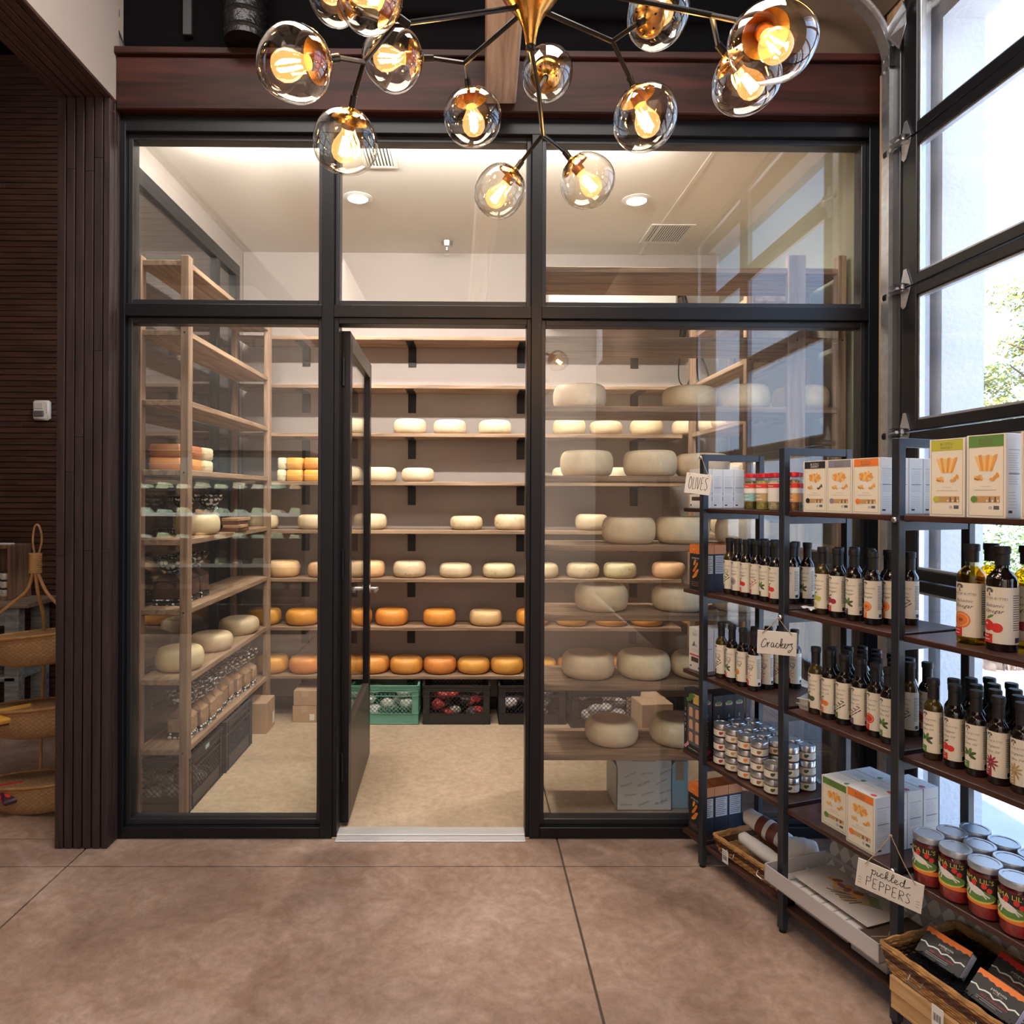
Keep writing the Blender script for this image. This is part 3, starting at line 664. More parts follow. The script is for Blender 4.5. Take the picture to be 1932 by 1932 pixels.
for j, (m, nm) in enumerate(((M_blk_b, 'red-brown'), (M_blk_b, 'red-brown'), (M_blk_w, 'white'))):
    for lv in range(2):
        block(-1.615 + [-.03, .0, .03][j] * .3, .45 + j * .145, ZL[4] + lv * .073, .17, .135, .07, m if lv else (M_blk_o if m is not M_blk_w else m),
              f'{(nm if lv else ("orange" if m is not M_blk_w else nm))} cheese block on the left rack, {"upper" if lv else "lower"}, {ORD[j]} from the front', 'cheese blocks on the left rack')
# ---- gift packs wrapped in polka-dot cloth
def polka(name='polka_dot_cloth', scale=36):
    m, n, l = _nt(name)
    o = n.new('ShaderNodeOutputMaterial'); p = n.new('ShaderNodeBsdfPrincipled'); l.new(p.outputs[0], o.inputs[0]); p.inputs['Roughness'].default_value = .35
    tc = n.new('ShaderNodeTexCoord'); v = n.new('ShaderNodeTexVoronoi'); v.inputs['Scale'].default_value = scale; v.inputs['Randomness'].default_value = .35
    l.new(tc.outputs['Object'], v.inputs['Vector']); c = n.new('ShaderNodeMath'); c.operation = 'LESS_THAN'; c.inputs[1].default_value = .40; l.new(v.outputs['Distance'], c.inputs[0])
    mx = n.new('ShaderNodeMix'); mx.data_type = 'RGBA'; mx.inputs['A'].default_value = (.010, .010, .012, 1); mx.inputs['B'].default_value = (.85, .85, .85, 1)
    l.new(c.outputs[0], mx.inputs['Factor']); l.new(mx.outputs['Result'], p.inputs['Base Color']); MATS[name] = m; return m
M_polka = polka(); M_blue = mat('blue_ribbon', (.22, .50, .80), .4); M_brownp = mat('brown_parcel', (.42, .26, .16), .6, var=.2, scale=40)
M_cell = mat('crinkled_cellophane', (.42, .38, .36), .22, var=.4, scale=60, bump=.8, bscale=60)
def ruffle(R, h, n=26, m=5):
    mb = MB(); v = []; f = []; rows = 7
    for k in range(rows):
        t = k / (rows - 1); r = R * (.25 + .95 * math.sin(t * 1.9) ** .8)
        for i in range(n):
            a = 2 * PI * i / n; rr = r * (1 + .22 * t * math.sin(a * m + k) + random.uniform(-.09, .09) * t)
            v.append((rr * math.cos(a), rr * math.sin(a), h * t + random.uniform(-.1, .1) * h * t))
    for k in range(rows - 1):
        for i in range(n): f.append((k * n + i, k * n + (i + 1) % n, (k + 1) * n + (i + 1) % n, (k + 1) * n + i))
    mb.add(v, f)
    inn = [(x * .55, y * .55, z * .86 + h * .05) for x, y, z in v[-n:]]; b = v[-n:] + inn
    mb.add(b, [(i, (i + 1) % n, n + (i + 1) % n, n + i) for i in range(n)] + [tuple(range(n, 2 * n))]); return mb
def bow(r):
    mb = MB()
    for s in (1, -1):
        pts = catmull([(0, 0, 0), (s * r * .6, -.004, r * .45), (s * r * 1.1, 0, .1 * r), (s * r * .6, .004, -r * .3), (0, 0, 0)], 4)
        for a, b in zip(pts, pts[1:]): mb.add([a + Vector((0, -.009, 0)), b + Vector((0, -.009, 0)), b + Vector((0, .009, 0)), a + Vector((0, .009, 0))], [(0, 1, 2, 3)])
        pts = catmull([(0, 0, 0), (s * r * .4, -.01, -r * .6), (s * r * .8, -.014, -r * 1.2)], 3)
        for a, b in zip(pts, pts[1:]): mb.add([a + Vector((-.009, 0, 0)), b + Vector((-.009, 0, 0)), b + Vector((.009, 0, 0)), a + Vector((.009, 0, 0))], [(0, 1, 2, 3)])
    return mb
def gift(x, y, z, w, d, h, body, label, group, bowed=True, R=.055, rz=0.0):
    t = thing('gift_pack', label, 'gift', (x, y, z), rz, group)
    mb = MB(); mb.cbox((-w / 2, -d / 2, .03), (w / 2, d / 2, h), .008); mb.add([(-w / 2, -d / 2, h), (w / 2, -d / 2, h), (w / 2, d / 2, h), (-w / 2, d / 2, h), (-.015, -.015, h + .045), (.015, -.015, h + .045), (.015, .015, h + .045), (-.015, .015, h + .045)],
        [(0, 1, 5, 4), (1, 2, 6, 5), (2, 3, 7, 6), (3, 0, 4, 7)]); mb.build('parcel', body, t, 40)
    MB().cbox((-w / 2 - .002, -d / 2 - .002, 0), (w / 2 + .002, d / 2 + .002, .032), .006).build('base_band', M_polka, t, 30)
    o = ruffle(R, .085).build('gathered_top', M_polka, t, 60); o.location = (0, 0, h + .04)
    if bowed: o = bow(.05).build('bow', M_blue, t, 0); o.location = (0, -.02, h + .045)
random.seed(5)
p = onZ(405, 1005, ZL[3]); gift(p.x - .05, p.y + .05, ZL[3], .10, .10, .10, M_cell, 'clear gift bag with black polka-dot top and blue ribbon beside the cream wheel, left rack', 'polka-dot gift packs')
gift(p.x - .16, p.y - .06, ZL[3], .10, .10, .10, M_cell, 'polka-dot topped gift bag half hidden behind the cream wheel on the left rack', 'polka-dot gift packs')
p = onZ(448, 1003, ZL[3])
for i in range(4):
    MB().cbox((-.055, -.10, 0), (.055, .10, .021), .003).build('chocolate_bar', (M_brownp if i % 2 else mat('dark_wrapper', (.16, .07, .05), .35)), None, loc=(p.x - .04 + random.uniform(-.01, .01), p.y + .08, ZL[3] + .0215 * i), rot=(0, 0, random.uniform(-.1, .1)),
        label=f'flat wrapped bar beside the polka-dot bag, {["bottom", "second lowest", "second highest", "top"][i]} of the pile', cat='bar', group='wrapped bars on the left rack')
for i in range(3): gift(-1.60, .42 + i * .14, ZL[2], .15, .12, .13, mat('dark_parcel', (.07, .04, .035), .4), f'dark polka-dot gift pack on the left rack third shelf, {ORD[i]} from the front', 'polka-dot gift packs', True, .065)
for i in range(9):
    p = Vector((-1.545 + .015 * math.sin(i), .44 + i * .125, 0))
    gift(p.x, p.y, ZL[0], .13, .095, .115, M_brownp, f'brown parcel with polka-dot cloth top on the left rack lowest shelf, {ORD[i]} from the front', 'polka-dot gift packs', i in (3, 4, 6), .062, random.uniform(-.1, .1))
# ---- milk crates with lattice walls
M_crB = mat('black_crate_plastic', (.018, .017, .020), .4); M_crG = mat('green_crate_plastic', (.13, .34, .26), .45); M_crU = mat('dark_blue_crate_plastic', (.03, .045, .07), .4)
M_bagw = mat('white_wrapped_goods', (.62, .58, .58), .3, var=.35, scale=40, bump=.5); M_bagr = mat('red_wrapped_goods', (.45, .05, .04), .3, var=.3, scale=40, bump=.5); M_bagd = mat('dark_wrapped_goods', (.08, .06, .07), .3, var=.3, scale=40, bump=.5)
def crate_data(w, d, h, m):
    """long sides have a lattice window; returns list of (part name, mesh)"""
    sh = MB(); t = .008
    for s in (1, -1):
        y0, y1 = sorted((s * d / 2, s * (d / 2 - t)))
        sh.box((-w / 2, y0, 0), (w / 2, y1, h * .27)); sh.box((-w / 2, y0, h * .84), (w / 2, y1, h))
        for x in (-w / 2, w / 2 - .045): sh.box((x, y0, h * .27), (x + .045, y1, h * .84))
        x0, x1 = sorted((s * w / 2, s * (w / 2 - t)))
        sh.box((x0, -d / 2 + t, 0), (x1, d / 2 - t, h * .27)); sh.box((x0, -d / 2 + t, h * .84), (x1, d / 2 - t, h))
        for y in (-d / 2 + t, d / 2 - t - .04): sh.box((x0, y, h * .27), (x1, y + .04, h * .84))
    sh.box((-w / 2, -d / 2, 0), (w / 2, d / 2, .006))
    rb = MB(); e = .005
    for z in (.004, h * .27, h * .72, h * .84, h * .9, h * .95, h - .006): rb.box((-w / 2 - e, -d / 2 - e, z), (w / 2 + e, -d / 2, z + .005)); rb.box((-w / 2 - e, d / 2, z), (w / 2 + e, d / 2 + e, z + .005)); rb.box((-w / 2 - e, -d / 2 - e, z), (-w / 2, d / 2 + e, z + .005)); rb.box((w / 2, -d / 2 - e, z), (w / 2 + e, d / 2 + e, z + .005))
    for x in (-w / 2, -w / 2 + .04, w / 2 - .045, w / 2 - .005):
        for s in (1, -1): y0, y1 = sorted((s * d / 2, s * (d / 2 + e))); rb.box((x, y0, 0), (x + .005, y1, h))
    la = MB(); z0, z1 = h * .28, h * .83; H = z1 - z0
    def lattice(ax, fixed, L):
        st = .030; n = int((L + H) / st) + 1
        for sgn in (1, -1):
            for i in range(n):
                a = -L / 2 - H + i * st
                pts = []
                u0, u1 = a, a + H
                q0, q1 = 0.0, H
                if u0 < -L / 2: q0 += (-L / 2 - u0); u0 = -L / 2
                if u1 > L / 2: q1 -= (u1 - L / 2); u1 = L / 2
                if u1 <= u0: continue
                A = (u0, z0 + q0) if sgn > 0 else (u0, z1 - q0); B = (u1, z0 + q1) if sgn > 0 else (u1, z1 - q1)
                w_ = .0022
                if ax == 'x': vs = [(A[0] - w_, fixed, A[1]), (A[0] + w_, fixed, A[1]), (B[0] + w_, fixed, B[1]), (B[0] - w_, fixed, B[1])]; off = Vector((0, .004, 0))
                else: vs = [(fixed, A[0] - w_, A[1]), (fixed, A[0] + w_, A[1]), (fixed, B[0] + w_, B[1]), (fixed, B[0] - w_, B[1])]; off = Vector((.004, 0, 0))
                vs = [Vector(v) for v in vs]; vs += [v + off for v in vs]
                la.add(vs, [(0, 1, 2, 3), (4, 7, 6, 5), (0, 4, 5, 1), (3, 2, 6, 7), (1, 5, 6, 2), (0, 3, 7, 4)])
    for s in (1, -1): lattice('x', s * (d / 2 - .004) - .002, w - .09); lattice('y', s * (w / 2 - .004) - .002, d - .09)
    return [('shell', sh.data('shell', m, 0)), ('ribs', rb.data('ribs', m, 0)), ('lattice', la.data('lattice', m, 0))]
def crate(kind, w, d, h, m, x, y, z, rz, label, fill=None):
    k = (kind, w, d, h)
    if k not in CRD: CRD[k] = crate_data(w, d, h, m)
    t = thing('milk_crate', label, 'crate', (x, y, z), rz, 'milk crates on the cellar floor')
    for nm, me in CRD[k]: put(nm, me, t)
    if fill:
        for j in range(fill[1]):
            R = .055; mb = MB(); prof = [(R * math.sin(PI * q / 6) * random.uniform(.9, 1.1), R * .6 * (1 - math.cos(PI * q / 6))) for q in range(7)]; prof[0] = (.001, 0); prof[-1] = (.001, prof[-1][1])
            mb.lathe(prof, 9, 0, Matrix.Rotation(random.uniform(-.5, .5), 4, 'X'))
            fx = x + math.cos(rz) * 0; lx = (random.random() - .5) * (w - .16); ly = (random.random() - .5) * (d - .16)
            lz = .02 + (j % 3) * .065 + random.uniform(0, .02)
            q = Matrix.Rotation(rz, 4, 'Z') @ Vector((lx, ly, lz))
            mb.build('wrapped_package', random.choice(fill[0]), None, 60, loc=(x + q.x, y + q.y, z + q.z), rot=(0, 0, random.random() * 6), label=fill[2], cat='package', group=fill[3])
CRD = {}
def cx_(a, b): return (onZ(a, 1367, 0).x + onZ(b, 1367, 0).x) / 2
yc = 1.617 + .165
random.seed(9)
crate('g', .475, .33, .278, M_crG, cx_(663, 795) - .01, yc, 0, 0, 'green lattice milk crate on the floor under the back shelves, seen through the doorway', ([M_bagw, M_bagw], 16, 'pale wrapped package heaped in the green milk crate', 'packages in the green crate'))
crate('b', .475, .33, .278, M_crB, cx_(797, 925), yc, 0, 0, 'black milk crate of red packages to the right of the green crate', ([M_bagw, M_bagr, M_bagr, M_bagd], 18, 'red or dark wrapped package in the black crate beside the green crate', 'packages in the middle black crate'))
crate('b', .475, .33, .278, M_crB, cx_(937, 1066) + .01, yc, 0, 0, 'black milk crate half hidden by the right door post', ([M_bagw, M_bagd], 14, 'pale wrapped package in the black crate behind the right door post', 'packages in the right black crate'))
p = onZ(1135, 1378, 0)
crate('b', .475, .33, .278, M_crB, p.x + .03, p.y + .165, 0, 0, 'black milk crate standing forward under the right back shelves', ([M_bagw], 14, 'white wrapped package in the forward black crate on the right', 'packages in the forward black crate'))
pa, pb = onZ(357, 1537, 0), onZ(441, 1445, 0)
crate('c', .475, .33, .278, M_crB, pa.x - .175, .50, 0, PI / 2, 'black milk crate under the front end of the left rack with a small blue tag', ([M_bagd, M_bagd, M_bagw], 12, 'dark wrapped package in the black crate under the left rack', 'packages in the left black crate'))
crate('u', .475, .33, .30, M_crU, pa.x - .165, 1.0, 0, PI / 2, 'dark blue milk crate behind the black one under the left rack')
MB().box((0, 0, 0), (.003, .05, .022)).build('tag', mat('pale_blue_tag', (.55, .7, .78), .5), bpy.data.objects['milk_crate.004'] if 'milk_crate.004' in bpy.data.objects else None, 0, loc=(.02, -.172, .25), rot=(0, 0, PI / 2))
# ---- cartons
M_card = mat('brown_cardboard', (.46, .31, .20), .8, var=.06, scale=14); M_tape = mat('packing_tape', (.52, .37, .24), .3); M_lab = mat('white_paper', (.80, .80, .78), .6)
def carton(x, y, z, w, d, h, rz, label, m=M_card, lab=True, group=None):
    t = thing('cardboard_box', label, 'box', (x, y, z), rz, group)
    MB().cbox((-w / 2, -d / 2, 0), (w / 2, d / 2, h), .003).build('carton', m, t, 20)
    MB().box((-w / 2 - .0006, -.022, h - .0), (w / 2 + .0006, .022, h + .0008)).box((-.022, -d / 2 - .0008, h * .6), (.022, -d / 2, h)).build('tape', M_tape, t, 0)
    if lab: MB().box((w * .22, -d / 2 - .001, h * .12), (w * .42, -d / 2, h * .5)).build('shipping_label', M_lab, t, 0)
def bxw(a, b, y): return onY(a, 1300, y).x, onY(b, 1300, y).x
x0, x1 = bxw(552, 597, 1.66); carton((x0 + x1) / 2, 1.77, 0, x1 - x0, .22, .118, 0, 'lower small brown carton of the pair under the left back shelves')
carton((x0 + x1) / 2 + .004, 1.77, .119, x1 - x0 - .006, .22, .108, 0, 'upper small brown carton of the pair under the left back shelves', lab=False)
x0, x1 = bxw(599, 640, 1.66); carton((x0 + x1) / 2, 1.77, 0, x1 - x0, .22, .145, 0, 'lower brown carton behind the left door mullion', lab=False); carton((x0 + x1) / 2, 1.77, .146, x1 - x0, .22, .145, 0, 'upper brown carton behind the left door mullion', lab=False)
p = onZ(500, 1385, 0); carton(p.x - .12, p.y + .10, 0, .20, .26, .21, PI / 2, 'brown carton past the blue crate at the end of the left rack')
x0, x1 = bxw(1206, 1268, 1.3); carton((x0 + x1) / 2, 1.46, 0, x1 - x0, .3, .24, .12, 'brown carton on the floor behind the right front rack', lab=False)
# white printed carton with raised flap under the right front rack
t = thing('white_carton', 'white printed carton with open flap under the right front rack', 'box', (onZ(1222, 1541, 0).x, .42, 0), 0)
W = .29; Hh = .225; Dp = .26
mb = MB(); mb.box((-W / 2, -Dp / 2, 0), (W / 2, -Dp / 2 + .004, Hh)); mb.box((-W / 2, Dp / 2 - .004, 0), (W / 2, Dp / 2, Hh)); mb.box((-W / 2, -Dp / 2, 0), (-W / 2 + .004, Dp / 2, Hh)); mb.box((W / 2 - .004, -Dp / 2, 0), (W / 2, Dp / 2, Hh)); mb.box((-W / 2, -Dp / 2, 0), (W / 2, Dp / 2, .004))
M_wc = mat('white_card', (.72, .77, .78), .6); mb.build('carton', M_wc, t, 0)
for nm, M in (('flap', Matrix.Translation((0, -Dp / 2 + .002, Hh)) @ Matrix.Rotation(math.radians(-22), 4, 'X')), ('flap', Matrix.Translation((0, Dp / 2 - .002, Hh)) @ Matrix.Rotation(math.radians(35), 4, 'X'))):
    MB().box((-W / 2, -.0015, 0), (W / 2, .0015, .085), 0, M).build(nm, M_wc, t, 0)
for s in (-1, 1): MB().box((-.0015, -Dp / 2, 0), (.0015, Dp / 2, .10), 0, Matrix.Translation((s * (W / 2 - .002), 0, Hh)) @ Matrix.Rotation(math.radians(s * 38), 4, 'Y')).build('flap', M_wc, t, 0)
a = Art(); K = ink('grey', (.12, .12, .13))
words = ['GIVE NUTS', 'ALMONDS', 'CASHEWS', 'WALNUTS', 'SWEET TREAT', 'PECANS']
random.seed(2)
for r in range(4):
    for c in range(3): a.text(random.choice(words), -W / 2 + .05 + c * .092 + (r % 2) * .02, .03 + r * .052 + c * .008, w=.066, m=K, rot=random.uniform(-.1, .7) * .7)
put('print', a.flat('print', Matrix.Translation((0, -Dp / 2 - .0004, 0))), t)
a = Art(); a.rect(-.06, .03, .06, .065, K); a.rect(-.058, .032, .058, .063, M_wc, 2); a.lines(-.052, .052, .036, .06, K, 4, 3)
put('print', a.flat('print', Matrix.Translation((0, -Dp / 2 + .0006, Hh)) @ Matrix.Rotation(math.radians(-22), 4, 'X')), t)
carton(onZ(1285, 1541, 0).x + .02, .43, 0, .09, .24, .25, 0, 'narrow pale blue carton beside the white printed carton', mat('pale_blue_card', (.42, .58, .66), .6), False)
# ---- ceiling fittings and wall units
for (px, py, lab) in ((675, 373, 'round recessed downlight in the cellar ceiling above the doorway'), (1201, 377, 'round recessed downlight in the cellar ceiling behind the right pane')):
    p = onZ(px, py, cz); t = thing('downlight', lab, 'ceiling light', (p.x, p.y, cz), 0, 'cellar downlights')
    MB().lathe([(.062, 0), (.09, 0), (.092, -.004), (.062, -.010), (.062, 0)], 28).build('trim_ring', M_white, t)
    MB().lathe([(.001, -.002), (.062, -.002)], 28).build('lens', mat('lit_lens', (1, 1, 1), .5, emit=(1, .97, .92), estr=9.0), t, 0)
    add_light('downlight_lamp', 'SPOT', (p.x, p.y, cz - .03), 130, (1, .90, .76), .05, spread=2.4)
def vent(px0, py0, px1, py1, label, n=12):
    a = onZ(px0, py0, cz); b = onZ(px1, py1, cz); w = abs(b.x - a.x); d = abs(b.y - a.y)
    t = thing('ceiling_vent', label, 'vent', ((a.x + b.x) / 2, (a.y + b.y) / 2, cz - .001))
    f = MB(); f.box((-w / 2 - .02, -d / 2 - .02, -.006), (w / 2 + .02, -d / 2, 0)).box((-w / 2 - .02, d / 2, -.006), (w / 2 + .02, d / 2 + .02, 0)).box((-w / 2 - .02, -d / 2, -.006), (-w / 2, d / 2, 0)).box((w / 2, -d / 2, -.006), (w / 2 + .02, d / 2, 0))
    f.build('frame', M_white, t, 0); MB().box((-w / 2, -d / 2, -.0012), (w / 2, d / 2, 0)).build('duct_opening', mat('vent_dark', (.05, .05, .05), .9), t, 0)
    for i in range(n): x = -w / 2 + w * (i + .5) / n; MB().box((x - w / n * .28, -d / 2, -.005), (x + w / n * .28, d / 2, -.002)).build('louvre', M_white, t, 0)
vent(1213, 455, 1306, 425, 'rectangular louvred vent in the cellar ceiling to the right', 16)
t = None
a_ = onZ(690, 314, cz); vent(694, 312, 734, 272, 'square louvred vent in the cellar ceiling near the doorway', 8)
p = onZ(845, 478, cz); t = thing('fire_sprinkler', 'chrome fire sprinkler head hanging from the cellar ceiling', 'sprinkler', (p.x, 1.75, cz))
MB().lathe([(.001, 0), (.045, 0), (.038, -.035), (.012, -.04), (.010, -.06), (.001, -.06)], 20).build('escutcheon', M_alu, t)
m = MB()
for s in (-1, 1): m.tube([(s * .008, 0, -.055), (s * .016, 0, -.075), (s * .004, 0, -.095)], .0025, 6)
m.lathe([(.001, -.095), (.018, -.096), (.018, -.099), (.001, -.1)], 16); m.build('deflector', M_alu, t)
x0, x1 = onY(1036, 550, 1.75).x, onY(1280, 550, 1.75).x
t = thing('evaporator_unit', 'white wall-mounted cooling unit high on the cellar back wall', 'cooling unit', ((x0 + x1) / 2, 1.86, 2.93))
w = x1 - x0; MB().cbox((-w / 2, -.11, 0), (w / 2, .124, .30), .02).build('casing', M_white, t, 40)
m = MB(); m.tube(catmull([(w / 2, 0, .2), (w / 2 + .06, -.02, .22), (w / 2 + .09, -.02, .1), (w / 2 + .08, 0, -.05), (w / 2 + .085, .07, -.2)], 6), .017, 8); m.tube(catmull([(w / 2, 0, .12), (w / 2 + .05, .0, .14), (w / 2 + .06, 0, .0), (w / 2 + .065, .08, -.2)], 6), .012, 8); m.build('insulated_pipes', M_black, t)
MB().tube(catmull([(w / 2 + .02, -.03, .05), (w / 2 + .07, -.05, .06), (w / 2 + .09, -.04, -.02)], 6), .006, 6).build('green_wire', mat('green_yellow_wire', (.6, .7, .1), .5), t)
p = onY(1206, 614, 1.95); t = thing('emergency_light', 'long white emergency light box on the back wall below the cooling unit', 'light box', (p.x, 1.984, p.z))
MB().cbox((-.145, -.05, -.032), (.145, 0, .032), .014).build('casing', M_white, t, 40); MB().cyl((.02, -.0505, 0), (.02, -.054, 0), .004).build('test_button', M_black, t)
m = MB(); x = onY(1290, 700, 1.9).x
m.tube(catmull([(x, 1.80, 2.812), (x - .06, 1.72, 2.815), (x - .09, 1.695, 2.76), (x - .1, 1.695, 2.5), (x - .04, 1.695, 2.45), (x, 1.695, 2.6), (x + .005, 1.695, 2.78)], 8), .005, 6); m.tube(catmull([(x + .02, 1.80, 2.812), (x + .02, 1.715, 2.815), (x + .03, 1.693, 2.74), (x + .04, 1.693, 2.5), (x + .1, 1.693, 2.35), (x + .12, 1.693, 2.5), (x + .05, 1.693, 2.70)], 8), .006, 6)
m.build('cable', M_black, None, label='black cables looping down from the top back shelf on the right', cat='cable')
MB().cbox((-.09, -.06, 0), (.09, .06, .022), .008).build('router', M_black, None, 40, loc=(x + .05, 1.80, ZB[7] + .001), label='small black box on the top back shelf among the cables', cat='electronics')
# ================================================================ BLACK SHELVING UNIT AND ITS GOODS
UO = Vector((1.027, -.236, 0)); UTH = math.atan2(-.949, .314)
UM = Matrix.Translation(UO) @ Matrix.Rotation(UTH, 4, 'Z')
def U(s, w, z=0.0): return UM @ Vector((s, w, z))
UI = UM.inverted()
def sAt(px, w, py=1000):
    r = ray(px, py); o = UI @ CAMPOS; d = UI.to_3x3() @ r
    return (o + d * ((w - o.y) / d.y)).x
def inv(px, py, z): q = UI @ onZ(px, py, z); return q.x, q.y
UZ = [.10, .47, .843, 1.216, 1.59]
UZN = ['bottom shelf', 'second shelf up', 'third shelf up', 'fourth shelf up', 'top shelf']
M_ufr = mat('black_powder_coat', (.030, .034, .044), .34, metal=.2)
M_ush = wood('dark_walnut_board', (.030, .012, .009), (.085, .034, .022), 'X', 1.3, .36, .08)
unit = thing('shelving_unit', 'tall open shelving unit with black metal posts and dark wood boards, by the glass door', 'shelf', UO, UTH)
for k in range(4):
    for w in (0.0, .305): MB().cbox((k * .475 - .0, w, 0.012), (k * .475 + .028, w + .028, 1.83), .002).build('post', M_ufr, unit, 20); MB().cyl((k * .475 + .014, w + .014, 0), (k * .475 + .014, w + .014, .012), .013).build('foot', M_black, unit)
    for z in UZ: MB().cbox((k * .475 + .003, .028, z - .048), (k * .475 + .025, .305, z - .020), .001).build('side_rail', M_ufr, unit, 20)
    MB().cbox((k * .475 + .003, .028, 1.802), (k * .475 + .025, .305, 1.83), .001).build('side_rail', M_ufr, unit, 20)
for z in UZ:
    for k in range(-1, 3):
        a, b = (k * .475 + .0285, (k + 1) * .475 - .0005) if k >= 0 else (-.14, -.0005)
        MB().cbox((a, .018, z - .018), (b, .318 if k >= 0 else .285, z), .002).build('shelf_board', M_ush, unit, 20)
    for a, b in ((-.03, .06), (.42, .53), (.90, 1.0), (1.38, 1.43)): MB().cbox((a, .029, z - .0195), (b, .304, z - .0185), .0002).build('joint_plate', M_ufr, unit, 0)
for k, z in ((0, 1.815), (1, 1.19), (2, .86 - .38), (2, 1.575)): MB().lathe([(.001, 0), (.008, 0), (.009, .006), (.006, .010), (.001, .011)], 12, 0, Matrix.Translation((k * .475 + .014, 0, z)) @ Matrix.Rotation(PI / 2, 4, 'X')).build('knob', M_alu, unit)
# ---- print inks
def C(n, r, g, b): return ink(n, (r, g, b))
K = C('black', .02, .02, .022); KG = C('grey', .22, .22, .24); W_ = C('white', .82, .80, .76); CRM = C('cream', .84, .78, .65); LGT = C('pale_grey', .5, .5, .52)
BAND = {'black': C('band_black', .025, .025, .03), 'olive': C('band_olive', .07, .10, .035), 'grey': C('band_grey', .25, .24, .30), 'red': C('band_red', .72, .04, .03), 'rose': C('band_rose', .70, .10, .14), 'green': C('band_green', .12, .26, .06),
        'yellow': C('band_yellow', .72, .62, .12), 'orange': C('band_orange', .86, .22, .04), 'purple': C('band_purple', .17, .07, .15), 'maroon': C('band_maroon', .35, .03, .06), 'tan': C('band_tan', .50, .34, .16), 'lime': C('band_lime', .50, .50, .06), 'pink': C('band_pink', .68, .40, .42), 'brown': C('band_brown', .30, .14, .06)}
def tree(a, cx, cy, r, m, lay=2):
    for q in range(7):
        an = -.3 + q * .62; a.ell(cx + r * .6 * math.cos(an), cy + r * .35 + r * .42 * math.sin(an), r * .36, r * .28, m, lay, 6)
    a.poly([(cx - r * .1, cy - r * .8), (cx + r * .28, cy - r * .8), (cx + r * .1, cy + .2 * r), (cx - r * .02, cy + .2 * r)], m, lay)
def picture(a, kind, cx, cy, r, col):
    G = BAND['green']; D = BAND['olive']
    if kind == 'branch':
        a.stroke([(cx - r, cy - r * .8), (cx, cy), (cx + r, cy + r * .9)], r * .08, D, 2, 3)
        for i in range(9): t = i / 8 * 2 - 1; s = 1 if i % 2 else -1; a.ell(cx + t * r + s * r * .22, cy + t * r * .8 - s * r * .2, r * .34, r * .09, col, 2, 6, .2 + s * .5)
    elif kind == 'leaf':
        for i, an in enumerate((2.2, 1.2, .4, 3.0, -.5)): a.ell(cx + math.cos(an) * r * .5, cy + math.sin(an) * r * .5, r * .48, r * .2, G if i % 2 else D, 2 + i % 2, 8, an)
    elif kind == 'fruit':
        a.ell(cx - r * .3, cy, r * .55, r * .5, col, 2, 12); a.ell(cx + r * .45, cy - r * .15, r * .45, r * .42, col, 3, 12); a.ell(cx - r * .1, cy + r * .75, r * .4, r * .12, G, 2, 6, .5); a.ell(cx - .4 * r, cy + .15 * r, r * .12, r * .1, W_, 4, 6)
    elif kind == 'citrus':
        a.ell(cx, cy, r * .8, r * .75, col, 2, 16); a.ell(cx, cy, r * .66, r * .6, C('citrus_pith', .85, .55, .35), 3, 16); a.ell(cx, cy, r * .58, r * .52, col, 4, 16); a.ell(cx, cy, r * .22, r * .18, BAND['brown'], 5, 8)
    elif kind == 'chili':
        for an in (.3, 1.2, 2.2, 3.6, 4.6, 5.5): a.poly([(cx, cy), (cx + math.cos(an - .12) * r * .5, cy + math.sin(an - .12) * r * .5), (cx + math.cos(an) * r, cy + math.sin(an) * r), (cx + math.cos(an + .14) * r * .5, cy + math.sin(an + .14) * r * .5)], col, 2)
    elif kind == 'flower':
        for i in range(10): an = i * .63 + .3; a.ell(cx + math.cos(an) * r * .45, cy + math.sin(an) * r * .55, r * .46, r * .13, col, 2 + i % 2, 6, an)
        a.stroke([(cx, cy), (cx + r * .5, cy - r)], r * .08, D, 2)
    elif kind == 'cube':
        a.poly([(cx - r * .6, cy - r * .4), (cx, cy - r * .6), (cx + r * .5, cy - r * .3), (cx + r * .45, cy + r * .4), (cx, cy + r * .6), (cx - r * .55, cy + r * .3)], col, 2); a.poly([(cx - r * .4, cy), (cx, cy - .1 * r), (cx + .1 * r, cy + .4 * r), (cx - .3 * r, cy + .3 * r)], BAND['yellow'], 3)
def bottle_label(R, z0, z1, band, pic, pcol, l1, l2):
    a = Art(); H = z1 - z0; x0, x1 = -1.25 * R, 2.35 * R
    a.rect(x0, z0, x1, z1, CRM, 1, 26)
    a.rect(x1, z0, 2.6 * R, z1, CRM, 1, 4)
    u = R * 1.12
    tree(a, -.25 * u, z1 - H * .10, .30 * u, KG)
    a.text('SUTTER BUTTES', .06 * u, z1 - H * .205, w=1.55 * u, m=KG)
    a.rect(-.7 * u, z1 - H * .235, .8 * u, z1 - H * .232, LGT, 2, 6)
    a.text(l1, .05 * u, z1 - H * .33, w=1.2 * u, m=KG, shear=.45); a.text(l2, .05 * u, z1 - H * .44, w=1.2 * u, m=K, shear=.45)
    picture(a, pic, -.12 * u, z0 + H * .31, u * .78, pcol)
    a.rect(x0, z0, -.02 * u, z0 + H * .16, BAND[band], 3, 6); a.lines(-.85 * u, -.15 * u, z0 + H * .05, z0 + H * .11, W_, 2, 4, .5)
    a.lines(1.15 * u, 1.85 * u, z0 + H * .25, z1 - H * .15, KG, 16, 2, .4); a.rect(1.3 * u, z0 + H * .03, 1.75 * u, z0 + H * .12, K, 2, 3)
    return a.round('label', R + .0002)
def dark_glass(name, col, rough=.06): return mat(name, col, rough, coat=.4, spec=.7)
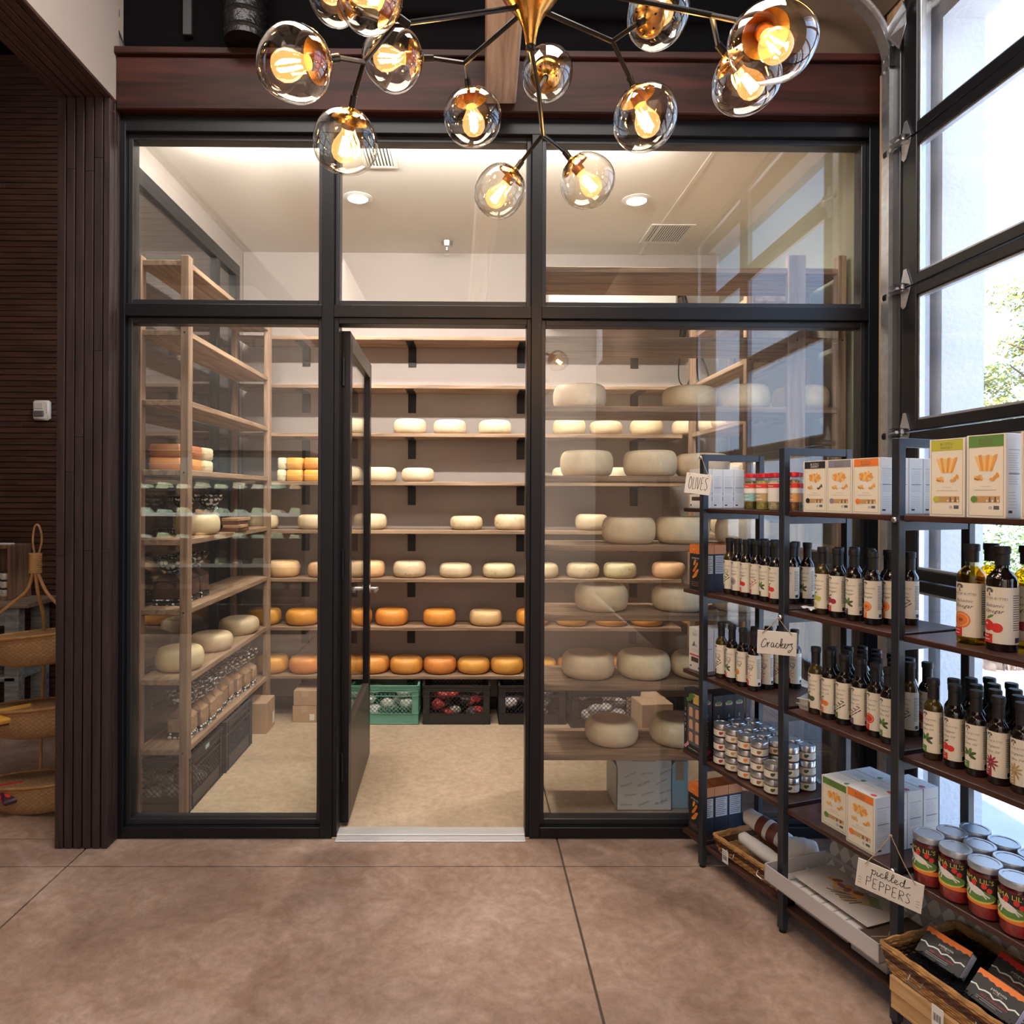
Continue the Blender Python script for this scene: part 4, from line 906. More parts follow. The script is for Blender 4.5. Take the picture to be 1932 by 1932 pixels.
M_bot = dark_glass('dark_bottle_glass', (.010, .006, .005)); M_cap = mat('black_shrink_cap', (.014, .014, .016), .5)
M_gold = clear('golden_oil_glass', (.95, .88, .62), .05, boost=1.6); M_amb = mat('amber_oil', (.42, .20, .02), .12, coat=.6, spec=.6, sss=0)
M_olv = mat('green_gold_oil', (.060, .038, .006), .12, coat=.6)
PF = [(.001, 0), (.022, 0), (.0255, .003), (.0255, .153), (.0245, .161), (.0200, .170), (.0160, .176), (.0142, .186)]
small = {}
for nm, m in (('dark', M_bot), ('golden', M_olv)): small[nm] = MB().lathe(PF, 24).data('glass_bottle', m, 50)
cap_me = MB().lathe([(.0150, .184), (.0152, .224), (.0172, .226), (.0174, .241), (.0160, .2445), (.001, .2445)], 20).data('cap', M_cap, 40)
PB = [(.001, 0), (.034, 0), (.037, .004), (.037, .196), (.035, .206), (.024, .220), (.0165, .228), (.016, .244)]
capb = MB().lathe([(.0178, .240), (.0178, .272), (.0205, .273), (.0205, .290), (.019, .293), (.001, .293)], 20).data('cap', M_cap, 40)
LT = {}
def lab(key, *args):
    if key not in LT: LT[key] = bottle_label(*args)
    return LT[key]
def bottle(s, w, z, kind, lk, label, group, big=False, turn=0.0, glass=None):
    p = U(s, w, z); t = thing('glass_bottle', label, 'bottle', p, UTH + turn, group)
    if big:
        o = put('glass', MB().lathe(PB, 28).data('glass', M_gold if kind == 'golden' else M_bot, 50), t)
        if kind == 'golden': MB().lathe([(.001, .003), (.0352, .004), (.0352, .196), (.0335, .205), (.022, .219), (.015, .227), (.001, .227)], 28).build('oil', clear('golden_oil', (.93, .70, .10), .02), t, 50)
        put('cap', capb, t)
    else:
        put('glass', small[kind], t); put('cap', cap_me, t)
    put('label', LT[lk], t); return t
BV = ('Balsamic', 'Vinegar'); OO = ('Organic', 'Olive Oil'); DP = ('Dipping', 'Oil')
def L_(k, band, pic, pcol, words): lab(k, .0255, .022, .148, band, pic, BAND[pcol] if isinstance(pcol, str) else pcol, *words)
for a in (('v1', 'black', 'branch', 'black', DP), ('v2', 'grey', 'citrus', 'grey', BV), ('v3', 'rose', 'fruit', 'red', BV), ('v4', 'rose', 'branch', 'rose', BV), ('v5', 'olive', 'leaf', 'green', BV), ('v6', 'red', 'fruit', 'red', BV),
          ('v7', 'yellow', 'fruit', 'lime', BV), ('v8', 'red', 'fruit', 'maroon', BV), ('v9', 'black', 'leaf', 'black', BV), ('v10', 'orange', 'citrus', 'orange', BV), ('v11', 'grey', 'branch', 'purple', BV),
          ('o1', 'olive', 'branch', 'olive', DP), ('o2', 'rose', 'leaf', 'green', DP), ('o3', 'yellow', 'cube', 'orange', DP), ('o4', 'red', 'chili', 'red', DP), ('o5', 'olive', 'fruit', 'olive', OO), ('o6', 'orange', 'fruit', 'orange', OO),
          ('o7', 'olive', 'branch', 'black', OO), ('o8', 'purple', 'branch', 'purple', OO), ('o9', 'red', 'citrus', 'red', OO), ('o10', 'green', 'leaf', 'green', OO), ('o11', 'red', 'fruit', 'red', OO), ('o12', 'green', 'leaf', 'green', OO),
          ('o13', 'maroon', 'flower', 'maroon', OO), ('o14', 'tan', 'flower', 'tan', OO)): L_(*a)
lab('big1', .037, .022, .180, 'red', 'citrus', BAND['orange'], *BV); lab('big2', .037, .022, .180, 'red', 'fruit', BAND['red'], *BV); lab('big3', .037, .022, .180, 'maroon', 'fruit', BAND['maroon'], *BV)
DESC = {'v1': 'black olive-branch', 'v2': 'grey garlic', 'v3': 'rose-banded berry', 'v4': 'rose twig', 'v5': 'green herb', 'v6': 'red tomato', 'v7': 'yellow-banded pear', 'v8': 'red pomegranate', 'v9': 'black leaf', 'v10': 'orange peach', 'v11': 'grey lavender',
        'o1': 'dark olive-branch', 'o2': 'rose-banded leaf', 'o3': 'yellow-banded cube', 'o4': 'red chilli star', 'o5': 'green olive', 'o6': 'orange-banded pepper', 'o7': 'dark twig', 'o8': 'purple-banded garlic', 'o9': 'red blood-orange', 'o10': 'green sage', 'o11': 'red-banded chilli', 'o12': 'green basil', 'o13': 'maroon flower', 'o14': 'tan vanilla'}
random.seed(21)
def row(zi, items, bay, what, grp):
    """items: (s, w, glass, label key); the front one of each file gets a label of its own"""
    for s, w, g_, k in items: bottle(s, w, UZ[zi], g_, k, f'{what} with {DESC[k]} label, front row, {UZN[zi]}, {bay}', grp)
def fill(zi, ss, ws, keys, bay, what, grp, gold=.2, skip=0.0):
    for i, s in enumerate(ss):
        for j, w in enumerate(ws):
            if random.random() < skip: continue
            bottle(s + random.uniform(-.004, .004) + .012 * j, w, UZ[zi], 'golden' if random.random() < gold else 'dark', random.choice(keys) if not isinstance(keys, dict) else keys[i],
                   f'{what}, {ORD[j + 1]} row, {ORD[i]} file, {UZN[zi]}, {bay}', grp, turn=random.uniform(-.2, .2))
g2 = 'vinegar bottles on the fourth shelf'; g3 = 'oil bottles on the third shelf'
row(3, [(.060, .115, 'golden', 'v1'), (.118, .11, 'dark', 'v2'), (.176, .108, 'dark', 'v3'), (.236, .108, 'dark', 'v4'), (.294, .105, 'dark', 'v5'), (.352, .10, 'dark', 'v6')], 'far bay', 'slim dark vinegar bottle', g2)
fill(3, [.135, .195, .255, .315, .372], [.168, .228], ['v2', 'v3', 'v9'], 'far bay', 'slim vinegar bottle', g2, .05)
row(3, [(.595, .09, 'golden', 'v7'), (.663, .088, 'dark', 'v8'), (.732, .09, 'dark', 'v9'), (.806, .092, 'dark', 'v10')], 'middle bay', 'dark vinegar bottle', g2)
fill(3, [.612, .680, .748, .830], [.150, .212], ['v8', 'v9', 'v10', 'v11'], 'middle bay', 'dark vinegar bottle', g2, .0)
row(2, [(.050, .082, 'golden', 'o1'), (.118, .082, 'dark', 'o2'), (.186, .082, 'dark', 'o3'), (.254, .082, 'dark', 'o4')], 'far bay', 'slim oil bottle', g3)
fill(2, [.178, .25, ], [.15, .21, .27], ['o4', 'o8'], 'far bay', 'slim oil bottle', g3, .1)
row(2, [(.565, .092, 'golden', 'o5'), (.627, .092, 'dark', 'o6'), (.690, .092, 'dark', 'o7'), (.755, .092, 'dark', 'o8'), (.818, .092, 'dark', 'o9'), (.878, .080, 'dark', 'o10')], 'middle bay', 'olive oil bottle', g3)
fill(2, [.583, .646, .709, .772, .836], [.152, .212, .270], ['o5', 'o6', 'o7', 'o8', 'o9'], 'middle bay', 'olive oil bottle', g3, .25)
row(2, [(1.022, .09, 'golden', 'o10'), (1.088, .09, 'dark', 'o11'), (1.152, .09, 'dark', 'o12'), (1.214, .09, 'dark', 'o13'), (1.276, .09, 'dark', 'o14')], 'near bay', 'olive oil bottle', g3)
fill(2, [1.042, 1.106, 1.168, 1.230, 1.292], [.150, .210, .270], ['o10', 'o11', 'o12', 'o13', 'o14'], 'near bay', 'olive oil bottle', g3, .25)
bottle(1.120, .115, UZ[3], 'golden', 'big1', 'large golden vinegar bottle with peach label on the fourth shelf up, near bay', 'large bottles', True)
bottle(1.118, .20, UZ[3], 'golden', 'big3', 'large golden bottle with dark red label behind the peach one', 'large bottles', True)
bottle(1.212, .105, UZ[3], 'dark', 'big2', 'large dark bottle with pomegranate label at the right edge of the near bay', 'large bottles', True)
bottle(1.218, .20, UZ[3], 'golden', 'big3', 'large golden bottle behind the dark pomegranate bottle', 'large bottles', True)
bottle(1.30, .16, UZ[3], 'dark', 'big2', 'large dark bottle last in the near bay, cut by the picture edge', 'large bottles', True)
# ---- cracker and other cartons (front print faces the aisle, side print faces the camera)
M_ctn = mat('white_carton_board', (.80, .78, .74), .55); M_ctnk = mat('black_carton_board', (.025, .025, .03), .5); M_orr = mat('orange_carton_top', (.80, .26, .05), .5)
def cracker_art(w, h, band, tall=False):
    a = Art(); a.rect(-w / 2, 0, w / 2, h, CRM, 1); b = BAND[band]
    e = w * .05; t = w * .008
    for r in ((-w / 2 + e, e, w / 2 - e, e + t), (-w / 2 + e, h - e * .7, w / 2 - e, h - e * .7 + t), (-w / 2 + e, e, -w / 2 + e + t, h - e * .7), (w / 2 - e - t, e, w / 2 - e, h - e * .7)): a.rect(*r, KG, 2)
    a.rect(-w / 2 + e, h * .85, w / 2 - e, h - e * .7, b, 3)
    ic = W_ if band == 'black' else C('ink_brown', .18, .12, .06)
    a.text('RUSTIC', 0, h * .93, w=w * .36, m=ic, lay=4); a.text('BAKERY', 0, h * .885, w=w * .34, m=ic, lay=4)
    a.lines(-w * .22, w * .24, h * .805, h * .807, LGT, 1, 3)
    A = C('cracker_tan', .80, .36, .08); B = C('cracker_light', .88, .56, .20); Dk = C('seed_dark', .12, .09, .09)
    if tall:
        for i in range(6): x = (i - 2.5) * w * .07; a.poly([(x * .75 - w * .03, h * .56), (x * .75 + w * .03, h * .56), (x * 1.5 + w * .045, h * .74 + (i % 2) * h * .02), (x * 1.5 - w * .04, h * .75)], A if i % 2 else B, 3 + i % 2)
    else:
        for i in range(12): an = i * .55; a.ell(math.cos(an) * w * .17, h * .66 + math.sin(an) * h * .04 + (i % 3) * h * .01, w * .11, h * .035, A if i % 2 else B, 3 + i % 3, 6, an)
    a.poly([(-w * .14, h * .60), (w * .14, h * .60), (w * .10, h * .47), (-w * .10, h * .47)], W_, 2 if tall else 2)
    for i in range(7): a.ell(-w * .24 + (i % 3) * w * .06, h * (.47 + .02 * (i % 2)), w * .07, h * .018, B if i % 2 else A, 3 + i % 2, 6, i)
    for i in range(7): a.ell(w * .16 + (i % 3) * w * .07, h * (.46 + .025 * (i % 3)), w * .07, h * .02, (Dk if band == 'black' else A) if i % 2 else B, 3 + i % 2, 6, i)
    a.text('ORGANIC', 0, h * .375, w=w * .3, m=LGT, lay=2); a.lines(-w * .3, w * .34, h * .33, h * .35, LGT, 1, 3)
    a.rect(-w * .25, h * .185, w * .36, h * .26, C('window_tan', .55, .33, .14), 3); [a.rect(w * (.02 + i * .07), h * .19, w * (.055 + i * .07), h * (.215 + .035 * (i % 2)), Dk if i % 2 else W_, 4) for i in range(5)]
    a.ell(-w * .30, h * .222, w * .09, w * .09, b, 5, 14); a.ell(w * .12, h * .12, w * .05, w * .05, LGT, 2, 10); a.rect(w * .2, h * .10, w * .34, h * .145, KG, 2); a.lines(-w * .4, -w * .15, h * .095, h * .097, LGT, 1, 3)
    return a
def side_art(d, h, dark=False):
    a = Art(); k = LGT if not dark else W_
    if dark: a.rect(-d * .42, h * .38, d * .42, h * .78, C('nutri_white', .6, .62, .66), 1); k = K
    a.rect(-d * .36, h * .80, d * .36, h * .812, k, 2)
    a.lines(-d * .34, d * .36, h * .40, h * .76, k, 14, 2, .25)
    if not dark: a.lines(-d * .34, d * .3, h * .12, h * .30, k, 6, 2, .22); a.rect(-d * .34, h * .06, -d * .1, h * .09, K, 2); a.rect(-d * .34, h * .52, d * .36, h * .53, KG, 3)
    return a
CT = {}
def carton2(kind, s, w, z, bw, bd, bh, front, side, label, group, m=None, rz=0.0, topart=None):
    """s, w: front left corner in the unit's frame (w at the front face)"""
    key = (kind, bw, bd, bh)
    if key not in CT:
        body = MB().cbox((-bw / 2, 0, 0), (bw / 2, bd, bh), .0012).data('carton', m or M_ctn, 20)
        f = front(bw, bh).flat('front_print', Matrix.Identity(4)) if front else None
        sd = side(bd, bh).flat('side_print', Matrix.Translation((bw / 2, bd / 2, 0)) @ Matrix.Rotation(PI / 2, 4, 'Z')) if side else None
        tp = topart(bw, bd).flat('top_print', Matrix.Translation((0, 0, bh)) @ Matrix.Rotation(-PI / 2, 4, 'X')) if topart else None
        CT[key] = (body, f, sd, tp)
    t = thing('carton', label, 'box', U(s + bw / 2, w, z), UTH + rz, group)
    for nm, me in zip(('box_body', 'front_print', 'side_print', 'top_print'), CT[key]):
        if me: put(nm, me, t)
    return t
def cr(band, tall=False): return lambda w, h: cracker_art(w, h, band, tall)
def top_cr(band):
    def f(w, d):
        a = Art(); a.text('RUSTIC', 0, d * .55, w=w * .3, m=LGT); a.text('BAKERY', 0, d * .38, w=w * .3, m=LGT); a.ell(w * .34, d * .22, w * .09, w * .09, BAND[band], 2, 14); return a
    return f
def rowbox(kind, n, s, w, zi, bw, bd, bh, front, side, desc, group, m=None, topart=None):
    for j in range(n):
        carton2(kind, s, w + j * (bd + .002), UZ[zi], bw, bd, bh, front, side, f'{desc}, {"front one" if j == 0 else ORD[j] + " behind"}', group, m, 0, topart)
def organic_art(w, h):
    a = Art(); a.text('ORGANIC', 0, h * .88, w=w * .5, m=KG); a.lines(-w * .3, w * .3, h * .80, h * .84, LGT, 2); a.rect(-w * .5, h * .36, w * .5, h * .39, K, 2); a.rect(-w * .3, h * .19, w * .5, h * .29, C('window_dark', .08, .04, .03), 2); a.rect(-w * .44, h * .05, -w * .32, h * .10, KG, 2); a.lines(-w * .1, w * .35, h * .05, h * .07, LGT, 1); return a
def maison_art(w, h):
    a = Art(); a.text('THE', 0, h * .92, w=w * .12, m=KG); a.text('ORGANIC', 0, h * .87, w=w * .4, m=KG); a.text('PANTRY', 0, h * .83, w=w * .36, m=KG)
    a.poly([(-w * .22, h * .56), (-w * .04, h * .70), (w * .02, h * .58)], KG, 2); a.poly([(-w * .04, h * .57), (w * .08, h * .65), (w * .22, h * .56)], LGT, 3)
    a.lines(-w * .35, w * .4, h * .45, h * .49, LGT, 2); a.rect(-w * .42, h * .34, w * .42, h * .38, BAND['rose'], 2); a.rect(-w * .3, h * .20, w * .3, h * .31, C('window_dark', .08, .04, .03), 2); a.rect(-w * .4, h * .07, -w * .26, h * .11, KG, 2); a.ell(w * .34, h * .08, w * .07, w * .07, KG, 2, 8); return a
def mountains(a, x0, x1, y, amp, m, lay, seed=1, top=None):
    r = random.Random(seed); n = 14; pts = [(x0 + (x1 - x0) * i / n, y + amp * (r.random() if i % 2 else -.6 * r.random())) for i in range(n + 1)]
    for p, q in zip(pts, pts[1:]): a.poly([p, q, (q[0], top), (p[0], top)][::1], m, lay)
def pata_art(w, h):
    a = Art(); a.rect(-w / 2, 0, w / 2, h, K, 1); mountains(a, -w / 2, w / 2, h * .80, h * .03, BAND['orange'], 2, 4, h)
    a.text('salmon', -w * .1, h * .90, w=w * .3, m=CRM, lay=3, left=False); a.text('patagonia', w * .02, h * .70, w=w * .62, m=W_, lay=3); a.text('PROVISIONS', w * .05, h * .655, w=w * .4, m=LGT, lay=3)
    for i in range(7): a.ell(-w * .05 + (i % 3) * w * .09, h * (.30 + .05 * i), w * .26 - i * .01 * w, h * .035, BAND['orange'] if i % 2 else C('cracker_tan', .75, .42, .14), 3 + i % 2, 6, .5 + .1 * i)
    a.lines(-w * .35, w * .35, h * .08, h * .16, C('brown_ink', .4, .2, .1), 3, 3); return a
def pata_top(w, d):
    a = Art(); a.rect(-w / 2, 0, w / 2, d, BAND['orange'], 1); a.lines(-w * .3, w * .3, d * .3, d * .6, CRM, 3, 2, .2); return a
def pata_side(d, h):
    a = Art(); a.rect(-d / 2, 0, d / 2, h, C('navy', .03, .035, .06), 1); a.rect(-d / 2, h * .80, d / 2, h, C('salmon_orange', .70, .30, .14), 2); a.rect(-d * .42, h * .36, d * .42, h * .76, C('nutri_white', .6, .62, .66), 2); a.lines(-d * .38, d * .38, h * .40, h * .72, K, 9, 3, .3); return a
# top shelf
rowbox('organic', 4, -.132, .045, 4, .085, .058, .178, organic_art, side_art, 'slim white carton at the far end of the top shelf', 'white cartons far end top shelf')
sA, sB, sC, sD = sAt(1516, .03, 960), sAt(1569, .03, 960), sAt(1625, .03, 960), sAt(1678, .03, 960)
sB = sA + .107; sC = sB + .107
for nm, band, s0, dsc in (('ck_black', 'black', sA, 'black-banded'), ('ck_grey', 'grey', sB, 'grey-banded'), ('ck_orange', 'orange', sC, 'orange-banded')):
    rowbox(nm, 4, s0, .03, 4, .104, .062, .185, cr(band), side_art, f'cream cracker carton, {dsc}, top shelf of the middle bay', 'cracker cartons on the top shelf')
sE, sF, sG = sAt(1754, .03, 960), sAt(1824, .03, 960), sAt(1926, .03, 960)
rowbox('ck_lime', 1, sE, .03, 4, .105, .062, .228, cr('lime', True), side_art, 'tall cracker carton with lime band, top shelf near bay', 'tall cracker cartons')
rowbox('ck_green', 1, sF - .0, .03, 4, .105, .062, .232, cr('green', True), side_art, 'tall cracker carton with green band, top shelf near bay', 'tall cracker cartons')
rowbox('ck_pink', 1, sG, .03, 4, .105, .062, .232, cr('pink', True), side_art, 'tall cracker carton with pink band at the edge of the top shelf', 'tall cracker cartons')
# fourth shelf / third shelf far ends
rowbox('pata', 3, -.128, .045, 3, .082, .070, .205, pata_art, pata_side, 'black and orange cracker carton at the far end of the fourth shelf', 'black and orange cartons', M_ctnk, pata_top)
rowbox('maison', 3, -.132, .045, 2, .088, .070, .195, maison_art, side_art, 'white carton with rose band at the far end of the third shelf', 'white rose-banded cartons')
rowbox('pata2', 3, -.128, .045, 0, .085, .075, .215, pata_art, pata_side, 'black and orange carton at the far end of the bottom shelf', 'black and orange cartons', M_ctnk, pata_top)
# second shelf: gift sets and cracker cartons
def salts(w, h, word='SALTS', rose=True):
    a = Art(); a.rect(-w / 2, 0, w / 2, h, C('set_black', .022, .02, .024), 1); a.rect(w * .0, h * .80, w * .45, h * .96, C('gold_label', .70, .46, .14), 2)
    for i in range(7): a.ell(-w * .25 + .08 * w * (i % 4), h * (.84 + .03 * (i % 4)), w * .13, h * .025, BAND['green'], 3 + i % 2, 8, i)
    if rose: [a.ell(-w * .42 + .07 * w * (i % 3), h * (.06 + .03 * (i % 3)), w * .07, h * .025, C('petal', .75, .35, .35), 3 + i % 2, 7, i) for i in range(6)]
    for i, ch in enumerate(word): a.text(ch, -w * .42, h * (.66 - i * .085), h=h * .045, m=W_, lay=3)
    a.rect(-w * .30, h * .13, w * .45, h * .78, C('tray_grey', .12, .12, .14), 2)
    for r in range(3):
        for c in range(2): a.rect(-w * .22 + c * w * .34, h * (.18 + r * .2), -w * .02 + c * w * .34, h * (.30 + r * .2), C('salt_pink', .68, .36, .22), 3); a.rect(-w * .20 + c * w * .34, h * (.30 + r * .2), -w * .04 + c * w * .34, h * (.325 + r * .2), C('gold_label', .70, .46, .14), 3)
    a.text('PANTRY ESSENTIALS', 0, h * .06, w=w * .5, m=W_, lay=3); return a
def spices(d, h):
    a = Art(); a.rect(-d / 2, 0, d / 2, h, C('set_black', .022, .02, .024), 1)
    for i, ch in enumerate('SPICES'): a.text(ch, 0, h * (.66 - i * .09), h=h * .05, m=W_, lay=3)
    for i in range(5): a.ell(-d * .2 + d * .1 * i, h * (.86 + .02 * (i % 2)), d * .16, h * .03, BAND['green'] if i % 2 else C('petal', .75, .35, .35), 2 + i % 2, 7, i)
    for i in range(4): a.ell(-d * .1 + d * .1 * i, h * (.07 + .02 * (i % 2)), d * .2, h * .03, BAND['maroon'], 2 + i % 2, 7, i)
    return a
rowbox('salts', 1, -.138, .025, 1, .134, .050, .285, salts, spices, 'black gift set of small salts jars, far end of the second shelf', 'gift sets', M_ctnk)
rowbox('spices', 3, -.10, .080, 1, .10, .055, .275, None, spices, 'black spices gift set standing behind the salts set', 'gift sets', M_ctnk)
s1 = sAt(1546, .05, 1540); s2 = s1 + .125
rowbox('ck_green2', 3, s1 + .0, .060, 1, .112, .075, .172, cr('green'), side_art, 'cracker carton with green band on the second shelf, middle bay', 'cracker cartons on the second shelf', None, top_cr('green'))
rowbox('ck_orange2', 4, s2 + .004, .035, 1, .112, .070, .190, cr('orange'), side_art, 'cracker carton with orange band on the second shelf, middle bay', 'cracker cartons on the second shelf', None, top_cr('rose'))
# ---- olive jars on the top shelf
M_jgl = clear('jar_glass', (.96, .97, .95), .05, boost=1.3); M_red = mat('red_lid', (.55, .02, .03), .3)
def jar(name, s, w, z, R, h, lidh, content, lidm, lab_me, label, group, lidR=None, cat='jar'):
    t = thing(name, label, cat, U(s, w, z), UTH, group); k = ('j', R, h, lidh)
    if k not in CT:
        b = h - lidh; lr = lidR or R * .93
        CT[k] = (MB().lathe([(.001, 0), (R * .88, 0), (R, .004), (R, b * .82), (R * .96, b * .9), (R * .82, b * .97), (R * .82, b)], 24).data('glass', M_jgl, 50),
                 [(.001, .003), (R * .9, .003), (R * .955, .007), (R * .955, b * .80), (R * .9, b * .88), (.001, b * .9)],
                 MB().lathe([(lr, b - .003), (lr * 1.02, h - .003), (lr * .97, h), (lr * .80, h), (lr * .78, h - .0015), (.001, h - .0015)], 26))
    g_, cp, ld = CT[k]; put('glass', g_, t)
    kc = k + (content.name,)
    if kc not in CT: CT[kc] = MB().lathe(cp, 20).data('contents', content, 50)
    put('contents', CT[kc], t); kl = k + (lidm.name, 'l')
    if kl not in CT: CT[kl] = ld.data('lid', lidm, 40)
    put('lid', CT[kl], t)
    if lab_me: put('label', lab_me, t)
    return t
def food(n, c, sc=90): return mat(n, c, .35, var=.45, scale=sc, coat=.4)
def jar_label(R, z0, z1, top, body, pic=None, sm=False):
    a = Art(); H = z1 - z0; a.rect(-2.0 * R, z0, 2.3 * R, z1, body, 1, 26)
    if top: a.rect(-2.0 * R, z0 + H * .74, 2.3 * R, z0 + H * .97, top, 2, 26); a.text('Olives', 0, z0 + H * .85, w=R * 1.1, m=W_, lay=3, shear=.3); a.rect(-2 * R, z0 + H * .46, 2.3 * R, z0 + H * .72, W_, 2, 26); a.ell(-.6 * R, z0 + H * .45, R * .2, H * .1, BAND['orange'], 3, 8); a.lines(-.6 * R, .8 * R, z0 + H * .1, z0 + H * .3, W_, 2, 3)
    if sm:
        a.lines(-.9 * R, .35 * R, z0 + H * .25, z0 + H * .8, LGT, 4, 2, .3); a.ell(.75 * R, z0 + H * .5, R * .22, H * .28, pic, 3, 7); a.ell(.95 * R, z0 + H * .62, R * .12, H * .2, pic, 4, 6)
        a.lines(1.2 * R, 2.1 * R, z0 + H * .15, z0 + H * .85, LGT, 5, 2, .3)
    return a.round('label', R + .0003)
for i, (px, top, body, cont, col) in enumerate(((1417, BAND['red'], C('teal_lab', .25, .50, .50), food('green_olives', (.16, .14, .03)), 'teal'), (1440, BAND['red'], C('tan_lab', .50, .36, .18), food('pale_olives', (.40, .38, .12)), 'tan'),
                                      (1463, BAND['red'], W_, food('white_onions', (.55, .52, .35)), 'white'), (1496, BAND['red'], C('orange_lab', .7, .35, .12), food('mixed_olives', (.32, .18, .08)), 'orange'))):
    k = 'ol%d' % i; LT[k] = jar_label(.0275, .035, .108, top, body)
    s = sAt(px, .06)
    if i: s = max(s, last + .058)
    last = s
    jar('olive_jar', s, .06, UZ[4], .0275, .148, .014, cont, M_red, LT[k], f'red-lidded olive jar with {col} label on the top shelf, {ORD[i]} from the far end', 'olive jars')
for i in range(4): jar('olive_jar', sAt(1400, .06) + .055 + i * .058, .125, UZ[4], .0275, .148, .014, food('pale_olives', (.40, .38, .12)), M_red, LT['ol%d' % ((i + 2) % 4)], f'red-lidded olive jar in the second row of the top shelf, {ORD[i]} from the far end', 'olive jars')
# ---- stacked small jars with silver lids
M_sil = mat('silver_lid', (.62, .63, .66), .28, metal=.9); spreads = [food('red_spread', (.30, .06, .03)), food('amber_spread', (.42, .22, .07)), food('dark_spread', (.10, .06, .04))]
LS = [jar_label(.0335, .008, .034, None, CRM, BAND[c], True) for c in ('maroon', 'tan', 'orange', 'brown', 'olive')]
random.seed(33)
for r, w in enumerate((.072, .148, .224)):
    for c in range(5):
        s = .066 + c * .077 + (.008 * r); nst = 2 if (r == 0 and c == 4) else 3
        for k in range(nst):
            jar('pantry_jar', s + random.uniform(-.0015, .0015), w, UZ[1] + .0605 * k, .0335, .060, .019, spreads[c % 3], M_sil, LS[c],
                f'small silver-lidded jar, {["bottom", "middle", "top"][k] if nst == 3 else ["lower", "upper"][k]} of its pile, {ORD[c]} pile, {ORD[r]} row', 'stacked silver-lidded jars', .0335)
# ---- pickled pepper jars
M_pep = food('red_pickled_peppers', (.38, .03, .03), 60); M_lidw = mat('pewter_lid', (.42, .45, .50), .25, metal=.6)
def pepper_label():
    R = .040; a = Art(); z0, z1 = .038, .118; H = z1 - z0
    a.rect(-1.35 * R, z0, 1.35 * R, z1, C('label_black', .03, .025, .02), 1, 20); a.rect(-1.35 * R, z0, 1.35 * R, z0 + H * .16, BAND['orange'], 2, 16)
    a.ell(0, z0 + H * .30, R * 1.2, H * .22, BAND['yellow'], 3, 16); a.ell(.1 * R, z0 + H * .36, R * 1.15, H * .2, BAND['green'], 4, 16)
    a.ell(0, z0 + H * .52, R * .62, H * .13, W_, 5, 14, -.3); a.ell(-.62 * R, z0 + H * .68, R * .25, H * .09, W_, 6, 10, -.5)                      # leaping white goat
    for x, y, an in ((-.55, .42, -2.2), (-.3, .40, -1.9), (.5, .36, -.8), (.62, .42, -.5)): a.stroke([(x * R * .8, z0 + H * .46), (x * R * .8 + math.cos(an) * R * .42, z0 + H * .46 + math.sin(an) * H * .22)], R * .09, W_, 6)
    for x, y in ((.55, .72), (.85, .60), (-.05, .74)): a.ell(x * R, z0 + H * y, R * .17, H * .1, BAND['red'], 6, 8)
    a.text("MAMA LIL'S", 0, z0 + H * .88, w=2.2 * R, m=BAND['yellow'], lay=5)
    a.rect(1.45 * R, z0, 2.3 * R, z1, C('label_gold', .50, .26, .05), 1, 10); a.lines(1.55 * R, 2.2 * R, z0 + H * .1, z0 + H * .9, K, 9, 2, .3)
    return a.round('label', R + .0004)
LT['pep'] = pepper_label()
for r, w in enumerate((.062, .146, .230)):
    for c in range(5):
        jar('pepper_jar', 1.030 + c * .084 + .012 * r, w, UZ[1], .040, .150, .016, M_pep, M_lidw, LT['pep'], f'jar of red pickled peppers, {ORD[r]} row, {ORD[c]} from the far end of the near bay', 'pickled pepper jars', .041)
# ---- loose papers and trays on the boards
def tray(s, w, z, label, rz=0.2, sz=(.10, .075, .022), n=2, grp='white trays'):
    p = U(s, w, z)
    t = thing('paper_tray', label, 'tray', p, UTH + rz, grp)
    for k in range(n):
        m = MB(); a, b, h = sz; z0 = k * (h + .002); e = .006
        m.box((-a / 2, -b / 2, z0), (a / 2, b / 2, z0 + .003)); m.add([(-a / 2, -b / 2, z0), (a / 2, -b / 2, z0), (a / 2, b / 2, z0), (-a / 2, b / 2, z0), (-a / 2 - e, -b / 2 - e, z0 + h), (a / 2 + e, -b / 2 - e, z0 + h), (a / 2 + e, b / 2 + e, z0 + h), (-a / 2 - e, b / 2 + e, z0 + h)],
              [(0, 1, 5, 4), (1, 2, 6, 5), (2, 3, 7, 6), (3, 0, 4, 7)])
        m.box((-a / 2 - e - .004, -b / 2 - e - .004, z0 + h - .002), (a / 2 + e + .004, -b / 2 - e, z0 + h)); m.box((a / 2 + e, -b / 2 - e, z0 + h - .002), (a / 2 + e + .004, b / 2 + e, z0 + h)); m.build('tray', M_white, t, 0, rot=(0, 0, .25 * k))
    return t
tray(.505 + .045, .12, UZ[2], 'two stacked white paper trays beside the olive oil bottles on the third shelf')
tray(.53, .215, UZ[3], 'white tray behind loose papers on the fourth shelf, middle bay', .1, (.09, .075, .028), 1)
m = MB(); v = []; n = 8
for i in range(n + 1):
    for j in range(n + 1): v.append((i / n * .115 - .055, j / n * .075 - .03, .003 + .010 * abs(math.sin(i * .9 + j * .5)) + .006 * (i / n)))
m.add(v, [(i * (n + 1) + j, (i + 1) * (n + 1) + j, (i + 1) * (n + 1) + j + 1, i * (n + 1) + j + 1) for i in range(n) for j in range(n)])
m.build('crumpled_paper', M_white, None, 60, loc=U(.545, .095, UZ[3]), rot=(0, 0, UTH - .3), label='crumpled white paper on the fourth shelf beside the pear vinegar bottle', cat='paper')
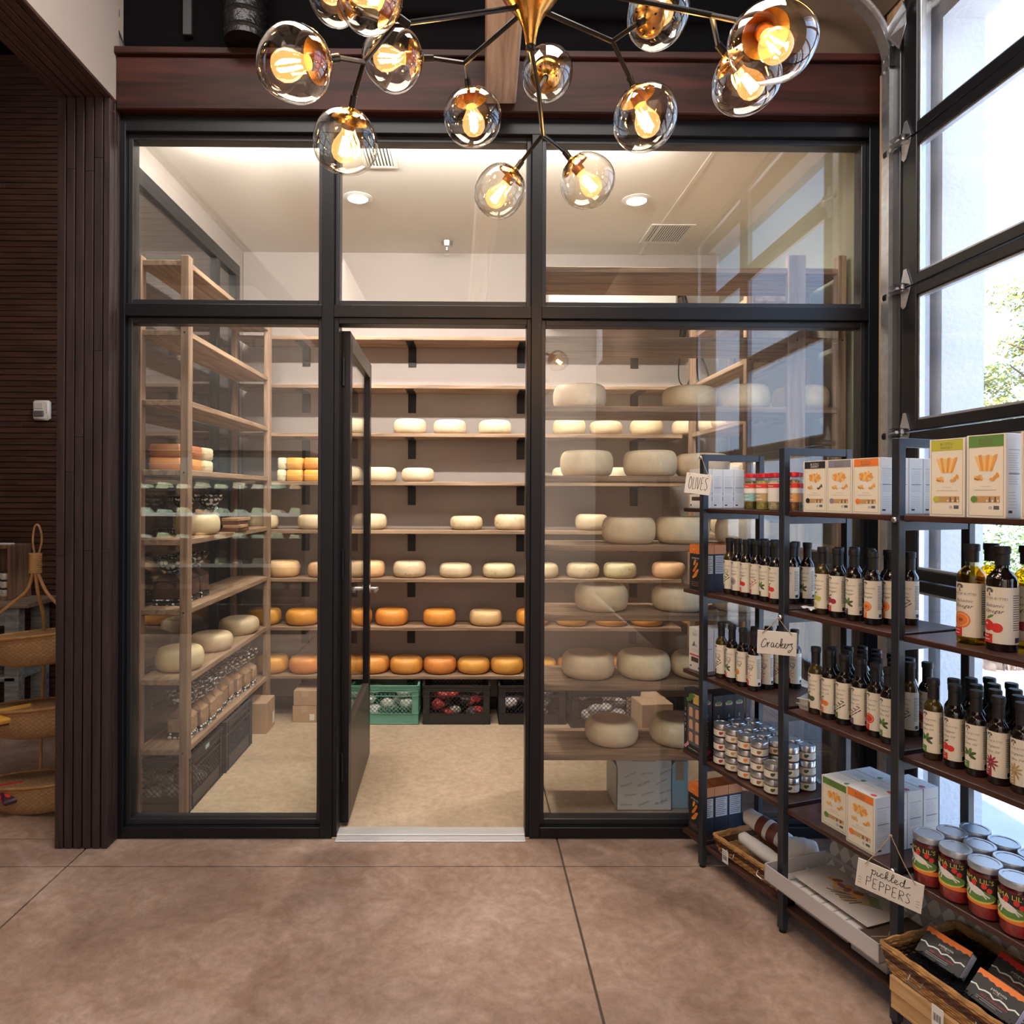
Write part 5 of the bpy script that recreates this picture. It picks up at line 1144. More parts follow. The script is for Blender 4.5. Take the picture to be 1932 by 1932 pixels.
# ---- hanging signs
M_sign = mat('sign_board', (.80, .76, .70), .6, var=.03, scale=20); M_twine = mat('jute_twine', (.42, .30, .19), .9)
INK = K
def script(a, strokes, x0, y0, sx, sy, w, m=INK, lay=2):
    for st in strokes: a.stroke([(x0 + x * sx, y0 + y * sy) for x, y in st], w, m, lay, 5)
S_OL = [[(.1, 1), (0, .7), (0, .25), (.12, 0), (.3, .25), (.3, .75), (.16, 1), (.1, .95)], [(.5, 1), (.48, .5), (.47, .02), (.66, .04)], [(.82, 1), (.8, 0)], [(.98, 1), (1.1, .02), (1.3, 1)], [(1.75, 1), (1.5, .98), (1.46, .5), (1.47, .02), (1.72, .04)], [(1.47, .52), (1.66, .55)],
        [(2.25, .95), (2.05, 1), (1.93, .78), (2.1, .5), (2.2, .22), (2.03, 0), (1.86, .1)]]
S_CR = [[(.75, .80), (.62, 1.0), (.30, .72), (.10, .25), (.22, -.02), (.55, .06), (.80, .30)], [(.80, .30), (.92, .58), (.96, .35), (.90, .02), (1.0, .35), (1.14, .58), (1.24, .52)],
        [(1.75, .52), (1.55, .56), (1.40, .25), (1.52, .02), (1.70, .22), (1.78, .52), (1.74, .12), (1.88, .08), (2.05, .30)], [(2.40, .48), (2.22, .56), (2.08, .25), (2.24, .02), (2.48, .18), (2.62, .5)],
        [(2.62, .30), (2.86, .78), (2.88, 1.12), (2.74, .95), (2.70, .4), (2.70, -.02)], [(2.70, .22), (2.95, .56), (2.99, .40), (2.80, .28), (2.98, .04), (3.20, .18)], [(3.20, .18), (3.42, .42), (3.34, .58), (3.22, .36), (3.36, .02), (3.62, .26)],
        [(3.62, .26), (3.70, .60), (3.78, .40), (3.98, .60), (4.05, .5)], [(4.05, .5), (4.30, .66), (4.14, .38), (4.30, .12), (4.10, -.20), (3.85, -.48), (3.72, -.30), (4.0, -.12)]]
S_PK = [[(.05, .5), (.18, .62), (.14, .1), (.08, -.55)], [(.16, .45), (.40, .62), (.46, .28), (.30, .02), (.16, .15)], [(.62, .55), (.60, .08), (.76, .10), (.85, .3)], [(.66, .84), (.67, .88)], [(1.18, .5), (1.0, .58), (.90, .25), (1.04, .02), (1.25, .2)],
        [(1.30, .25), (1.52, .8), (1.50, 1.12), (1.38, .9), (1.36, 0)], [(1.37, .25), (1.60, .55), (1.46, .32), (1.68, .04), (1.84, .25)], [(1.84, .25), (2.08, .85), (2.02, 1.12), (1.92, .8), (1.94, .06), (2.12, .14)], [(2.12, .14), (2.42, .40), (2.32, .58), (2.20, .35), (2.32, .02), (2.58, .22)],
        [(3.02, .48), (2.82, .58), (2.68, .25), (2.84, .02), (3.02, .35), (3.10, 1.12), (3.00, .7), (3.06, .08), (3.25, .12), (3.6, .4)]]
def caps_PEPPERS():
    P = lambda x: [[(x, 0), (x, 1)], [(x, 1), (x + .32, .92), (x + .34, .62), (x, .48)]]
    E = lambda x: [[(x + .34, 1), (x, .98), (x, .5), (x, .0), (x + .34, .02)], [(x, .5), (x + .26, .52)]]
    return P(0) + E(.62) + P(1.22) + P(1.80) + E(2.40) + P(3.0) + [[(3.02, .48), (3.36, 0)]] + [[(3.95, .9), (3.75, 1), (3.62, .78), (3.82, .5), (3.92, .22), (3.75, 0), (3.58, .1)]]
def sign(name_label, s, w, zc, rz, roll, bw, bh, draw, hook):
    M = Matrix.Translation(U(s, w, zc)) @ Matrix.Rotation(UTH + rz, 4, 'Z') @ Matrix.Rotation(roll, 4, 'Y')
    t = thing('hanging_sign', name_label, 'sign', (0, 0, 0)); t.matrix_world = M
    MB().cbox((-bw / 2, 0, -bh / 2), (bw / 2, .004, bh / 2), .0006).build('board', M_sign, t, 20)
    a = Art(); draw(a); put('lettering', a.flat('lettering', Matrix.Translation((0, 0, 0))), t)
    hk = M.inverted() @ hook; m = MB()
    for q in (-1, 1):
        e = Vector((q * bw * .38, -.003, bh * .40)); mid = (hk + e) / 2 + Vector((0, -.002, -.003)); m.tube(catmull([hk, mid, e], 4), .0014, 6)
    m.lathe([(.001, -.004), (.0045, 0), (.001, .004)], 8, 0, Matrix.Translation(hk)); m.build('twine', M_twine, t, 60)
    return t
sg = math.radians
def d1(a): script(a, S_OL, -.037, -.024, .034, .052, .0022)
def d2(a): script(a, S_CR, -.056, -.018, .0255, .032, .0024)
def d3(a): script(a, S_PK, -.052, .012, .030, .024, .0019); script(a, caps_PEPPERS(), -.060, -.030, .030, .030, .0017); [a.stroke([(x * .074, -.012 - k * .008), (x * .084, -.011 - k * .009)], .001, INK, 2) for x in (-1, 1) for k in range(3)]
so = UI @ atD(1317, 913, 2.93)
sign('white hanging sign reading olives on the far post of the shelving unit', so.x, so.y, so.z, sg(50), sg(7), .105, .088, d1, UI.inverted() @ (UI @ atD(1322, 857, 2.985)))
sign('hanging sign reading crackers in black script on the second post', .497, -.026, 1.095, sg(52), sg(1), .136, .088, d2, U(.489, -.012, 1.187))
sign('white hanging sign reading pickled peppers on the third post', .972, -.030, .445, sg(28), sg(6), .180, .090, d3, U(.964, -.012, .592))
# ================================================================ BOTTOM SHELF GOODS
M_wick = mat('honey_wicker', (.42, .22, .08), .45, var=.35, scale=35); M_wickw = mat('white_wicker', (.66, .63, .62), .5, var=.2, scale=35); M_wickd = mat('dark_wicker_band', (.10, .04, .02), .45, var=.3, scale=30)
def rect_path(a, b, n, fl=0.0):
    per = []; A, B = a / 2 + fl, b / 2 + fl
    for i in range(n):
        t = i / n * 2 * (A + B) * 2 / 2 * 1.0; t = i / n * 4 * (A + B)
        for (L, f) in ((2 * A, lambda q: (-A + q, -B, 0, -1)), (2 * B, lambda q: (A, -B + q, 1, 0)), (2 * A, lambda q: (A - q, B, 0, 1)), (2 * B, lambda q: (-A, B - q, -1, 0))):
            if t < L: per.append(f(t)); break
            t -= L
    return per
def wicker(t, a, b, h, m, mband=None, rows=9, n=72, flare=.012, name='weave', z0=0.0, rimm=None):
    w = MB(); wb = MB()
    for r in range(rows):
        z = z0 + .004 + (h - .012) * r / (rows - 1); fl = flare * r / (rows - 1)
        pts = [(x + nx * .0016 * (1 if (i + r) % 2 else -1), y + ny * .0016 * (1 if (i + r) % 2 else -1), z) for i, (x, y, nx, ny) in enumerate(rect_path(a, b, n, fl))]
        (wb if (mband and rows * .35 < r < rows * .7) else w).tube(pts, h / rows * .56, 5, 0, True)
    w.build(name, m, t, 60)
    if mband: wb.build('dark_band', mband, t, 60)
    rm = MB()
    for dz, rr in ((0, .0055), (.005, .0045)):
        pts = [(x + nx * .002 * math.sin(i * 1.3), y + ny * .002 * math.sin(i * 1.3), z0 + h - .004 + dz + .001 * math.cos(i * 1.7)) for i, (x, y, nx, ny) in enumerate(rect_path(a, b, n, flare))]
        rm.tube(pts, rr, 5, 0, True)
    rm.build('rim', rimm or m, t, 60)
    MB().box((-a / 2, -b / 2, z0 + .002), (a / 2, b / 2, z0 + .006)).build('base', m, t, 0)
# far bay: wicker tray with rolled linens
bk = thing('wicker_basket', 'honey wicker tray basket holding rolled cloths on the bottom shelf, far bay', 'basket', U(.262, .165, UZ[0]), UTH + sg(4))
wicker(bk, .345, .225, .075, M_wick, M_wickd, 9, 84, .018)
for x, y in ((-.09, -.132), (.08, -.132)):
    MB().tube(catmull([(x - .02, y, .045), (x - .018, y - .008, .028), (x + .018, y - .008, .028), (x + .02, y, .045)], 4), .0022, 6).build('clasp', M_alu, bk)
MB().cbox((-.0165, -.001, -.055), (.0165, .001, 0), .0004).build('price_tag', M_lab, bk, 0, loc=(-.11, -.142, .045)); a = Art(); [a.rect(-.012 + i * .0026, -.042, -.012 + i * .0026 + (.0014 if i % 3 else .0006), -.022, K, 1) for i in range(9)]; a.lines(-.012, .012, -.016, -.008, K, 2)
put('print', a.flat('print', Matrix.Translation((-.11, -.1435, .045))), bk)
M_cloth = mat('white_linen', (.78, .75, .72), .85, var=.05, scale=12, bump=.25, bscale=30); M_leath = mat('brown_leather', (.20, .06, .04), .45)
def roll(pos, L, R, rz, ry, m, label, strap=None, grp=None):
    t = thing('rolled_cloth', label, 'cloth', pos, 0, grp, rot=(0, ry, rz))
    v = MB(); n = 20; rows = 12
    prof = [(R * (.25 if k in (0, rows) else .82 + .18 * math.sin(PI * k / rows) + .03 * math.sin(k * 2.1)), -L / 2 + L * k / rows) for k in range(rows + 1)]
    v.lathe([(.001, prof[0][1])] + prof + [(.001, prof[-1][1])], n, 0, Matrix.Rotation(PI / 2, 4, 'Y')); v.build('roll', m, t, 70)
    if strap:
        s = MB(); s.lathe([(R * 1.02, -.045), (R * 1.06, -.043), (R * 1.06, .043), (R * 1.02, .045)], n, 0, Matrix.Rotation(PI / 2, 4, 'Y')); s.build('leather_wrap', strap, t, 50)
        MB().lathe([(R * 1.08, -.009), (R * 1.10, -.009), (R * 1.10, .009), (R * 1.08, .009)], n, 0, Matrix.Rotation(PI / 2, 4, 'Y')).build('strap', M_cloth, t, 50)
    return t
roll(U(.215, .20, UZ[0] + .125), .25, .040, UTH + sg(14), sg(12), M_cloth, 'white rolled cloth with brown leather wrap lying across the wicker tray', M_leath)
roll(U(.275, .115, UZ[0] + .075), .26, .030, UTH + sg(6), sg(6), M_cloth, 'white and tan rolled cloth under the leather-wrapped roll in the wicker tray')
roll(U(.375, .215, UZ[0] + .115), .13, .050, UTH + sg(60), sg(4), M_cloth, 'white bundled cloth at the near end of the wicker tray')
bk2 = thing('wicker_basket', 'white wicker basket under the near end of the honey one', 'basket', U(.432, .235, UZ[0]), UTH)
wicker(bk2, .055, .09, .085, M_wickw, None, 9, 40, .01)
# middle bay: gift tray with patterned lid board
M_grey_card = mat('pale_grey_card', (.56, .53, .54), .6); M_phot = mat('printed_board', (.62, .56, .52), .5, var=.1, scale=8)
def diamonds(name):
    m, n, l = _nt(name); o = n.new('ShaderNodeOutputMaterial'); p = n.new('ShaderNodeBsdfPrincipled'); l.new(p.outputs[0], o.inputs[0]); p.inputs['Roughness'].default_value = .6
    tc = n.new('ShaderNodeTexCoord'); mp = n.new('ShaderNodeMapping'); mp.inputs['Rotation'].default_value = (0, PI / 4, 0); mp.inputs['Scale'].default_value = (19, 0, 19)
    s1_ = n.new('ShaderNodeVectorMath'); s1_.operation = 'MULTIPLY'; s1_.inputs[1].default_value = (1.45, 1, .95); l.new(tc.outputs['Object'], s1_.inputs[0]); l.new(s1_.outputs[0], mp.inputs[0])
    ck = n.new('ShaderNodeTexChecker'); ck.inputs['Scale'].default_value = 1; ck.inputs['Color1'].default_value = (.78, .75, .73, 1); ck.inputs['Color2'].default_value = (.42, .38, .36, 1)
    l.new(mp.outputs[0], ck.inputs[0]); l.new(ck.outputs[0], p.inputs['Base Color']); MATS[name] = m; return m
M_dia = diamonds('grey_diamond_print')
gt = thing('gift_tray', 'open pale grey gift tray with printed boards, pushed out in front of the second post', 'box', U(.685, .125, UZ[0] + .075), UTH)
m = MB(); A, B, Hh = .50, .30, .062
for q in (((-A / 2, -B / 2, 0), (A / 2, -B / 2 + .004, Hh)), ((-A / 2, B / 2 - .004, 0), (A / 2, B / 2, Hh)), ((-A / 2, -B / 2, 0), (-A / 2 + .004, B / 2, Hh)), ((A / 2 - .004, -B / 2, 0), (A / 2, B / 2, Hh)), ((-A / 2, -B / 2, 0), (A / 2, B / 2, .004))): m.box(*q)
m.build('tray', M_grey_card, gt, 0)
MB().box((-A / 2 + .006, -B / 2 + .006, .0045), (A / 2 - .006, B / 2 - .006, .006)).build('lining', M_dia, gt, 0)
lid = MB(); lid.box((-.25, 0, 0), (.25, .006, .27)); lo = lid.build('patterned_lid', M_dia, gt, 0, loc=(.02, B / 2 - .012, .01)); lo.rotation_euler = (sg(-12), 0, 0)
t = thing('printed_board', 'pale board printed with food and tools lying in the gift tray', 'board', U(.645, .165, UZ[0] + .100), UTH, None)
MB().cbox((-.17, -.10, 0), (.17, .10, .003), .0005).build('board', M_phot, t, 0)
a = Art(); Dk = C('seed_dark', .12, .09, .09); Tn = C('board_tan', .50, .34, .2); Rd = C('meat_red', .30, .10, .10)
a.poly([(-.06, -.02), (.03, -.06), (.10, .02), (.02, .07)], Tn, 1)
for i in range(9): a.ell(-.09 + .015 * i, .02 + .012 * math.sin(i * 2), .020, .012, Rd if i % 2 else C('cracker_tan', .75, .42, .14), 2 + i % 2, 7, i)
for i in range(6): a.stroke([(-.05 + .02 * i, -.05), (.0 + .012 * i, -.01 + .01 * (i % 2))], .006, Dk, 2)
for x in (-.04, .0): a.stroke([(x + .02 * math.cos(q), .065 + .015 * math.sin(q)) for q in [k * .7 for k in range(10)]], .003, W_, 3)
for i in range(6): a.ell(.05 + .01 * i, .06 - .008 * i, .022, .004, BAND['green'], 3, 6, .6)
put('print', a.flat('print', Matrix.Translation((0, 0, .0032)) @ Matrix.Rotation(-PI / 2, 4, 'X')), t)
t = thing('dark_board', 'dark board with a leaf print at the near end of the gift tray', 'board', U(.865, .125, UZ[0] + .090), UTH)
MB().cbox((-.06, -.13, 0), (.06, .13, .003), .0005).build('board', mat('dark_print', (.10, .07, .055), .5), t, 0)
a = Art(); a.poly([(-.02, .0), (.01, .03), (.05, .04), (.03, -.01), (.0, -.03)], C('leaf_gold', .40, .30, .10), 1); a.stroke([(-.02, -.08), (0, -.02)], .004, Tn, 1); put('print', a.flat('print', Matrix.Translation((0, 0, .0032)) @ Matrix.Rotation(-PI / 2, 4, 'X')), t)
carton(*U(.62, .15, UZ[0]), .24, .18, .072, UTH, 'grey carton supporting the far half of the gift tray', M_grey_card, False)
carton(*U(.83, .15, UZ[0]), .14, .20, .072, UTH, 'grey carton supporting the near half of the gift tray', M_grey_card, False)
t = thing('patterned_board', 'grey diamond-patterned board standing behind the third post', 'board', U(1.0, .285, UZ[0]), UTH + sg(3)); MB().box((-.045, 0, 0), (.19, .006, .30)).build('board', M_dia, t, 0)
# near bay: wooden box, basket with black shred, three packs
M_pine = wood('pale_pine', (.42, .24, .10), (.66, .42, .20), 'X', 1.5, .6)
pb_ = thing('wooden_box', 'pale pine box under the wicker basket at the near end of the bottom shelf', 'box', U(1.205, .09, UZ[0]), UTH)
m = MB(); m.cbox((-.20, -.15, 0), (.20, .15, .012), .002); m.cbox((-.20, -.15, .012), (.20, -.14, .10), .002); m.cbox((-.20, .14, .012), (.20, .15, .10), .002); m.cbox((-.20, -.14, .012), (-.19, .14, .10), .002); m.cbox((.19, -.14, .012), (.20, .14, .10), .002); m.build('box_body', M_pine, pb_, 20)
MB().cbox((-.20, -.156, .055), (.20, -.150, .10), .002).build('front_slat', M_pine, pb_, 20)
bk3 = thing('wicker_basket', 'honey wicker basket with black paper shred on the pine box', 'basket', U(1.200, .085, UZ[0] + .102), UTH)
wicker(bk3, .40, .275, .085, M_wick, M_wickd, 9, 96, .018)
MB().cbox((-.017, -.001, -.06), (.017, .001, 0), .0004).build('price_tag', M_lab, bk3, 0, loc=(-.03, -.168, .02)); a = Art(); [a.rect(-.012 + i * .0026, -.042, -.012 + i * .0026 + (.0014 if i % 3 else .0006), -.020, K, 1) for i in range(9)]
put('print', a.flat('print', Matrix.Translation((-.03, -.1695, .02))), bk3)
for x in (-.10, .09): MB().tube(catmull([(x - .02, -.160, .05), (x - .018, -.170, .032), (x + .018, -.170, .032), (x + .02, -.160, .05)], 4), .0024, 6).build('clasp', M_alu, bk3)
random.seed(4); m = MB()
for i in range(1500):
    c = Vector((random.uniform(-.185, .185), random.uniform(-.125, .125), random.uniform(.035, .074))); d = Vector((random.uniform(-1, 1), random.uniform(-1, 1), random.uniform(-.5, .7))).normalized() * random.uniform(.01, .022); e = Vector((-d.y, d.x, .3)).normalized() * .0014; k_ = Vector((0, 0, .006)) + d * .3
    m.add([c - d - e, c - d + e, c + k_ + e, c + k_ - e, c + d + e, c + d - e], [(0, 1, 2, 3), (3, 2, 4, 5)])
m.box((-.19, -.13, .006), (.19, .13, .045)); m.build('paper_shred', mat('black_shred', (.012, .012, .015), .25), None, 0, loc=U(1.200, .085, UZ[0] + .102), rot=(0, 0, UTH), label='black crinkled paper shred filling the near wicker basket', cat='paper shred', kind='stuff')
def pack(s, w, z, rz, label, top):
    t = thing('salmon_pack', label, 'box', U(s, w, z), 0, 'black packs in the near basket', rot=(sg(-46), 0, UTH + rz)); A, B, T = .130, .084, .028
    MB().cbox((-A / 2, -T / 2, 0), (A / 2, T / 2, B), .001).build('pack_body', M_ctnk, t, 20)
    a = Art(); a.rect(-A / 2, 0, A / 2, B, C('pack_black', .03, .03, .033), 1); mountains(a, -A / 2, A / 2, B * .80, B * .06, BAND[top], 2, 8, B)
    a.text('patagonia', .004, B * .62, w=A * .32, m=W_, lay=3); a.text('PROVISIONS', .004, B * .54, w=A * .2, m=LGT, lay=3); a.stroke([(A * (-.5 + i * .1), B * (.42 + .05 * math.sin(i * 2.2))) for i in range(11)], B * .05, W_, 3)
    a.text('WILD SOCKEYE SALMON', .004, B * .28, w=A * .55, m=BAND['red'], lay=3); a.lines(-A * .3, A * .3, B * .12, B * .18, LGT, 2, 3)
    put('front_print', a.flat('front_print', Matrix.Translation((0, -T / 2 - .0003, 0))), t)
    MB().box((A / 2, -T / 2 + .002, .004), (A / 2 + .0004, T / 2 - .002, B - .004)).build('end_label', mat('end_red_white', (.70, .62, .64), .5), t, 0)
pack(1.095, .020, UZ[0] + .165, sg(2), 'orange-topped black pack at the far end of the near basket', 'orange')
pack(1.245, .095, UZ[0] + .168, sg(-4), 'dull red-topped black pack at the back of the near basket', 'red')
pack(1.265, -.015, UZ[0] + .160, sg(-3), 'orange-topped black pack at the front of the near basket', 'orange')
# ================================================================ GARAGE DOOR HARDWARE
def sweep(mb, path, sec, y0):
    """sec: closed polygon (n, y) in the plane across a path lying in XZ"""
    pts = [Vector((p[0], 0, p[1])) for p in path]; v = []; k = len(sec)
    for i, p in enumerate(pts):
        t = (pts[min(i + 1, len(pts) - 1)] - pts[max(i - 1, 0)]).normalized(); nrm = Vector((t.z, 0, -t.x))
        for a, b in sec: q = p + nrm * a; v.append((q.x, y0 + b, q.z))
    f = [(i * k + j, i * k + (j + 1) % k, (i + 1) * k + (j + 1) % k, (i + 1) * k + j) for i in range(len(pts) - 1) for j in range(k)]
    mb.add(v, f + [tuple(range(k))[::-1], tuple(range((len(pts) - 1) * k, len(pts) * k))])
tx, ty = 1.917, -.150
path = [(tx, .02 + .3 * i) for i in range(12)] + [(tx, 3.60)] + [(tx - .38 + .38 * math.cos(a), 3.62 + .38 * math.sin(a)) for a in [PI / 2 * i / 12 for i in range(1, 13)]] + [(tx - .9, 4.0), (tx - 2.4, 4.02)]
mb = MB(); sweep(mb, path, [(-.012, -.028), (.012, -.028), (.012, -.025), (-.009, -.025), (-.009, .025), (.012, .025), (.012, .028), (-.012, .028)], ty)
sweep(mb, path, [(.012, -.034), (.016, -.034), (.018, -.028), (.016, -.022), (.012, -.022)], ty); sweep(mb, path, [(.012, .022), (.016, .022), (.018, .028), (.016, .034), (.012, .034)], ty)
door_hw = mb.build('roller_track', M_galv, door_2, 50)
mb = MB(); mb.cbox((tx + .004, -.122, .02), (tx + .010, -.080, 3.62), .001); mb.build('track_angle', mat('tan_primer', (.42, .30, .20), .6), door_2, 20)
mb = MB(); mb.cbox((tx - .02, -.19, 3.60), (tx + .09, -.186, 3.69), .001); mb.build('track_bracket', M_stop, door_2, 20)
mb = MB()
for dz in (0, .05):
    for dy in (-.018, .018): mb.cyl((tx - .011, ty + dy, 3.60 + dz), (tx - .018, ty + dy, 3.60 + dz), .008, n=10)
mb.build('track_bolts', M_alu, door_2)
for z in (sections[1:-1]):
    h = MB(); ex, ey = GM.inverted() @ Vector((tx, ty, 0)) if False else (0, 0)
    o_ = GM @ Vector((gx0, -.024, z))
    # diamond leaf plates on the stile, raised knuckle, roller arm and roller
    P = lambda x, y, zz: GM @ Vector((gx0 + x, -.024 + y, z + zz))
    def plate(pts, th_=.003):
        f = [P(x, 0, zz) for x, zz in pts]; b = [P(x, -th_, zz) for x, zz in pts]; n = len(pts)
        h.add(f + b, [tuple(range(n)), tuple(range(n, 2 * n))[::-1]] + [(i, (i + 1) % n, n + (i + 1) % n, n + i) for i in range(n)])
    plate([(-.004, .005), (.060, .005), (.050, .035), (.030, .085), (.014, .085), (-.004, .03)]); plate([(-.004, -.075), (.010, -.09), (.026, -.085), (.050, -.03), (.058, -.002), (-.004, -.002)])
    for s_ in (.010, -.014):
        h.add([P(0, 0, s_), P(.052, 0, s_), P(.046, -.036, s_ + .004), P(-.02, -.05, s_ + .004), P(-.03, -.03, s_)], [(0, 1, 2, 3, 4)]); h.add([P(0, 0, s_ + .003), P(.052, 0, s_ + .003), P(.046, -.036, s_ + .007), P(-.02, -.05, s_ + .007), P(-.03, -.03, s_ + .003)], [(4, 3, 2, 1, 0)])
    h.cyl(P(.03, -.018, -.016), P(.03, -.018, .016), .008, n=10)
    h.cyl(P(.02, -.034, 0), Vector((tx + .003, ty + .012, P(0, 0, -.01).z)), .0075, n=10); h.build('hinge', M_galv, door_2, 30)
    r_ = MB(); c_ = Vector((tx + .003, ty, z - .01)); r_.cyl(c_ + Vector((0, -.012, 0)), c_ + Vector((0, .010, 0)), .021, n=16); r_.cyl(c_ + Vector((0, -.016, 0)), c_ + Vector((0, -.012, 0)), .010, n=12); r_.build('roller', M_black, door_2)
mb = MB(); pb0 = onG(1722, 30)
for pts in ([(-.05, .03), (.03, .09), (.045, .085), (.045, .045), (-.05, -.02)], [(-.05, -.02), (.045, .045), (.075, -.035), (.0, -.10)]):
    f = [GM @ Vector((gx0 + x, -.06 + .02 * (i % 2), pb0.z + zz - .03)) for i, (x, zz) in enumerate(pts)]; b = [p + Vector((-.003, 0, 0)) for p in f]; n = len(pts)
    mb.add(f + b, [tuple(range(n)), tuple(range(n, 2 * n))[::-1]] + [(i, (i + 1) % n, n + (i + 1) % n, n + i) for i in range(n)])
mb.build('top_bracket', M_galv, door_2, 20)
# ================================================================ CHANDELIER
M_brass = mat('brushed_brass', (.66, .33, .08), .24, metal=1.0, bump=.15, bscale=25); M_arm = mat('black_nickel_arm', (.030, .027, .026), .28, metal=.6)
M_gg = clear('blown_globe_glass', (.965, .93, .87), .07, rough=.02, bump=.35, bscale=11, boost=2.0); M_bulbg = clear('bulb_glass', (1.0, .90, .72), .05, boost=1.4, glow=(1.0, .50, .16, .55))
M_fil = mat('glowing_filament', (1, .6, .3), .5, emit=(1.0, .60, .22), estr=260.0); M_sock = mat('copper_socket', (.40, .20, .09), .4, metal=.7)
hub = atD(1001, 92, 1.58)
ch = thing('chandelier', 'branching black and brass chandelier with wavy blown-glass globes and filament bulbs', 'chandelier', hub)
def CP(px, py, d): return atD(px, py, d) - hub
mb = MB(); mb.lathe([(.008, 0), (.011, .004), (.013, .020), (.018, .045), (.030, .075), (.052, .105), (.068, .128), (.073, .150), (.070, .175), (.05, .20), (.012, .21)], 40)
for i in range(20): pass
mb.build('trumpet_hub', M_brass, ch, 70)
MB().lathe([(.001, -.006), (.010, -.004), (.012, .004), (.010, .012)], 16).build('finial', M_arm, ch); MB().cyl((0, 0, .2), (0, 0, 4.745 - hub.z), .008).build('stem', M_arm, ch); MB().lathe([(.07, 4.72 - hub.z), (.075, 4.745 - hub.z), (.001, 4.745 - hub.z)], 24).build('ceiling_rose', M_brass, ch)
H0 = Vector((0, 0, .10)); H1 = Vector((0, 0, .16))
jA1, jA2 = CP(744, 47, 1.50), CP(687, 117, 1.50); jB = CP(877, 119, 1.72); jC0, jC = CP(1016, 170, 1.72), CP(1024, 254, 1.88); jD = CP(1155, 78, 1.66); jE = CP(1343, 29, 1.42)
random.seed(12)
def gmesh(r, k):
    m = MB(); n1, n2 = 36, 26; rr = random.Random(k); ph = [rr.uniform(0, 6.28) for _ in range(8)]; v = []; el = (rr.uniform(.94, 1.06), rr.uniform(.94, 1.06))
    for j in range(n2 + 1):
        th_ = PI * (.10 + .90 * j / n2)
        for i in range(n1):
            a = 2 * PI * i / n1
            q = r * (1 + .035 * math.sin(2 * a + ph[0]) * math.sin(th_) + .03 * math.sin(3 * th_ + ph[1] + math.cos(a + ph[2])) * math.sin(th_) + .018 * math.sin(5 * a + ph[3]) * math.sin(2 * th_ + ph[4]) ** 2 * math.sin(th_))
            v.append((q * math.sin(th_) * math.cos(a) * el[0], q * math.sin(th_) * math.sin(a) * el[1], -q * math.cos(th_) * 1.02))
    m.add(v, [(j * n1 + i, j * n1 + (i + 1) % n1, (j + 1) * n1 + (i + 1) % n1, (j + 1) * n1 + i) for j in range(n2) for i in range(n1)]); return m.data('glass_globe', M_gg, 0) if False else m.data('glass_globe', M_gg, 180)
me_cap = MB().lathe([(.006, -.010), (.008, -.004), (.020, .000), (.032, .008), (.038, .017), (.0385, .020), (.036, .018), (.018, .004), (.001, .002)], 32).data('brass_cap', M_brass, 60)
me_holes = []
for i in range(6): a = i * PI / 3; me_holes.append(MB().cyl((.026 * math.cos(a), .026 * math.sin(a), .0015), (.0265 * math.cos(a), .0265 * math.sin(a), .006), .0022, n=8).data('vent_hole', M_black, 40))

me_sock = MB().lathe([(.014, .004), (.0145, .006), (.0145, .034), (.0135, .036), (.001, .036)], 20).data('socket', M_sock, 40)
me_bulb = MB().lathe([(.0125, .036), (.013, .044), (.018, .054), (.0245, .066), (.027, .078), (.0255, .090), (.019, .100), (.009, .1055), (.001, .107)], 24).data('bulb', M_bulbg, 80)
fm = MB()
for i in range(4): a = i * PI / 2 + .3; fm.tube([(.006 * math.cos(a), .006 * math.sin(a), .054), (.009 * math.cos(a + .3), .009 * math.sin(a + .3), .092)], .0022, 6)
me_fil = fm.data('filament', M_fil, 60)
fn = MB()
for i in range(4): a = i * PI / 2 + .3; fn.tube([(.005 * math.cos(a), .005 * math.sin(a), .054), (.007 * math.cos(a + .3), .007 * math.sin(a + .3), .092)], .0011, 6)
def head(px, py, d, size, cx, cy, cd, node, k):
    """globe centre (px, py, d); cap at (cx, cy, cd)"""
    c = CP(px, py, d); r = size / 2 * d / F_PX; cap = CP(cx, cy, cd); ax = (c - cap).normalized(); cap = c - ax * r * .86
    q = ax.to_track_quat('Z', 'Y')
    g_ = put('glass_globe', gmesh(r, k), ch, loc=c); g_.rotation_mode = 'QUATERNION'; g_.rotation_quaternion = q
    s = r / .066; base = Matrix.Translation((0, 0, -r * .93))
    for nm, me in (('brass_cap', me_cap), *[('vent_hole', q_) for q_ in me_holes], ('socket', me_sock), ('bulb', me_bulb), ('filament', me_fil)):
        o = put(nm, me, g_, loc=(0, 0, -r * .93 - .002)); o.scale = (min(s, 1.15),) * 3
    tip = c - ax * (r * .93 + .010); tipo = c - ax * (r * .93 + .035)
    MB().cyl(tip, tipo, .0085, n=12).build('collar', M_arm, ch)
    MB().tube([node, tipo], .0055, 8).build('arm_branch', M_arm, ch)
for pts in ((H0, jA1, jA2), (H0, jB), (Vector((0, 0, .0)), jC0, jC), (H0, jD), (H1, jE)): MB().tube(pts, .0060, 10).build('arm', M_arm, ch)
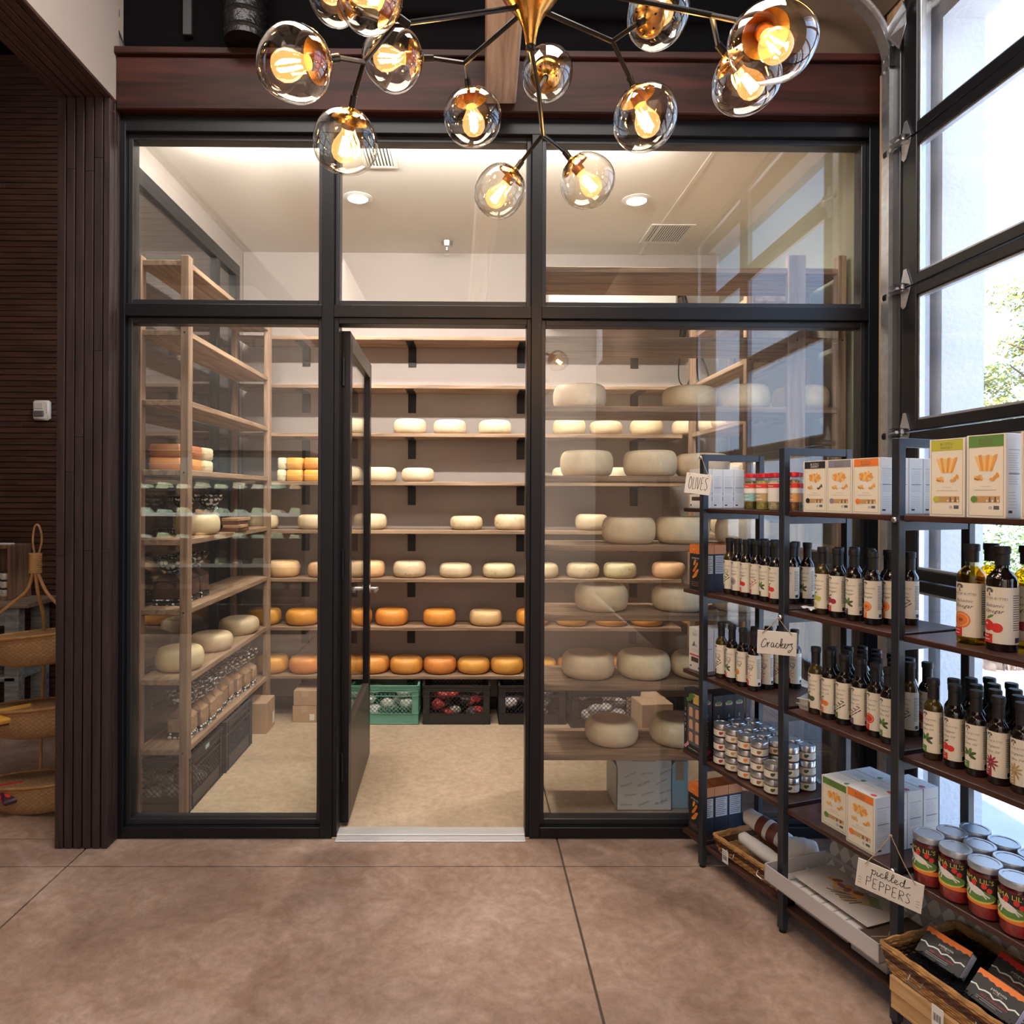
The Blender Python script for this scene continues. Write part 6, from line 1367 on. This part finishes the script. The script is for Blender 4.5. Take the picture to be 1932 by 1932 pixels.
for i, a in enumerate(((556, 121, 1.38, 142, 618, 112, 1.42, jA2), (652, 268, 1.66, 116, 662, 214, 1.62, jA2), (741, 110, 1.74, 112, 800, 110, 1.76, jB), (892, 222, 1.84, 104, 885, 172, 1.84, jB),
                       (1031, 140, 1.98, 102, 1028, 150, 1.86, jC0), (943, 362, 2.02, 96, 972, 322, 2.00, jC), (1108, 341, 2.0, 98, 1079, 304, 1.99, jC), (1217, 222, 1.70, 118, 1196, 168, 1.70, jD),
                       (1241, 27, 1.64, 112, 1200, 46, 1.58, jD), (1408, 150, 1.62, 121, 1374, 108, 1.60, jE), (1458, 80, 1.28, 152, 1425, 42, 1.36, jE), (697, -8, 1.42, 124, 748, 30, 1.46, jA1), (632, -8, 1.62, 96, 690, 30, 1.6, jA1))):
    head(*a, k=i + 3)
# ================================================================ LEFT SIDE ROOM GOODS
p = onY(83, 775, 2.0)
t = thing('alarm_strobe', 'white fire alarm strobe on the dark slatted wall', 'alarm', (p.x, 2.0, p.z))
MB().cbox((-.064, -.045, -.076), (.064, 0, .076), .014).build('housing', M_white, t, 40); MB().cbox((-.045, -.050, .012), (.020, -.045, .055), .004).build('sounder', mat('off_white', (.62, .62, .60), .5), t, 30)
MB().cbox((-.045, -.058, -.050), (.030, -.045, -.005), .008).build('strobe_lens', mat('strobe_lens', (.30, .29, .28), .08, metal=.6), t, 30)
a = Art(); [a.text(c_, .048, .035 - i * .018, h=.011, m=BAND['red']) for i, c_ in enumerate('FIRE')]; put('lettering', a.flat('lettering', Matrix.Translation((0, -.0455, 0))), t)
# whitewashed table
M_ww = wood('whitewashed_timber', (.16, .17, .18), (.36, .38, .40), 'X', 1.2, .8); M_tt = wood('aged_table_top', (.12, .085, .06), (.30, .23, .17), 'X', 1.2, .75); M_cr = wood('rough_crate_wood', (.10, .05, .03), (.30, .17, .10), 'Z', 1.0, .7)
tz = .86; q0 = onZ(96, 1128, tz)
q0.y = min(q0.y, 1.70)
tb = thing('table', 'whitewashed timber table with aged plank top by the slatted wall', 'table', (q0.x - .6, q0.y + .01, 0))
for i in range(4): MB().cbox((-.62, -.12 + i * .10, tz - .035), (.60, -.12 + i * .10 + .096, tz), .004).build('plank', M_tt, tb, 20)
for x in (-.56, .42):
    for y in (-.10, .19): MB().cbox((x, y, 0), (x + .10, y + .08, tz - .035), .006).build('leg', M_ww, tb, 20)
MB().cbox((-.46, -.09, tz - .165), (.42, -.06, tz - .035), .004).build('apron', M_ww, tb, 20); MB().cbox((-.52, -.10, .30), (.50, .25, .33), .004).build('lower_board', M_ww, tb, 20)
# crate with little jars
wc = thing('wooden_crate', 'rough wooden crate standing open on the table, small jars inside', 'crate', (q0.x - .44, q0.y + .14, tz))
for nm, a_, b_ in (('side_board', (.20, -.11, 0), (.225, .13, .40)), ('side_board', (-.225, -.11, 0), (-.20, .13, .40)), ('top_board', (-.20, -.11, .375), (.20, .13, .40)), ('bottom_board', (-.20, -.11, 0), (.20, .13, .025)), ('back_board', (-.20, .118, .025), (.20, .13, .375))): MB().cbox(a_, b_, .003).build(nm, M_cr, wc, 20)
M_crm = mat('cream_jar', (.72, .70, .66), .4); M_bl = mat('black_jar_lid', (.03, .03, .03), .4)
jb, jl = MB().lathe([(.001, 0), (.028, 0), (.030, .003), (.030, .042), (.027, .046)], 16).data('jar_body', M_crm, 40), MB().lathe([(.028, .046), (.0285, .060), (.001, .060)], 16).data('lid', M_bl, 40)
a = Art(); a.text('jam', 0, .024, w=.020, m=K, shear=.4); a.rect(-.016, .036, .0, .040, BAND['green']); jlab = a.round('label', .0303)
for r_ in range(3):
    for c_ in range(4):
        t = thing('jam_jar', f'small white-labelled jar in the wooden crate, {["bottom", "middle", "top"][r_]} row, {ORD[c_]} from the right', 'jar', wc.location + Vector((.155 - c_ * .063, -.06, .026 + r_ * .061)), 0, 'small jars in the wooden crate')
        put('jar_body', jb, t); put('lid', jl, t); put('label', jlab, t)
def wire_basket(x, y, z, R, h, label):
    t = thing('wire_basket', label, 'basket', (x, y, z), 0, 'wire baskets'); m = MB()
    for i in range(14): a = 2 * PI * i / 14; m.tube([(R * .55 * math.cos(a), R * .55 * math.sin(a), .004), (R * math.cos(a + .1), R * math.sin(a + .1), h * .55), (R * .75 * math.cos(a), R * .75 * math.sin(a), h)], .0018, 5)
    m.build('wires', M_stop, t, 60); m = MB()
    for rr, zz in ((.55, .004), (1.0, .55 * h), (.75, h)): m.tube([(R * rr * math.cos(a), R * rr * math.sin(a), zz) for a in [2 * PI * i / 28 for i in range(28)]], .0022, 5, 0, True)
    m.build('hoops', M_stop, t, 60); return t
wb_ = wire_basket(wc.location.x - .02, wc.location.y - .02, tz + .401, .085, .10, 'small wire basket holding brown ornaments on top of the wooden crate')
wire_basket(wc.location.x - .22, wc.location.y - .02, tz + .401, .075, .11, 'tall wire basket at the picture edge on top of the wooden crate')
for i in range(4): MB().lathe([(.03 * math.sin(PI * q / 10), .03 - .03 * math.cos(PI * q / 10)) for q in range(11)], 16).build('ornament', mat('brown_ornament', (.16, .06, .03), .15, coat=.5), None, 60, loc=(wc.location.x - .02 + .033 * math.cos(i * 1.57), wc.location.y - .02 + .033 * math.sin(i * 1.57), tz + .404), label='shiny brown ornament in the small wire basket', cat='ornament', group='ornaments in the wire basket')
MB().cbox((-.05, -.03, 0), (.05, .03, .012), .002).build('white_card', M_lab, None, 20, loc=(wc.location.x + .14, wc.location.y - .04, tz + .401), label='small white card lying at the right end of the crate top', cat='card')
wire_basket(tb.location.x + .30, tb.location.y + .05, .331, .14, .18, 'wire basket on the lower board of the whitewashed table')
# rattan three-tier stand
M_rat = mat('rattan_pole', (.46, .25, .10), .45, var=.2, scale=18)
def weave(name, c1, c2, sc=60):
    m, n, l = _nt(name); o = n.new('ShaderNodeOutputMaterial'); p = n.new('ShaderNodeBsdfPrincipled'); l.new(p.outputs[0], o.inputs[0]); p.inputs['Roughness'].default_value = .5
    tc = n.new('ShaderNodeTexCoord'); mp = n.new('ShaderNodeMapping'); mp.inputs['Scale'].default_value = (sc, sc, sc * 1.6); l.new(tc.outputs['Object'], mp.inputs[0])
    ck = n.new('ShaderNodeTexChecker'); ck.inputs['Scale'].default_value = 1; ck.inputs['Color1'].default_value = (*c1, 1); ck.inputs['Color2'].default_value = (*c2, 1); l.new(mp.outputs[0], ck.inputs[0])
    nz = n.new('ShaderNodeTexNoise'); nz.inputs['Scale'].default_value = 40; l.new(tc.outputs['Object'], nz.inputs['Vector'])
    mx = n.new('ShaderNodeMix'); mx.data_type = 'RGBA'; mx.inputs['B'].default_value = (c1[0] * .6, c1[1] * .5, c1[2] * .4, 1); l.new(nz.outputs[0], mx.inputs['Factor']); l.new(ck.outputs[0], mx.inputs['A']); l.new(mx.outputs['Result'], p.inputs['Base Color'])
    bp = n.new('ShaderNodeBump'); bp.inputs['Strength'].default_value = .8; bp.inputs['Distance'].default_value = .004; l.new(ck.outputs['Fac'], bp.inputs['Height']); l.new(bp.outputs[0], p.inputs['Normal']); MATS[name] = m; return m
M_weave = weave('woven_rattan', (.58, .38, .20), (.40, .24, .12))
sb = onZ(73, 1526, .0); sx, sy = sb.x, sb.y
def SP(px, py, dy=0.0): p = onY(px, py, sy + dy); return p - Vector((sx, sy, 0))
st = thing('rattan_stand', 'three-tier rattan basket stand with looped handle, half hidden by the slatted pillar', 'basket stand', (sx, sy, 0))
MB().tube(catmull([SP(66, 1050), SP(62, 1020), SP(66, 993), SP(74, 993), SP(79, 1018), SP(72, 1050)], 6), .0055, 8).build('handle_loop', M_rat, st)
m = MB(); zt_, zb_ = SP(67, 1045).z, SP(67, 1080).z
for i in range(11): m.tube([(SP(67, 1060).x + .030 * math.cos(a), .016 * math.sin(a), zt_ + (zb_ - zt_) * i / 10) for a in [2 * PI * k / 14 for k in range(14)]], .0052, 6, 0, True)
m.cyl((SP(67, 1060).x, 0, zb_), (SP(67, 1060).x, 0, zt_), .028); m.build('binding', M_rat, st)
for pts in ([SP(62, 1082), SP(50, 1115), SP(10, 1148), SP(-30, 1185), SP(-45, 1240), SP(-45, 1380), SP(-38, 1525)], [SP(72, 1082), SP(90, 1120), SP(130, 1160), SP(165, 1200), SP(175, 1260), SP(170, 1400), SP(160, 1525)],
            [SP(67, 1082), SP(72, 1120, .02), SP(82, 1165, .10), SP(83, 1220, .16), SP(79, 1330, .18), SP(76, 1460, .16), SP(73, 1520, .12)]): MB().tube(catmull(pts, 5), .0085, 8).build('frame_pole', M_rat, st)
m = MB(); m.tube([SP(-38, 1524), SP(60, 1528, -.05), SP(160, 1524)], .008, 8); m.build('foot_rail', M_rat, st)
for i, (py, wpx) in enumerate(((1196, 205), (1330, 215), (1470, 220))):
    c_ = SP(62, py, .02); A_, B_ = wpx / 2 / 358.0, .125; h = .165; R_ = Matrix.Translation(c_) @ Matrix.Rotation(sg(-14), 4, 'Z') @ Matrix.Rotation(sg(-7), 4, 'Y')
    def bowl(off):
        m = MB(); m.lathe([(1 - off, 0), (.985 - off, -.3), (.93 - off, -.6), (.80 - off, -.84), (.50, -.97), (.001, -1.0 + off)], 40, 0, R_ @ Matrix.Diagonal((A_, B_, h, 1))); return m
    b_ = bowl(0); b_.build('basket', M_weave, st, 80)
    m = MB(); m.tube([R_ @ Vector((A_ * math.cos(a) * 1.01, B_ * math.sin(a) * 1.01, 0)) for a in [2 * PI * k / 40 for k in range(40)]], .008, 7, 0, True)
    m.tube([R_ @ Vector((A_ * math.cos(a) * .985, B_ * math.sin(a) * .985, -.016)) for a in [2 * PI * k / 40 for k in range(40)]], .005, 6, 0, True); m.build('basket_rim', M_rat, st, 60)
for (px, py, i, c, lab) in ((25, 1345, 1, (.70, .40, .06), 'yellow snack packet lying in the middle rattan basket'), (10, 1352, 1, (.10, .05, .04), 'dark snack packet at the edge of the middle rattan basket'), (8, 1492, 2, (.60, .03, .03), 'red packet in the lowest rattan basket'), (40, 1492, 2, (.07, .03, .05), 'dark packet with red stripe in the lowest rattan basket')):
    p = SP(px, py + 2, -.05) + Vector((sx, sy, 0)); p.z += .0
    t = thing('snack_packet', lab, 'packet', p, sg(10 + px), 'packets in the rattan baskets', rot=(sg(20), sg(-6), sg(px)))
    MB().cbox((-.085, -.055, -.02), (.085, .055, .015), .01).build('packet', mat('pk_%d' % px, c, .3), t, 40)
    a = Art()
    for q in range(4): a.ell(-.055 + q * .036, 0, .016, .03, C('cracker_tan', .75, .42, .14) if i == 1 else BAND['red'], 1 + q % 2, 9)
    put('print', a.flat('print', Matrix.Translation((0, 0, .0155)) @ Matrix.Rotation(-PI / 2, 4, 'X')), t)
# ================================================================ UNDER THE CEILING, OUTDOORS
mb = MB(); c0 = onY(462, 60, -.1)
mb.cyl((c0.x, -.245, 3.737), (c0.x, -.245, 4.745), .095, n=24)
for i in range(12): mb.lathe([(.095, 0), (.101, .012), (.095, .024)], 24, 0, Matrix.Translation((c0.x, -.245, 3.76 + i * .075)))
o = mb.build('flexible_duct', mat('black_foil_duct', (.022, .021, .022), .28, metal=.7, bump=.9, bscale=30), None, 50, label='crinkled black foil duct rising to the ceiling above the dark beam', cat='duct'); o.location = (0, .155, 0)
c1 = onY(351, 60, -.02); MB().cbox((c1.x - .022, -.01, 3.83), (c1.x + .022, .018, 4.03), .003).build('steel_strap', M_stop, None, 20, label='short dark steel strap on the black wall above the beam', cat='bracket')
pts = [onY(a, b, -.02) for a, b in ((222, 0), (224, 28), (221, 48), (232, 80), (238, 104))]
MB().tube(catmull(pts, 4), .004, 6).build('hanging_cable', M_black, None, label='black cable hanging beside the plaster at the left end of the beam', cat='cable')
M_leaf = mat('autumn_leaves', (.42, .40, .10), .7, var=.5, scale=3); M_leaf2 = mat('hedge_leaves', (.16, .24, .06), .7, var=.6, scale=5); M_bark = mat('bark', (.16, .11, .08), .9, bump=.6)
def foliage(name, mb, cen, rad, n, s, seed):
    r = random.Random(seed)
    for _ in range(n):
        d = Vector((r.gauss(0, 1), r.gauss(0, 1), r.gauss(0, 1))).normalized() * (r.random() ** .4); c_ = Vector(cen) + Vector((d.x * rad[0], d.y * rad[1], d.z * rad[2]))
        u = Vector((r.uniform(-1, 1), r.uniform(-1, 1), r.uniform(-1, 1))).normalized(); v = u.orthogonal().normalized() * s * r.uniform(.5, 1); u = u * s * r.uniform(.7, 1.3)
        mb.add([c_ - u, c_ + v * .6, c_ + u, c_ - v * .6], [(0, 1, 2, 3)])
pt = atD(1990, 690, 9.0)
tr = thing('tree', 'leafy yellow-green tree outside beyond the glass door', 'tree', (pt.x, pt.y, -.1))
m = MB(); m.tube(catmull([(0, 0, 0), (.05, .02, 1.2), (-.03, 0, 2.3), (.05, .05, 3.4), (0, 0, 4.3)], 4), [.11] * 4 + [.09] * 4 + [.07] * 4 + [.05] * 4 + [.02], 10)
for i in range(9): a = i * 2.4; z = 1.9 + i * .25; m.tube([(0, 0, z), (.35 * math.cos(a), .35 * math.sin(a), z + .35), (.7 * math.cos(a), .7 * math.sin(a), z + .55)], [.03, .02, .008], 6)
m.build('trunk', M_bark, tr, 60)
m = MB()
for i in range(26): a = i * 2.4; foliage('l', m, (.95 * math.cos(a) * (.4 + .6 * (i % 3) / 2), .62 * math.sin(a), 2.5 + (i * .47) % 1.9), (.32, .32, .24), 210, .042, i)
m.build('leaves', M_leaf, tr, 0, kind='stuff')
for i in range(5):
    c_ = atD(1880 + i * 60, 1040, 9.5 + i * .9); m = MB(); foliage('h', m, (0, 0, .75), (.6, .5, .65), 1100, .035, 50 + i); h_ = thing('shrub', f'clipped outdoor shrub behind the mulch bed, {ORD[i]} from the portal', 'shrub', (c_.x, c_.y, -.1), 0, 'shrubs outside')
    m.build('leaves', M_leaf2, h_, 0, kind='stuff'); MB().tube([(0, 0, 0), (.02, 0, .5), (.1, .05, .9)], [.03, .025, .01], 8).build('stem', M_bark, h_)
m = MB(); r = random.Random(8)
e0 = onZ(1850, 1262, -.1); 
for i in range(5200):
    x = e0.x + r.uniform(-.6, 6.5); y = e0.y + r.uniform(-.1, 2.6); u = Vector((r.uniform(-1, 1), r.uniform(-1, 1), r.uniform(-.3, .3))) * .05; v = Vector((-u.y, u.x, .2)) * .35; c_ = Vector((x, y, -.085 + r.random() * .03)); m.add([c_ - u - v, c_ + u - v, c_ + u + v, c_ - u + v], [(0, 1, 2, 3)])
m.build('bark_mulch', mat('bark_mulch', (.30, .22, .18), .95, var=.5, scale=8), None, 0, label='bed of bark mulch outside under the shrubs', cat='mulch', kind='stuff')
# ================================================================ DISPLAY CASE BEHIND THE CAMERA, SEEN MIRRORED IN THE LEFT PANES
dc = thing('display_case', 'dark open display case of wrapped cheeses, mirrored in the left cellar pane', 'display case', (-3.2, -4.95, 0))
M_case = mat('case_black', (.012, .014, .016), .4)
for nm, a_, b_ in (('back_panel', (-1.25, -.35, 0), (1.25, -.30, 2.15)), ('plinth', (-1.25, -.30, 0), (1.25, .35, .35)), ('end_panel', (-1.29, -.35, 0), (-1.25, .35, 2.15)), ('end_panel', (1.25, -.35, 0), (1.29, .35, 2.15)), ('canopy', (-1.25, -.35, 2.10), (1.25, .30, 2.15))):
    MB().cbox(a_, b_, .004).build(nm, M_case, dc, 20)
M_pk = [mat('wrapped_cheese_%d' % i, c, .3, var=.3, scale=25, bump=.4) for i, c in enumerate(((.55, .58, .38), (.50, .46, .34), (.60, .60, .55), (.35, .42, .32), (.66, .40, .20)))]
random.seed(77)
wme = []
for i in range(4):
    m = MB(); h = .05 + .02 * (i % 2); m.add([(-.09, -.05, 0), (.09, -.06, 0), (.07, .06, 0), (-.07, .07, 0), (-.08, -.03, h), (.06, -.05, h * .8), (.05, .04, h), (-.05, .05, h * 1.1)], [(0, 3, 2, 1), (4, 5, 6, 7), (0, 1, 5, 4), (1, 2, 6, 5), (2, 3, 7, 6), (3, 0, 4, 7)]); wme.append(m)
for r, z in enumerate((.50, .80, 1.10, 1.40, 1.70)):
    MB().cbox((-1.25, -.30, z - .02), (1.25, .28 - r * .03, z), .002).build('case_shelf', M_case, dc, 20)
    MB().box((-1.25, .28 - r * .03, z - .03), (1.25, .284 - r * .03, z + .012)).build('price_rail', M_lab if r % 2 else M_case, dc, 0)
    for c in range(11):
        put('wrapped_cheese', wme[(r + c) % 4].data('wrapped_cheese', M_pk[random.randrange(5)], 0), None, (-3.2 - 1.13 + c * .226, -4.95 + .12, z + .001), (0, 0, random.uniform(-.3, .3)), label=f'plastic-wrapped cheese piece in the mirrored display case, {ORD[r]} shelf up, {ORD[c]} along', cat='cheese', group='wrapped cheeses in the display case')
add_light('case_light', 'AREA', (-3.2, -4.55, 2.08), 90, (.95, 1.0, .92), 2.3, .08, target=(-3.2, -4.95, .8))
